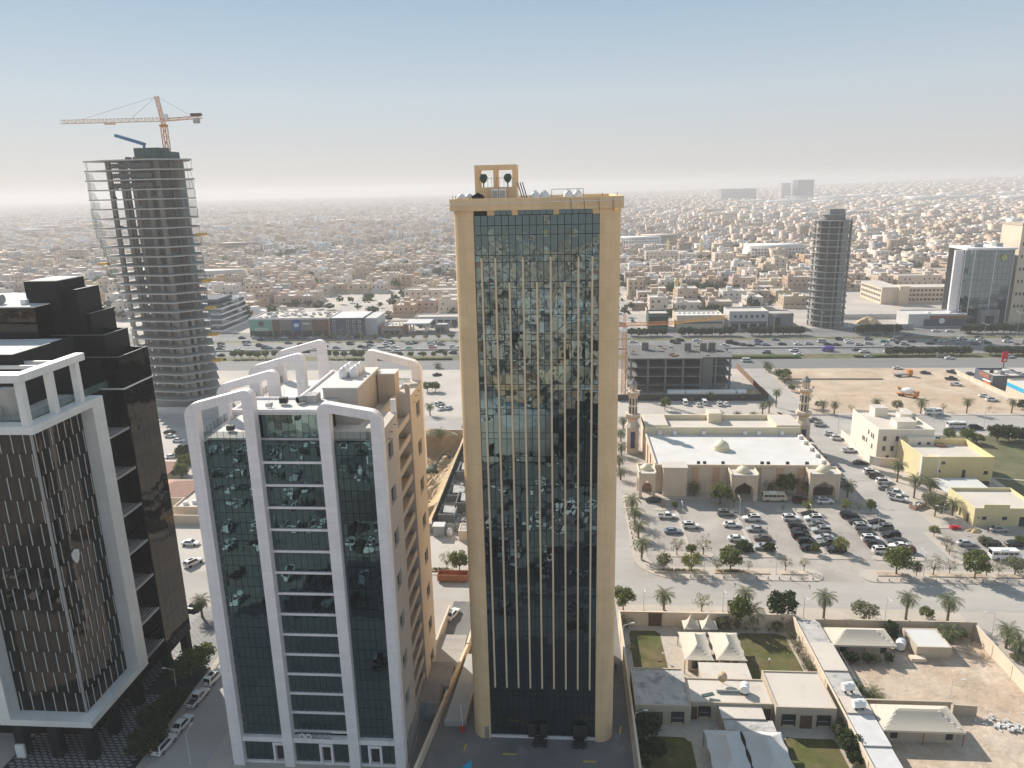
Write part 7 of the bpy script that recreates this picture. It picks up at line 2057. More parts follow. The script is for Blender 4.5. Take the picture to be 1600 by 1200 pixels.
# ================================================================ the house districts
cr_, sr_ = math.cos(R(1.28)), math.sin(R(1.28)); ct_, st_ = math.cos(R(15)), math.sin(R(15)); ca_, sa_ = math.cos(R(-4.4)), math.sin(R(-4.4))
def view_px(x, y, z=0.0):
    X_ = x * ca_ - y * sa_; Y_ = x * sa_ + y * ca_; dz = z - 90.0
    zc_ = Y_ * ct_ - dz * st_
    if zc_ < 1:
        return (-9999, -9999)
    a = X_ * 1150 / zc_; b = -(dz * ct_ + Y_ * st_) * 1150 / zc_
    return (800 + a * cr_ + b * sr_, 600 - a * sr_ + b * cr_)
TONES = [('cream', (0.621, 0.519, 0.431)), ('beige', (0.535, 0.423, 0.332)), ('pinkish', (0.556, 0.412, 0.343)), ('white', (0.7, 0.663, 0.638)), ('tan', (0.471, 0.353, 0.267)), ('grey', (0.428, 0.407, 0.398)),
         ('sandy', (0.589, 0.471, 0.338)), ('pale', (0.663, 0.589, 0.529)), ('ochre', (0.535, 0.364, 0.234)), ('brown', (0.332, 0.241, 0.185))]
TW = [22, 22, 10, 9, 12, 4, 9, 12, 5, 5]
EXCL = [(-330, -58, 440, 503), (48, 145, 440, 492), (145, 315, 440, 528), (178, 292, 496, 604), (78, 94, 580, 596), (105, 178, 890, 945), (85, 135, 610, 650), (-30, 30, 640, 690), (30, 48, 460, 1165), (-190, -150, 500, 640)]
def excluded(x0, x1, y0, y1):
    for a, b, c, d in EXCL:
        if x0 < b and x1 > a and y0 < d and y1 > c:
            return True
    # a diagonal valley road with trees crossing the left half
    cy = (y0 + y1) / 2; cx = (x0 + x1) / 2
    if abs(cx - (-520 + (cy - 600) * 0.32)) < 22 and cy < 2600:
        return True
    if abs(cy - 1180) < 26 or abs(cy - 1750) < 30 or abs(cy - 2500) < 34:
        return True
    return False
hr = random.Random(77)
HOUSES = []      # x0, x1, y0, y1, storeys, tone index, stair head side
def lots(y_from, y_to, xr, big=1.0, dens=0.9):
    y = y_from
    row = 0
    while y < y_to:
        d = hr.uniform(19, 23) * big
        xl, xh = xr(y)
        x = xl + hr.uniform(0, 20)
        n = 0
        while x < xh:
            w = hr.uniform(15, 24) * big
            if hr.random() < 0.05:
                w *= 2.0
            if hr.random() < dens:
                px_, py_ = view_px(x + w / 2, y + d / 2)
                st = hr.choices((1, 2, 3, 4), (12, 60, 24, 4))[0]
                fx0, fx1 = x + 1.6 * big, x + w - hr.uniform(1.0, 3.2) * big; fy0, fy1 = y + hr.uniform(2.0, 4.5) * big, y + d - 0.8 * big
                if not excluded(x, x + w, y, y + d):
                    HOUSES.append((fx0, fx1, fy0, fy1, st, hr.choices(range(10), TW)[0], hr.random(), x, x + w, y, y + d))
            x += w + 0.6
            n += 1
            if n % hr.choice((5, 6, 7)) == 0:
                x += hr.uniform(10, 16) * big
        y += d + (0.8 if row % 2 == 0 else hr.uniform(10, 15)) * big
        row += 1
def wedge(y):
    return (-(0.80 * y + 60), 0.66 * y + 90)
lots(470, 800, wedge, 0.95)
lots(800, 1700, wedge, 1.02, 0.92)
lots(1700, 3200, wedge, 1.35, 0.9)
lots(3200, 8200, wedge, 1.75, 0.86)
HOUSES_FRONT = list(HOUSES); HOUSES = []
lots(-900, -75, lambda y: (-420, 420), 1.0, 0.85)
HOUSES_BACK = HOUSES
def hidden(x, y, h):
    px_, py_ = view_px(x, y, h * 0.7)
    if px_ < -25 or px_ > 1625:
        return True
    if 712 < px_ < 966 and py_ > 300:
        return True
    if 160 < px_ < 300 and py_ > 240:
        return True
    if px_ < 205 and py_ > 545:
        return True
    return False
vis = [h for h in HOUSES_FRONT if not hidden((h[0] + h[1]) / 2, (h[2] + h[3]) / 2, h[4] * 3.6)]
vis.sort(key=lambda h: math.hypot((h[0] + h[1]) / 2, (h[2] + h[3]) / 2))
NEAR = vis[:300]
near_ids = set(id(h) for h in NEAR)
FAR = [h for h in HOUSES_FRONT if id(h) not in near_ids] + HOUSES_BACK
STW = ('one', 'two', 'three', 'four')
def side_zone(x, y):
    px_, _ = view_px(x, y)
    if px_ < 330: return 'left of the unfinished tower' if px_ < 200 else 'just past the unfinished tower'
    if px_ < 520: return 'above the shopping strip'
    if px_ < 712: return 'left of the beige tower'
    if px_ < 1100: return 'right of the beige tower'
    if px_ < 1270: return 'left of the round tower'
    if px_ < 1480: return 'right of the round tower'
    return 'near the glass office tower'
for hI, (x0, x1, y0, y1, st, ti, rv, lx0, lx1, ly0, ly1) in enumerate(NEAR):
    H_ = st * 3.5 + 0.6
    tn, tc = TONES[ti]
    f_ = hr.uniform(0.88, 1.1); c = tuple(q * f_ for q in tc)
    cx, cy_ = (x0 + x1) / 2, y0
    px_, py_ = view_px(cx, cy_)
    depth = 'by the frontage' if y0 < 545 else 'near rows' if y0 < 640 else 'middle rows' if y0 < 760 else 'far rows'
    feat = ('broad ' if x1 - x0 > 24 else '') + tn
    o = root('house', (cx, y0, 0), '%s %s-storey house %s, %s' % (feat, STW[st - 1], side_zone(cx, cy_), depth), 'house', 'houses beyond the highway')
    w2 = (x1 - x0) / 2; d = y1 - y0
    m = MB(); m.box(-w2, w2, 0, d, 0, H_); 
    inst('wall', m.mesh('wall', 'house_wall'), o, color=c)
    m = MB(); t = 0.3; m.box(-w2, w2, 0, t, H_, H_ + 0.9); m.box(-w2, w2, d - t, d, H_, H_ + 0.9); m.box(-w2, -w2 + t, t, d - t, H_, H_ + 0.9); m.box(w2 - t, w2, t, d - t, H_, H_ + 0.9)
    inst('parapet', m.mesh('parapet', 'house_wall'), o, color=c)
    inst('roof', MB().box(-w2 + t, w2 - t, t, d - t, H_, H_ + 0.06).mesh('roof', hr.choice(('roof_cream', 'roof_white', 'roof_cream'))), o)
    sx = -w2 + 1.0 + rv * (2 * w2 - 6.5); sw = hr.uniform(3.5, 6.0); sd = hr.uniform(3.5, 5.5); sy = hr.uniform(1.0, max(1.2, d - sd - 1))
    inst('stair_head', MB().box(sx, sx + sw, sy, sy + sd, H_ + 0.06, H_ + 2.9).mesh('stair_head', 'house_wall'), o, color=c)
    m = MB()
    for s_ in range(st):
        n = max(2, int((x1 - x0) / hr.uniform(3.4, 5.0)))
        ww = hr.uniform(0.9, 1.6)
        for k in range(n):
            if hr.random() < 0.85:
                u = -w2 + (k + 0.5) * 2 * w2 / n
                m.box(u - ww / 2, u + ww / 2, -0.06, 0.0, s_ * 3.5 + 1.1, s_ * 3.5 + 2.7)
        for k in range(max(2, int(d / 5))):
            v = (k + 0.5) * d / max(2, int(d / 5))
            m.box(-w2 - 0.06, -w2, v - 0.5, v + 0.5, s_ * 3.5 + 1.2, s_ * 3.5 + 2.6); m.box(w2, w2 + 0.06, v - 0.5, v + 0.5, s_ * 3.5 + 1.2, s_ * 3.5 + 2.6)
    q = inst('window', m.mesh('window', 'window_dark'), o); q['kind'] = 'stuff'
    for k in range(hr.randint(1, 3)):
        tx = hr.uniform(-w2 + 1, w2 - 1.5); ty = hr.uniform(1, d - 2)
        inst('roof_tank', MB().cyl(0, 0, 0, 1.3, 0.65, 8).mesh('roof_tank', 'white_paint'), o, (tx, ty, H_ + 0.06))
    m = MB(); a, b, e, f = lx0 - cx + 0.2, lx1 - cx - 0.2, ly0 - y0 + 0.2, ly1 - y0 - 0.2
    m.box(a, b, e, e + 0.25, 0, 2.6); m.box(a, a + 0.25, e + 0.25, f, 0, 2.6); m.box(b - 0.25, b, e + 0.25, f, 0, 2.6)
    inst('yard_wall', m.mesh('yard_wall', 'house_wall'), o, color=c)
    if st >= 2 and hr.random() < 0.4:
        inst('porch', MB().box(-2.2, 2.2, -1.4, -0.07, 0, 3.3).mesh('porch', 'house_wall'), o, (hr.uniform(-w2 + 3, w2 - 3), 0, 0), color=c)
# ---- the rest of the city as one mass
def boxes_mesh(name, B, tones, mt):
    """B: n x 6 array of boxes (no underside)"""
    B = np.asarray(B, dtype=np.float32); n = len(B)
    x0, x1, y0, y1, z0, z1 = B.T
    v = np.stack([np.stack(p, 1) for p in ((x0, y0, z0), (x1, y0, z0), (x1, y1, z0), (x0, y1, z0), (x0, y0, z1), (x1, y0, z1), (x1, y1, z1), (x0, y1, z1))], 1).reshape(-1, 3)
    q = np.array([(4, 5, 6, 7), (0, 1, 5, 4), (1, 2, 6, 5), (2, 3, 7, 6), (3, 0, 4, 7)], dtype=np.int32)
    f = (q[None] + (np.arange(n, dtype=np.int32) * 8)[:, None, None]).reshape(-1)
    me = bpy.data.meshes.new(name)
    me.vertices.add(len(v)); me.vertices.foreach_set('co', v.ravel())
    me.loops.add(len(f)); me.loops.foreach_set('vertex_index', f)
    nf = n * 5
    me.polygons.add(nf); me.polygons.foreach_set('loop_start', np.arange(0, nf * 4, 4, dtype=np.int32)); me.polygons.foreach_set('loop_total', np.full(nf, 4, dtype=np.int32))
    at = me.attributes.new('tone', 'FLOAT_COLOR', 'POINT')
    col = np.ones((n, 8, 4), dtype=np.float32); col[:, :, :3] = np.asarray(tones, dtype=np.float32)[:, None, :]
    at.data.foreach_set('color', col.ravel())
    me.materials.append(MATS[mt]); me.update(calc_edges=True); me.validate()
    return me
def smooth(a, b, t):
    t = min(1.0, max(0.0, (t - a) / (b - a)))
    return t * t * (3 - 2 * t)
def rise(x, y):
    """the land climbs gently towards the far right"""
    if y < 2200 or x <= 0:
        return 0.0
    return 66.0 * smooth(0.08, 0.62, x / y) * smooth(2200, 6800, y)
hm_ = MB(); nX, nY = 48, 40
for i in range(nX + 1):
    for j in range(nY + 1):
        y_ = 2200 + (10500 - 2200) * j / nY; x_ = y_ * (0.06 + 0.95 * i / nX)
        hm_.v.append((x_, y_, rise(x_, y_) - 0.25 if rise(x_, y_) > 0.3 else -0.5))
hm_.f = [(i * (nY + 1) + j, (i + 1) * (nY + 1) + j, (i + 1) * (nY + 1) + j + 1, i * (nY + 1) + j + 1) for i in range(nX) for j in range(nY)]
struct('hills', hm_, 'city_ground')
BX = []; TN = []
for (x0, x1, y0, y1, st, ti, rv, lx0, lx1, ly0, ly1) in FAR:
    big = max(1.0, (x1 - x0) / 22.0) if y0 > 3000 else 1.0
    H_ = (st * 3.5 + 0.6) * (1.0 if y0 < 3000 else hr.uniform(0.8, 1.4))
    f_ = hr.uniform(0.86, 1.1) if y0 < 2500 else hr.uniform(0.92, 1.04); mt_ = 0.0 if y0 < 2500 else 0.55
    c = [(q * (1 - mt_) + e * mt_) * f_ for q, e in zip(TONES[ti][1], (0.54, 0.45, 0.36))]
    rc = [min(0.75, q * 1.0 + 0.12) for q in c]
    g0 = rise((x0 + x1) / 2, y0); H_ += g0
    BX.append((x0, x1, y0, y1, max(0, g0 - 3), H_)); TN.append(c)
    BX.append((x0 + 0.35, x1 - 0.35, y0 + 0.35, y1 - 0.35, H_ - 0.5, H_ + 0.05)); TN.append(rc)
    sx = x0 + rv * max(0.5, (x1 - x0 - 6)); BX.append((sx, sx + 5, y0 + 3, y0 + 8, H_, H_ + 2.7)); TN.append(c)
    if y0 < 2000 and y0 > -500:
        t = 0.3
        BX.append((x0, x1, y0, y0 + t, H_, H_ + 0.9)); TN.append(c); BX.append((x0, x0 + t, y0 + t, y1, H_, H_ + 0.9)); TN.append(c)
        BX.append((lx0 + 0.2, lx1 - 0.2, ly0 + 0.2, ly0 + 0.5, 0, 2.6)); TN.append(c)
        side = y0 - 0.05 if y0 > 0 else y1
        for s_ in range(st):
            n = max(2, int((x1 - x0) / 4.2))
            for k in range(n):
                if hr.random() < 0.8:
                    u = x0 + (k + 0.5) * (x1 - x0) / n
                    BX.append((u - 0.6, u + 0.6, side, side + 0.05, s_ * 3.5 + 1.1, s_ * 3.5 + 2.7)); TN.append((0.05, 0.055, 0.06))
    if hr.random() < 0.5 and y0 < 2500:
        tx = hr.uniform(x0 + 1, x1 - 2); ty = hr.uniform(y0 + 1, y1 - 2); BX.append((tx, tx + 1.3, ty, ty + 1.3, H_, H_ + 1.4)); TN.append((0.72, 0.72, 0.71))
for k in range(26):
    x = hr.uniform(620, 2300); y = hr.uniform(2700, 3500); w = hr.uniform(90, 200); d = hr.uniform(40, 90); g0 = rise(x, y); h = g0 + hr.uniform(14, 20)
    BX.append((x, x + w, y, y + d, 0, h)); TN.append((0.66, 0.64, 0.61)); BX.append((x + 1, x + w - 1, y + 1, y + d - 1, h - 1, h + 0.1)); TN.append((0.72, 0.71, 0.69))
# buildings on the viewer's own side of the street: their roofs show in the glass
for (x0, x1, y0, y1, h, c, rc) in ((2, 26, -46, -4, 16, (0.03, 0.03, 0.032), (0.025, 0.025, 0.027)), (-34, -4, -62, -30, 12, (0.5, 0.45, 0.4), (0.6, 0.58, 0.55)), (-70, -44, -20, 8, 9, (0.06, 0.06, 0.065), (0.10, 0.10, 0.10)), (34, 60, -64, -36, 14, (0.45, 0.4, 0.35), (0.58, 0.55, 0.5))):
    BX.append((x0, x1, y0, y1, 0, h)); TN.append(c); BX.append((x0 + 0.6, x1 - 0.6, y0 + 0.6, y1 - 0.6, h - 0.5, h + 0.1)); TN.append(rc)
    for k in range(9):
        ux, uy = hr.uniform(x0 + 2, x1 - 4), hr.uniform(y0 + 2, y1 - 4); BX.append((ux, ux + hr.uniform(1, 3), uy, uy + hr.uniform(1, 3), h, h + hr.uniform(1, 2.2))); TN.append(hr.choice(((0.6, 0.6, 0.6), (0.2, 0.2, 0.2))))
# a few larger blocks that break the grain of the districts
for k in range(70):
    y = hr.uniform(620, 4200); a, b = wedge(y); x = hr.uniform(a, b); w = hr.uniform(30, 75); d = hr.uniform(16, 40); h = hr.uniform(11, 20)
    if excluded(x, x + w, y, y + d) or (y < 900 and -120 < x < 120):
        continue
    c = hr.choice(TONES)[1]; BX.append((x, x + w, y, y + d, 0, h)); TN.append(c); BX.append((x + 0.5, x + w - 0.5, y + 0.5, y + d - 0.5, h - 0.3, h + 0.08)); TN.append([min(0.75, q + 0.14) for q in c])
    for s_ in range(int(h / 3.8)):
        for q in range(int(w / 3.5)):
            BX.append((x + 1 + q * 3.5, x + 2.8 + q * 3.5, y - 0.06, y, s_ * 3.8 + 1.3, s_ * 3.8 + 3.0)); TN.append((0.06, 0.065, 0.07))
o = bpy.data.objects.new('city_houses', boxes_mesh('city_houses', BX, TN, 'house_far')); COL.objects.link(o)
o['kind'] = 'stuff'; o['label'] = 'hazy mass of flat-roofed houses reaching to the horizon'; o['category'] = 'city'
# ---- trees scattered through the districts
def blob_trees(name, items, mt, label):
    V_ = []; r_ = np.random.RandomState(4)
    for (x, y, r, h, n) in items:
        d = r_.normal(size=(n, 3)); d /= np.linalg.norm(d, axis=1)[:, None]
        rr = (0.35 + 0.65 * r_.rand(n, 1))
        p = d * rr * np.array([r, r, h * 0.38]) + np.array([x, y, h * 0.62])
        a = r_.normal(size=(n, 3)); a /= np.linalg.norm(a, axis=1)[:, None]
        b = np.cross(a, r_.normal(size=(n, 3))); b /= np.linalg.norm(b, axis=1)[:, None]
        s = (r * 0.26 * (0.6 + 0.8 * r_.rand(n, 1)))
        V_.append(np.stack([p - a * s - b * s * .6, p + a * s - b * s * .6, p + a * s + b * s * .6, p - a * s + b * s * .6], 1).reshape(-1, 3))
    v = np.concatenate(V_).astype(np.float32); nf = len(v) // 4
    me = bpy.data.meshes.new(name)
    me.vertices.add(len(v)); me.vertices.foreach_set('co', v.ravel()); me.loops.add(len(v)); me.loops.foreach_set('vertex_index', np.arange(len(v), dtype=np.int32))
    me.polygons.add(nf); me.polygons.foreach_set('loop_start', np.arange(0, nf * 4, 4, dtype=np.int32)); me.polygons.foreach_set('loop_total', np.full(nf, 4, dtype=np.int32))
    me.materials.append(MATS[mt]); me.update(calc_edges=True)
    o = bpy.data.objects.new(name, me); COL.objects.link(o); o['kind'] = 'stuff'; o['label'] = label; o['category'] = 'trees'
items = []
for k in range(3000):
    y = hr.uniform(480, 4200) if hr.random() < 0.65 else hr.uniform(480, 1300); a, b = wedge(y); x = hr.uniform(a, b)
    if any(x > e[0] and x < e[1] and y > e[2] and y < e[3] for e in EXCL[:5]):
        continue
    items.append((x, y, hr.uniform(2.2, 5.0), hr.uniform(4.5, 9), 46 if y < 1200 else 20 if y < 2000 else 10))
for (gx, gy, nn, sp) in ((-350, 560, 26, 22), (-60, 640, 16, 14), (110, 632, 34, 16), (330, 760, 30, 26), (-95, 610, 24, 20), (-230, 900, 30, 30), (300, 1100, 40, 40), (520, 1120, 40, 40), (560, 1500, 50, 60), (160, 1130, 30, 36), (-420, 1080, 40, 40), (60, 700, 16, 10), (200, 720, 22, 20), (420, 940, 30, 26), (-300, 700, 40, 24), (-480, 760, 50, 36), (-640, 1000, 60, 50), (-200, 1050, 40, 40), (-130, 830, 36, 24), (640, 1180, 50, 50), (250, 880, 30, 26), (-700, 1500, 70, 80), (200, 1500, 60, 70), (900, 2000, 80, 120), (-900, 2300, 80, 140), (0, 2300, 80, 120)):
    for k in range(nn):
        items.append((gx + hr.gauss(0, sp), gy + hr.gauss(0, sp * 0.4), hr.uniform(2.5, 5), hr.uniform(5, 9), 46))
for k in range(120):
    y = 500 + k * 18; items.append((-520 + (y - 600) * 0.32 + hr.gauss(0, 12), y, hr.uniform(2.5, 4.5), hr.uniform(4, 7), 24))
for k in range(120):
    items.append((hr.uniform(-400, 400), hr.uniform(-700, -90), hr.uniform(2, 4), hr.uniform(4, 7), 46))
blob_trees('distant_trees', items, 'leaf_d', 'dark trees dotted through the far house districts')
sheet('avenue', 'highway', -2600, 2600, 1168, 1192, Z2)
sheet('avenue', 'highway', -2600, 2600, 1738, 1764, Z2)
sheet('vacant_lot', 'dirt', -184, -156, 505, 540, Z2)
sheet('side_street', 'dusty_asphalt', -178, -168, 540, 640, Z2)
sheet('vacant_lot', 'dirt', 84, 136, 610, 650, Z2)
sheet('side_street', 'dusty_asphalt', 32, 46, 468, 1160, Z2)
dm = MB().poly([(-580, 470, Z3), (-548, 470, Z3), (94, 2500, Z3), (62, 2500, Z3)]); struct('valley_road', dm, 'highway')
cs = random.Random(41)
for (n_, xa, xb, ya, yb, h_, tx) in ((26, 33, 46, 490, 900, 90, 'on the long side street beside the beige tower'), (14, 70, 140, 455, 463, 90, 'parked before the shops left of the round tower'), (12, -200, -128, 444, 450, 0, 'parked before the shopping strip'),
                                     (10, -100, -62, 478, 486, 90, 'parked before the workshop row'), (12, 186, 228, 504, 512, 90, 'parked by the school yard wall')):
    for k in range(n_):
        f = (k + 0.5) / n_
        if ya > 480 and xa == 33:
            x = 34.2 if k % 2 else 44.6; y = ya + (yb - ya) * f
        else:
            x = xa + (xb - xa) * f; y = (ya + yb) / 2
        ck = cs.choice(('white', 'white', 'silver', 'grey', 'charcoal', 'black')); kk = cs.choice('ssuup')
        place_vehicle(kk, ck, x + cs.uniform(-.3, .3), y + cs.uniform(-.4, .4), h_ + cs.uniform(-4, 4), '%s %s %s' % (ck, WORD[kk][1], tx), 'cars parked in the city streets', full=False)
# ---- the side of the street behind the viewpoint, seen in the glass
sheet('road', 'dusty_asphalt', -420, 420, 62, 76, Z2)
sheet('parking_lot', 'yard_asphalt', -150, 150, -66, 56, Z1)
cr2 = random.Random(55)
spots = []
for ry in (-58, -47, -36, -25, -12, -1, 14, 24, 40, 50):
    x = -140
    while x < 140:
        x += 2.7
        if cr2.random() < 0.62 and not any(a - 2 < x < b + 2 and c - 3 < ry < d + 3 for a, b, c, d in ((2, 26, -46, -4), (-34, -4, -62, -30), (-70, -44, -20, 8), (34, 60, -64, -36))):
            spots.append((x, ry, 90))
for ry in (66, 72):
    for k in range(16):
        spots.append((cr2.uniform(-140, 140), ry, 0))
proto = {}
for kd in 'su':
    me = small_mesh(kd)
    co = np.array([v.co[:] for v in me.vertices], dtype=np.float32)
    vt = np.zeros(len(co), dtype=np.int32)
    fs = []
    for p_ in me.polygons:
        fs.append(tuple(p_.vertices)); vt[list(p_.vertices)] = p_.material_index
    proto[kd] = (co, vt, fs)
vv = []; ff = []; cc = []; off = 0
for (x, y, h) in spots:
    co, vt, fs = proto[cr2.choice('su')]
    c_, s_ = math.cos(R(h)), math.sin(R(h))
    vv.append(np.stack([x + co[:, 0] * c_ - co[:, 1] * s_, y + co[:, 0] * s_ + co[:, 1] * c_, co[:, 2] + 0.03], 1))
    col = np.array([COLOURS[cr2.choice(('white', 'white', 'silver', 'black', 'charcoal', 'grey', 'white'))], (0.015, 0.016, 0.018), (0.02, 0.02, 0.02)], dtype=np.float32)
    cc.append(col[vt]); ff += [tuple(i + off for i in f) for f in fs]; off += len(co)
me = bpy.data.meshes.new('parked_cars'); me.from_pydata(np.concatenate(vv).tolist(), [], ff)
at = me.attributes.new('tone', 'FLOAT_COLOR', 'POINT'); c4 = np.ones((off, 4), dtype=np.float32); c4[:, :3] = np.concatenate(cc); at.data.foreach_set('color', c4.ravel())
me.materials.append(MATS['house_far']); me.update()
o = bpy.data.objects.new('parked_cars', me); COL.objects.link(o); o['kind'] = 'stuff'
o['label'] = 'rows of parked cars seen only as reflections in the glass fronts'; o['category'] = 'parked cars'

# ================================================================ vehicles, trees, lamps: positions in metres
CARS=[('a','p','white',27.8,190.7,0),('a','s','steel',28.1,181.6,0),('a','u','white',33.4,184.8,0),('b','u','grey',44.2,192.9,0),
 ('b','s','white',44.4,185.9,0),('b','s','white',44.0,177.8,0),('b','s','black',44.5,171.9,0),('c','u','white',50.6,189.8,0),
 ('c','s','silver',50.0,183.5,0),('c','s','brown',50.6,178.3,0),('c','s','silver',49.5,173.4,0),('d','u','white',61.3,190.2,0),
 ('d','u','black',61.4,185.1,0),('d','s','black',61.2,182.5,0),('d','u','black',60.8,179.5,0),('d','u','black',61.3,176.2,0),
 ('d','s','black',60.9,173.1,0),('e','s','black',67.1,193.2,0),('e','u','white',67.2,190.2,0),('e','s','grey',66.9,186.7,0),
 ('e','u','silver',67.0,183.2,0),('e','s','silver',66.5,179.0,0),('e','u','grey',66.5,176.1,0),('e','u','black',67.1,172.4,0),
 ('f','u','black',77.5,192.3,0),('f','s','black',78.2,188.3,0),('f','u','silver',78.5,185.4,0),('f','s','black',78.2,181.3,0),
 ('f','u','white',77.9,178.4,0),('f','u','black',78.0,175.3,0),('f','u','white',78.2,172.0,0),('g','s','black',83.3,188.4,0),
 ('g','u','grey',83.7,185.1,0),('g','u','black',83.7,180.7,0),('g','s','charcoal',83.6,177.4,0),('g','s','white',83.4,174.9,0),
 ('g','u','maroon',83.8,172.4,0),('k','s','black',25.3,201.5,0),('k','b','cream',60.2,203.1,0),('k','u','maroon',67.4,201.9,0),
 ('k','u','white',74.1,201.8,0),('m','s','white',84.8,260.4,0),('m','s','black',84.9,255.7,0),('m','s','white',84.3,251.1,0),
 ('m','u','black',83.9,246.8,0),('m','s','charcoal',84.0,242.4,0),('m','s','black',84.2,238.4,0),('m','s','charcoal',85.3,228.2,0),
 ('m','s','teal',84.2,223.7,0),('m','s','charcoal',83.5,219.3,0),('m','u','steel',83.0,214.7,0),('r','p','grey',95.2,277.9,0),
 ('r','u','silver',95.5,272.4,0),('r','s','silver',95.8,261.9,0),('r','u','white',96.7,257.0,0),('r','p','white',96.4,244.3,0),
 ('r','s','black',95.7,232.9,0),('r','u','white',95.8,224.6,0),('r','u','charcoal',96.0,221.4,0),('r','u','white',96.6,216.8,0),
 ('r','s','grey',95.2,211.6,-20),('r','p','white',96.5,208.3,-28),('r','p','white',95.5,204.1,-28),('q','s','silver',112.8,185.0,0),
 ('q','s','silver',100.6,176.8,0),('q','u','black',106.6,177.1,0),('q','s','black',112.4,176.8,0),('q','s','charcoal',100.5,172.1,0),
 ('q','b','white',106.0,169.8,0),('q','s','steel',131.1,257.3,70),('S','b','white',143.6,287.1,0),('S','b','white',144.0,270.0,0),
 ('S','u','black',150.4,269.3,0),('n','v','white',49.6,301.8,90),('n','s','white',54.7,299.0,90),('n','v','white',57.6,301.8,90),
 ('n','u','white',63.5,299.9,90),('n','s','white',66.2,300.3,90),('D','s','white',161.1,361.0,-10),('D','s','charcoal',169.8,351.8,-5),
 ('D','p','black',182.4,352.5,-60),('D','p','black',176.0,340.3,-10),('D','p','white',173.2,330.4,-12),('D','s','white',175.9,312.0,-8),
 ('D','u','white',175.5,305.9,0),('V','s','silver',157.0,386.5,0),('V','s','grey',193.1,385.6,0),('V','s','white',195.5,382.1,0),
 ('V','u','white',225.6,384.2,0),('V','u','red',209.2,352.2,0),('V','s','white',211.3,350.2,0),('V','s','grey',206.7,352.2,0),
 ('V','s','grey',189.1,349.5,0),('V','v','white',92.9,377.9,0),('H','s','black',83.3,421.2,0),('H','s','white',89.6,416.8,0),
 ('H','u','black',96.9,420.8,0),('H','s','charcoal',100.5,417.9,0),('H','s','black',103.5,415.0,0),('H','s','steel',112.5,417.5,0),
 ('H','s','black',122.0,419.2,0),('H','s','white',130.8,418.9,0),('H','s','silver',137.1,420.1,0),('H','v','white',145.9,424.9,0),
 ('H','s','black',146.7,417.8,0),('H','s','charcoal',151.1,416.3,0),('H','s','white',160.2,422.4,0),('H','s','silver',169.6,419.4,0),
 ('H','s','teal',180.2,424.6,0),('H','s','white',178.2,415.5,0),('H','s','charcoal',195.0,424.1,0),('H','s','black',202.3,418.3,0),
 ('H','u','white',212.0,424.1,0),('H','u','white',220.3,428.1,0),('H','s','silver',219.3,419.2,0),('H','s','charcoal',233.6,420.1,0),
 ('H','u','white',245.9,422.4,0),('N','t','purple',141.4,402.1,0),('N','s','charcoal',156.7,402.9,0),('N','s','white',123.0,392.5,0),
 ('H','s','black',-212.4,430.4,0),('H','s','silver',-208.8,423.3,0),('H','s','white',-194.5,427.0,0),('H','u','charcoal',-185.1,424.0,0),
 ('H','s','black',-180.0,420.2,0),('H','s','black',-144.2,421.3,0),('N','u','white',-193.4,408.9,0),('N','s','black',-150.4,406.2,0),
 ('N','s','charcoal',-209.1,405.9,0),('H','s','black',-121.3,419.3,0),('H','s','charcoal',-117.1,415.7,0),('H','u','white',-106.4,421.0,0),
 ('H','s','white',-100.9,417.4,0),('H','s','teal',-91.2,413.4,0),('H','u','white',-78.5,418.1,0),('H','s','red',-77.3,412.7,0),
 ('H','u','silver',-74.5,424.7,0),('H','u','white',-65.8,416.3,0),('N','u','white',-121.9,401.2,0),('N','s','navy',-81.4,400.2,0),
 ('N','u','charcoal',-63.8,400.9,0),('F','s','charcoal',-91.6,429.4,0),('F','s','grey',-115.0,449.3,0),('F','s','grey',-109.2,475.0,0),
 ('F','s','grey',-72.7,452.4,0),('F','s','white',-114.3,440.3,0),('F','s','white',-217.8,464.4,0),('F','s','black',-206.7,448.0,0),
 ('F','s','charcoal',-191.7,441.4,0),('F','s','white',222.2,454.2,0),('F','s','white',229.6,452.9,0),('F','s','black',183.8,443.7,0),
 ('F','s','grey',201.8,443.6,0),('F','s','black',237.7,445.3,0),('L','u','white',-67.7,99.4,82),('L','s','white',-67.2,104.5,82),
 ('L','p','white',-67.7,111.2,82),('L','u','white',-67.5,117.0,82),('W','s','black',-154.3,261.9,0),('W','s','white',-151.4,257.3,0),
 ('W','s','white',-145.6,252.2,0),('W','u','white',-139.3,242.5,35),('W','s','white',-139.3,235.3,35),('W','s','white',-99.6,171.1,0),
 ('W','u','white',-93.6,160.7,60),('W','s','black',-83.4,141.7,80),('T','s','white',-24.9,140.3,70),('T','u','white',-54.4,300.1,60),
 ('T','s','white',-52.5,293.5,60),('T','s','silver',-49.7,294.4,75),('T','s','black',-64.3,351.4,30),]
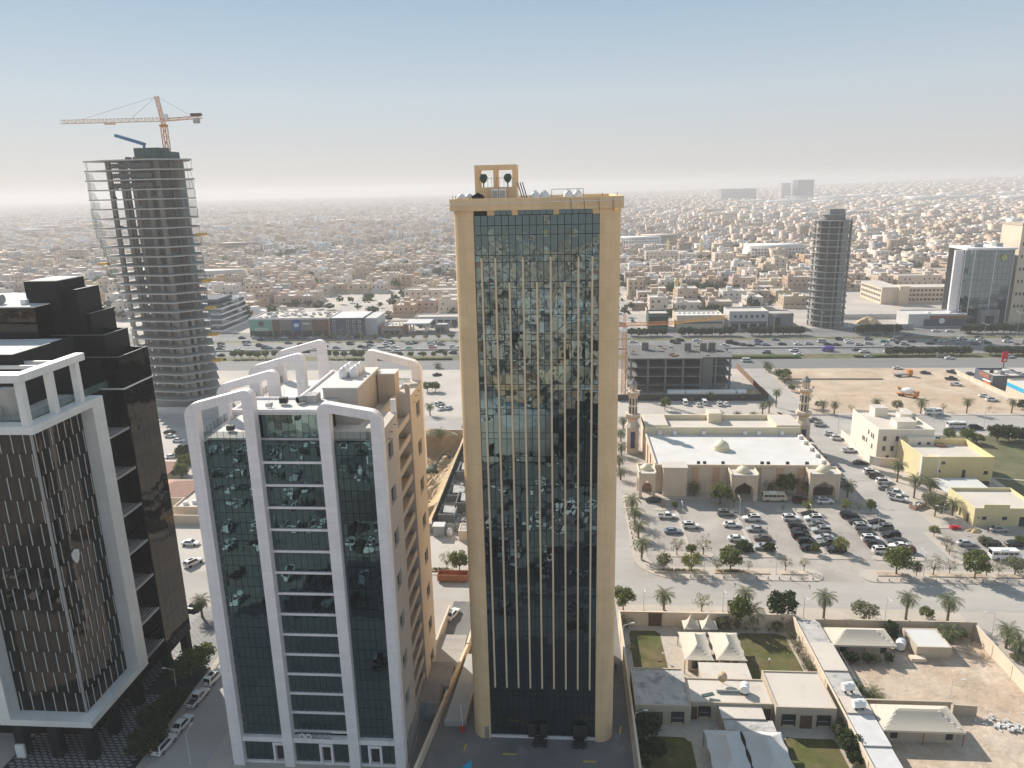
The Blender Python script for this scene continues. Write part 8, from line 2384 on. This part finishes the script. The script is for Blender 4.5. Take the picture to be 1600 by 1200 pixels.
TREES=[(27.4,169.3,2.6,4.6,'s'),(31.0,169.8,1.7,2.6,'g'),(33.9,169.5,2.8,4.6,'s'),(23.2,161.2,2.3,4.6,'o'),(29.7,160.7,2.9,5,'y'),(39.0,161.7,3.3,6,'g'),
 (44.2,200.5,4.0,5.8,'g'),(47.6,198.3,2.2,4.6,'s'),(64.8,207.2,3.9,6.4,'g'),(35.7,161.3,1.6,3.2,'s'),(43.2,161.9,1.2,2.8,'s'),(52.0,162.2,2.0,3.8,'s'),
 (56.3,162.3,1.6,3.4,'s'),(44.5,171.9,2.6,2.6,'d'),(50.6,171.3,1.9,2.8,'d'),(27.2,196.2,1.3,3.0,'b'),(30.6,196.3,1.4,2.4,'g'),(67.5,195.6,2.0,3.4,'y'),
 (60.8,196.0,0.9,2.6,'b'),(77.8,195.9,1.9,3.6,'y'),(81.3,196.0,1.5,3.2,'s'),(49.9,193.6,0.9,1.9,'b'),(64.0,195.5,0.7,1.6,'b'),(67.8,171.4,2.3,4.4,'y'),
 (61.4,170.8,1.5,2.9,'g'),(84.6,196.0,1.8,3.6,'g'),(77.0,161.1,4.2,7.0,'g'),(81.4,160.9,1.7,3.6,'o'),(85.2,161.0,2.8,5.2,'s'),(89.3,161.9,2.0,3.8,'s'),
 (94.0,159.9,3.6,6.6,'g'),(97.4,161.4,2.0,4.0,'s'),(100.0,161.5,2.0,4,'s'),(103.8,161.6,3.2,4.6,'o'),(94.8,181.2,1.7,3.0,'o'),(94.6,174.3,2.2,3.4,'b'),
 (93.8,171.3,1.4,2.6,'s'),(104.7,176.7,1.8,2.6,'o'),(113.6,176.5,1.9,2.8,'g'),(100.6,193.3,3.6,6.2,'o'),(101.8,199.6,2.4,4.2,'o'),
 (12.2,143.9,2.9,5.2,'g'),(29.1,144.1,2.4,4.2,'s'),(35.7,138.4,3.0,7,'g'),(45.7,142.2,3.9,6.2,'d'),(32.3,137.7,2.1,2.8,'o'),(12.5,137.0,2.2,3.2,'b'),
 (12.5,128.7,1.1,2,'s'),(13.5,105.8,2.6,4,'d'),(14.6,101.2,2.0,3,'d'),(45.1,138.8,2.0,3.6,'b'),(45.1,129.0,1.9,3.0,'b'),(45.5,126.0,1.6,2.6,'b'),
 (45.1,133.8,1.4,2.4,'o'),(45.4,106.9,1.8,2.6,'o'),(46.0,103.7,2.4,3.4,'d'),(46.6,108.8,1.4,2.0,'o'),(12.8,109.6,2.0,3.2,'d'),(17.8,139.5,1.6,2.6,'b'),
 (62.6,142.4,3.6,3.8,'o'),(75.5,142.7,1.9,2.6,'g'),(54.6,130.9,2.2,3.6,'d'),(58.1,131.9,1.6,2.4,'d'),(64.9,135.1,1.8,4.0,'d'),(72.2,132.2,1.8,2.8,'g'),
 (51.7,117.8,1.7,2.6,'g'),(87.0,133.3,1.4,1.6,'o'),(86.3,127.7,1.6,2.6,'o'),(85.6,129.2,1.2,1.4,'o'),(131.4,291.1,2.6,4.6,'o'),
 (149.3,291.1,1.8,3.4,'s'),(166.6,291.2,1.2,2.2,'s'),(114.1,292.0,1.8,2.6,'s'),(150.5,255.5,4.2,6.0,'d'),(155.1,256.8,3.8,5.4,'d'),
 (157.8,255.5,3.8,5.2,'d'),(135.0,257.3,3.0,4.0,'g'),(140.1,255.4,3.6,4.6,'g'),(142.2,252.7,2.8,3.6,'g'),(180.9,293.8,3.0,4.0,'d'),
 (40.2,292.8,2.8,5.2,'g'),(52.5,302.9,1.6,3.0,'s'),(61.2,305.8,2.2,3.6,'y'),(35.5,306.8,1.4,2.6,'g'),(100.4,340.6,4.6,5.2,'g'),
 (99.6,333.7,4.0,4.8,'o'),(74.8,306.7,1.8,3,'y'),(99.0,320.7,2,3,'g'),(102.2,295.5,2,3.0,'o'),(-126.3,220.8,3.6,7,'g'),(-124.4,214.3,3.2,6,'g'),
 (-133.5,232.6,3.0,6,'d'),(-72.0,117.3,3.6,5.2,'g'),(-71.2,120.2,3.2,5,'g'),(-73.1,115.7,2.6,4,'g'),(-71.9,103.4,3.0,4.4,'d'),
 (-71.1,106.7,2.6,4.2,'d'),(-70.3,97.5,3.0,4.6,'d'),(-70.6,109.2,2.2,4.0,'d'),(-26.0,158.9,2.8,5.6,'g'),(-29.3,160.3,2.6,4.6,'s'),
 (-63.7,321.7,3.6,4.5,'g'),(-60.1,321.7,3.2,4.4,'g'),(-69.5,100.5,2.8,4.4,'d'),]
PALMS=[(18.4,194.4,5.2),(18.4,186.0,5.5),(18.7,178.2,5.2),(18.4,166.6,6.0),(17.1,227.5,5),(18.7,239.4,5),(19.5,254.1,5),(21.4,268.7,5),(16.9,218.0,4.4),
 (37.6,206.0,4.2),(60.3,208.9,4.5),(70.5,206.2,5),(81.8,205.8,5.5),(100.8,217.7,7.0),(100.5,205.7,7.5),(105.5,194.0,5.2),(106.9,209.9,5.0),
 (80.7,241.0,4.0),(21.0,144.2,5.2),(38.0,143.3,6.5),(54.1,141.9,6.8),(38.8,139.7,4.5),(71.1,142.4,6.6),(79.5,142.3,6.2),(86.1,133.0,5.5),
 (86.4,129.4,5.5),(75.5,133.4,4.6),(54.8,117.3,2.2),(51.2,118.0,2.0),(54.9,132.5,3.5),(60.8,108.5,2.2),(102.0,289.3,5.5),(105.8,287.3,5.8),
 (122.9,290.2,6),(139.0,287.7,6.4),(156.6,288.2,6.6),(173.7,288.6,6.4),(97.8,358.6,5),(97.9,354.5,4.6),(85.8,296.9,8),(77.9,287.1,5.5),(80.8,288.5,6),
 (97.8,296.9,6.2),(102.0,289.2,6),(105.8,287.2,6.2),(60.9,286.4,1.6),(68.0,286.4,1.6),(74.2,285.8,1.6),(-80.0,137.7,5.5),(-46.4,253.5,5),
 (-56.0,285.6,5.5),(-66.7,367.2,3),]
LAMPS=[(31.2,186.1,6,90),(47.3,190.0,6,90),(32.6,160.8,6,90),(49.3,160.6,6,90),(57.4,206.5,6,90),(67.1,206.7,6,0),(64.9,185.0,6,90),(45.2,209.8,6,0),
 (64.4,183.6,6,90),(81.5,183.1,6,90),(82.9,160.6,6,90),(99.8,161.1,6,90),(83.2,204.2,6,0),(99.9,187.9,5.5,180),(99.3,264.6,6,180),(139.3,278.1,6,90),
 (158.0,278.2,6,90),(16.6,144.0,5.5,-90),(33.6,144.2,5.5,-90),(50.0,142.2,5.5,-90),(66.8,142.2,5.5,-90),(84.9,135.9,6,180),(67.6,116.6,4.5,0),
 (101.7,270.7,6,90),(136.3,271.0,6,90),(155.0,272.6,6,90),(-71.9,111.8,6,180),(-61.4,95.9,6,90),]
HIGHMASTS=[(82.5,414.4),(85.0,414.3),(118.7,425.8),(147.6,433.5),(152.1,394.5),(186.4,427.3),(216.6,392.5),(252.9,426.5),(-198.1,402.0),(-124.1,392.9),
 (-123.9,392.9),(-125.1,431.9),]

ORD = ('first', 'second', 'third', 'fourth', 'fifth', 'sixth', 'seventh', 'eighth', 'ninth', 'tenth', 'eleventh', 'twelfth')
ROWTXT = {'a': 'in the car park row by the palms', 'b': 'in the second car park row, left side', 'c': 'in the second car park row, right side', 'd': 'in the third car park row, left side',
          'e': 'in the third car park row, right side', 'f': 'in the fourth car park row, left side', 'g': 'in the fourth car park row, right side'}
GRP = {'a': 'cars in the mosque car park', 'k': 'cars in front of the mosque', 'm': 'cars parked beside the mosque flank', 'r': 'cars along the side street by the cream house', 'q': 'cars by the low olive building',
       'S': 'vehicles on the street before the dirt lot', 'n': 'cars behind the mosque', 'D': 'vehicles on the dirt lot', 'V': 'cars on the service road', 'H': 'traffic on the highway', 'N': 'traffic on the highway', 'F': 'cars across the highway',
       'L': 'cars parked beside the dark building', 'W': 'cars left of the white building', 'T': 'cars between the towers'}
BASE = {'k': 'parked in front of the mosque', 'm': 'parked along the mosque flank', 'r': 'on the side street by the cream house', 'q': 'parked near the low olive building', 'S': 'on the street before the dirt lot', 'n': 'parked behind the mosque',
        'D': 'on the dirt lot', 'V': 'on the near service road', 'H': 'on the far highway lanes', 'N': 'on the near highway lanes', 'F': 'parked across the highway', 'L': 'at the kerb beside the dark building', 'W': 'left of the white building', 'T': 'between the two front towers'}
byrow = {}
for c in CARS:
    byrow.setdefault(c[0], []).append(c)
for row, L_ in byrow.items():
    if row in ROWTXT:
        L_.sort(key=lambda c: -c[4])
    for i, (r_, k, colr, x, y, h) in enumerate(L_):
        if row in ROWTXT:
            lb = '%s %s, %s from the mosque end %s' % (colr, WORD[k][1], ORD[i], ROWTXT[row])
        else:
            lb = '%s %s %s' % (colr, WORD[k][1], BASE[row])
        far = row in 'HNVFTWS' and k not in 'b' and y > 150
        hh = h
        if row in 'ceg':
            hh = 180
        if row in 'HN' and y < 410:
            hh = 180
        place_vehicle(k, colr, x, y, hh, lb, GRP.get(row, GRP['a']), full=not far)
KN = {'g': 'green', 'y': 'yellow-green', 's': 'sparse-leaved', 'o': 'olive-green', 'd': 'dark green', 'b': 'nearly bare'}
def place_word(x, y):
    if y < 140 and 9 < x < 48: return 'in the villa garden'
    if y < 140 and 48 <= x < 84: return 'in the sandy yard'
    if y < 147 and x > 0: return 'on the pavement before the villa wall' if x < 84 else 'outside the sandy yard wall'
    if x < -60 and y < 150: return 'beside the dark building'
    if x < -100: return 'left of the white building'
    if x < 0: return 'between the two front towers'
    if y < 165: return 'on the street edge of the mosque car park'
    if y < 185: return 'on the near islands of the mosque car park' if x < 92 else 'by the low olive building'
    if y < 203: return 'on the far islands of the mosque car park' if x < 92 else 'by the low olive building'
    if y < 230: return 'in front of the mosque' if x < 92 else 'beside the yellow hall'
    if y < 285: return 'beside the mosque flank' if x < 92 else 'on the park lawn'
    return 'behind the mosque' if x < 97 else 'at the edge of the dirt lot'
KEEP_OFF = ((66.6, 74.6, 128.6, 136.6), (50.8, 64.0, 128.2, 135.4), (50.8, 65.2, 105.0, 112.6), (21.0, 35.4, 92, 105), (21.0, 34.6, 122, 132.4))
for (x, y, r, h, k) in TREES:
    if any(a < x < b and c < y < d for a, b, c, d in KEEP_OFF):
        continue
    nm = 'broadleaf_tree' if h > 2.9 else 'shrub'
    zz_ = 0.0
    place_tree(x, y, r, h, k, '%s %s %s' % (KN[k], 'tree' if h > 2.9 else 'shrub', place_word(x, y)), 'trees and shrubs', nm, zz_)
seen = []
for (x, y, h) in PALMS:
    if any(a < x < b and c < y < d for a, b, c, d in KEEP_OFF[1:]):
        continue
    if any(abs(x - a) < 0.6 and abs(y - b) < 0.6 for a, b in seen):
        continue
    seen.append((x, y))
    place_palm(x, y, h, '%s date palm %s' % ('tall' if h > 6 else 'young' if h < 3 else 'mid-height', place_word(x, y)), 'date palms')
seen = []
for (x, y, h, a) in LAMPS:
    if any(abs(x - p) < 2.5 and abs(y - q) < 2.5 for p, q in seen):
        continue
    seen.append((x, y))
    place_lamp(x, y, h, a, 'white street lamp %s' % place_word(x, y), 'street lamps')
seen = []
for (x, y) in HIGHMASTS:
    if any(abs(x - p) < 4 and abs(y - q) < 4 for p, q in seen):
        continue
    seen.append((x, y))
    place_lamp(x, y, 16.0, 90, 'tall lighting mast beside the highway', 'highway lighting masts', 0.0, 2.6, True, 'lighting_mast')
# more traffic on the highway, kept clear of the cars already placed
tf = random.Random(17)
taken = [(c[3], c[4]) for c in CARS if c[0] in 'HN']
for ly in (398.0, 401.2, 404.8, 413.0, 416.4, 420.2, 424.0, 427.8, 431.4):
    x = -250 + tf.uniform(0, 14)
    while x < 285:
        if all(abs(x - a) > 7.5 or abs(ly - b) > 2.6 for a, b in taken) and tf.random() < (0.42 if ly > 410 else 0.18):
            kk = tf.choice('ssssuuupv'); ck = tf.choice(('white', 'white', 'silver', 'black', 'charcoal', 'grey', 'white', 'steel', 'brown'))
            zone = 'behind the unfinished tower' if x < -150 else 'behind the white building' if x < -70 else 'hidden side of the beige tower' if x < 40 else 'behind the unfinished block' if x < 100 else 'before the round tower' if x < 185 else 'near the glass office tower'
            if not (-55 < x < 38):
                place_vehicle(kk, ck, x, ly + tf.uniform(-0.3, 0.3), 180 if ly < 410 else 0, '%s %s on the %s highway lanes %s' % (ck, WORD[kk][1], 'near' if ly < 410 else 'far', zone), 'traffic on the highway', full=False)
                taken.append((x, ly))
        x += tf.uniform(8, 17)
# highway hedges and roadside trees
tr_ = random.Random(90)
def tree_row(xa, xb, y, sp, r, h, k, label):
    x = xa
    while x <= xb:
        place_tree(x + tr_.uniform(-0.6, 0.6), y + tr_.uniform(-0.7, 0.7), r * tr_.uniform(0.85, 1.15), h * tr_.uniform(0.88, 1.1), k, label, 'roadside trees of the highway')
        x += sp
tree_row(170, 209, 391.5, 3.5, 3.5, 4.4, 'd', 'dark clipped tree in the left hedge row by the highway')
tree_row(220, 266, 391, 3.5, 3.5, 4.4, 'd', 'dark clipped tree in the right hedge row by the highway')
tree_row(40, 62, 447, 3.7, 3.6, 5.2, 'd', 'dark tree on the far highway verge, group nearest the beige tower')
tree_row(70, 100, 447, 3.7, 3.6, 5.2, 'd', 'dark tree on the far highway verge before the tan shop')
tree_row(112, 144, 446.5, 3.6, 3.8, 5.6, 'd', 'dark tree on the far highway verge before the round tower')
tree_row(174, 200, 448, 3.8, 3.7, 5.6, 'd', 'dark tree on the far highway verge before the blue hoarding')
tree_row(236, 268, 448.5, 3.8, 3.7, 5.4, 'd', 'dark tree on the far highway verge before the glass office tower')
tree_row(-186, -150, 390.5, 4.6, 2.6, 4.4, 'g', 'green bushy tree on the near highway verge by the unfinished tower')
tree_row(-132, -112, 391, 4.6, 2.6, 4.4, 'g', 'green bushy tree on the near highway verge behind the white building')
tree_row(-92, -60, 391, 6.4, 2.3, 3.8, 'g', 'green bushy tree on the near highway verge beside the beige tower')
tree_row(-150, -60, 437.5, 8.0, 2.1, 4.8, 'o', 'small olive tree on the far highway verge before the filling station')
for i, (xa, xb, y0, y1) in enumerate(((78, 122, 384.6, 388.4), (150, 172, 386, 389), (-215, -190, 387, 389), (-120, -62, 385, 387))):
    o = root('clipped_hedge', ((xa + xb) / 2, (y0 + y1) / 2, 0), ('long bright green clipped hedge on the highway verge behind the unfinished block', 'short green hedge strip at the end of the dark clipped trees', 'yellowish hedge strip near the unfinished tower', 'low green hedge strip beside the beige tower')[i], 'hedge')
    m = MB().box(xa, xb, y0, y1, 0, 0.8); m.build('hedge_core', 'leaf_hedge', o)
    m = MB(); rr = random.Random(i)
    for k in range(int((xb - xa) * (y1 - y0) * 9)):
        x, y = rr.uniform(xa, xb), rr.uniform(y0, y1); s = 0.22
        m.poly([(x - s, y - s * 0.5, 0.85 + rr.uniform(-.1, .15)), (x + s * 0.4, y - s, 0.85 + rr.uniform(-.1, .15)), (x + s, y + s * 0.6, 0.85 + rr.uniform(-.1, .15)), (x - s * 0.4, y + s, 0.85 + rr.uniform(-.1, .15))])
    m.build('hedge_leaves', 'leaf_bright', o, kind='stuff')

# ================================================================ the hazy air
hz_ = MB().box(-20500, 20500, -20500, 20500, -10.5, 134)
o = hz_.build('haze', None)
o['kind'] = 'stuff'
hm = bpy.data.materials.new('haze_air'); hm.use_nodes = True
hn = hm.node_tree
for n in list(hn.nodes):
    if n.type != 'OUTPUT_MATERIAL':
        hn.nodes.remove(n)
pv_ = hn.nodes.new('ShaderNodeVolumePrincipled')
pv_.inputs['Color'].default_value = (0.70, 0.70, 0.715, 1)
pv_.inputs['Density'].default_value = HAZE_DENSITY
pv_.inputs['Anisotropy'].default_value = 0.15
hn.links.new(pv_.outputs[0], [n for n in hn.nodes if n.type == 'OUTPUT_MATERIAL'][0].inputs['Volume'])
o.data.materials.append(hm)

# ================================================================ labels that single things out
def bearing(o):
    p = o.location
    return view_px(p.x, p.y, p.z)[0]
groups = {}
for o in ROOTS:
    groups.setdefault(o['label'].lower(), []).append(o)
OW = ('first', 'second', 'third', 'fourth', 'fifth', 'sixth', 'seventh', 'eighth', 'ninth', 'tenth', 'eleventh', 'twelfth', 'thirteenth', 'fourteenth', 'fifteenth', 'sixteenth', 'seventeenth', 'eighteenth', 'nineteenth', 'twentieth',
      'twenty-first', 'twenty-second', 'twenty-third', 'twenty-fourth', 'twenty-fifth', 'twenty-sixth', 'twenty-seventh', 'twenty-eighth', 'twenty-ninth', 'thirtieth')
for lb, L_ in groups.items():
    if len(L_) < 2 or len(L_) > 30:
        continue
    L_.sort(key=bearing)
    for i, o in enumerate(L_):
        if len(L_) == 2:
            o['label'] = o['label'] + (', the left one' if i == 0 else ', the right one')
        else:
            o['label'] = o['label'] + ', %s from the left' % OW[i]
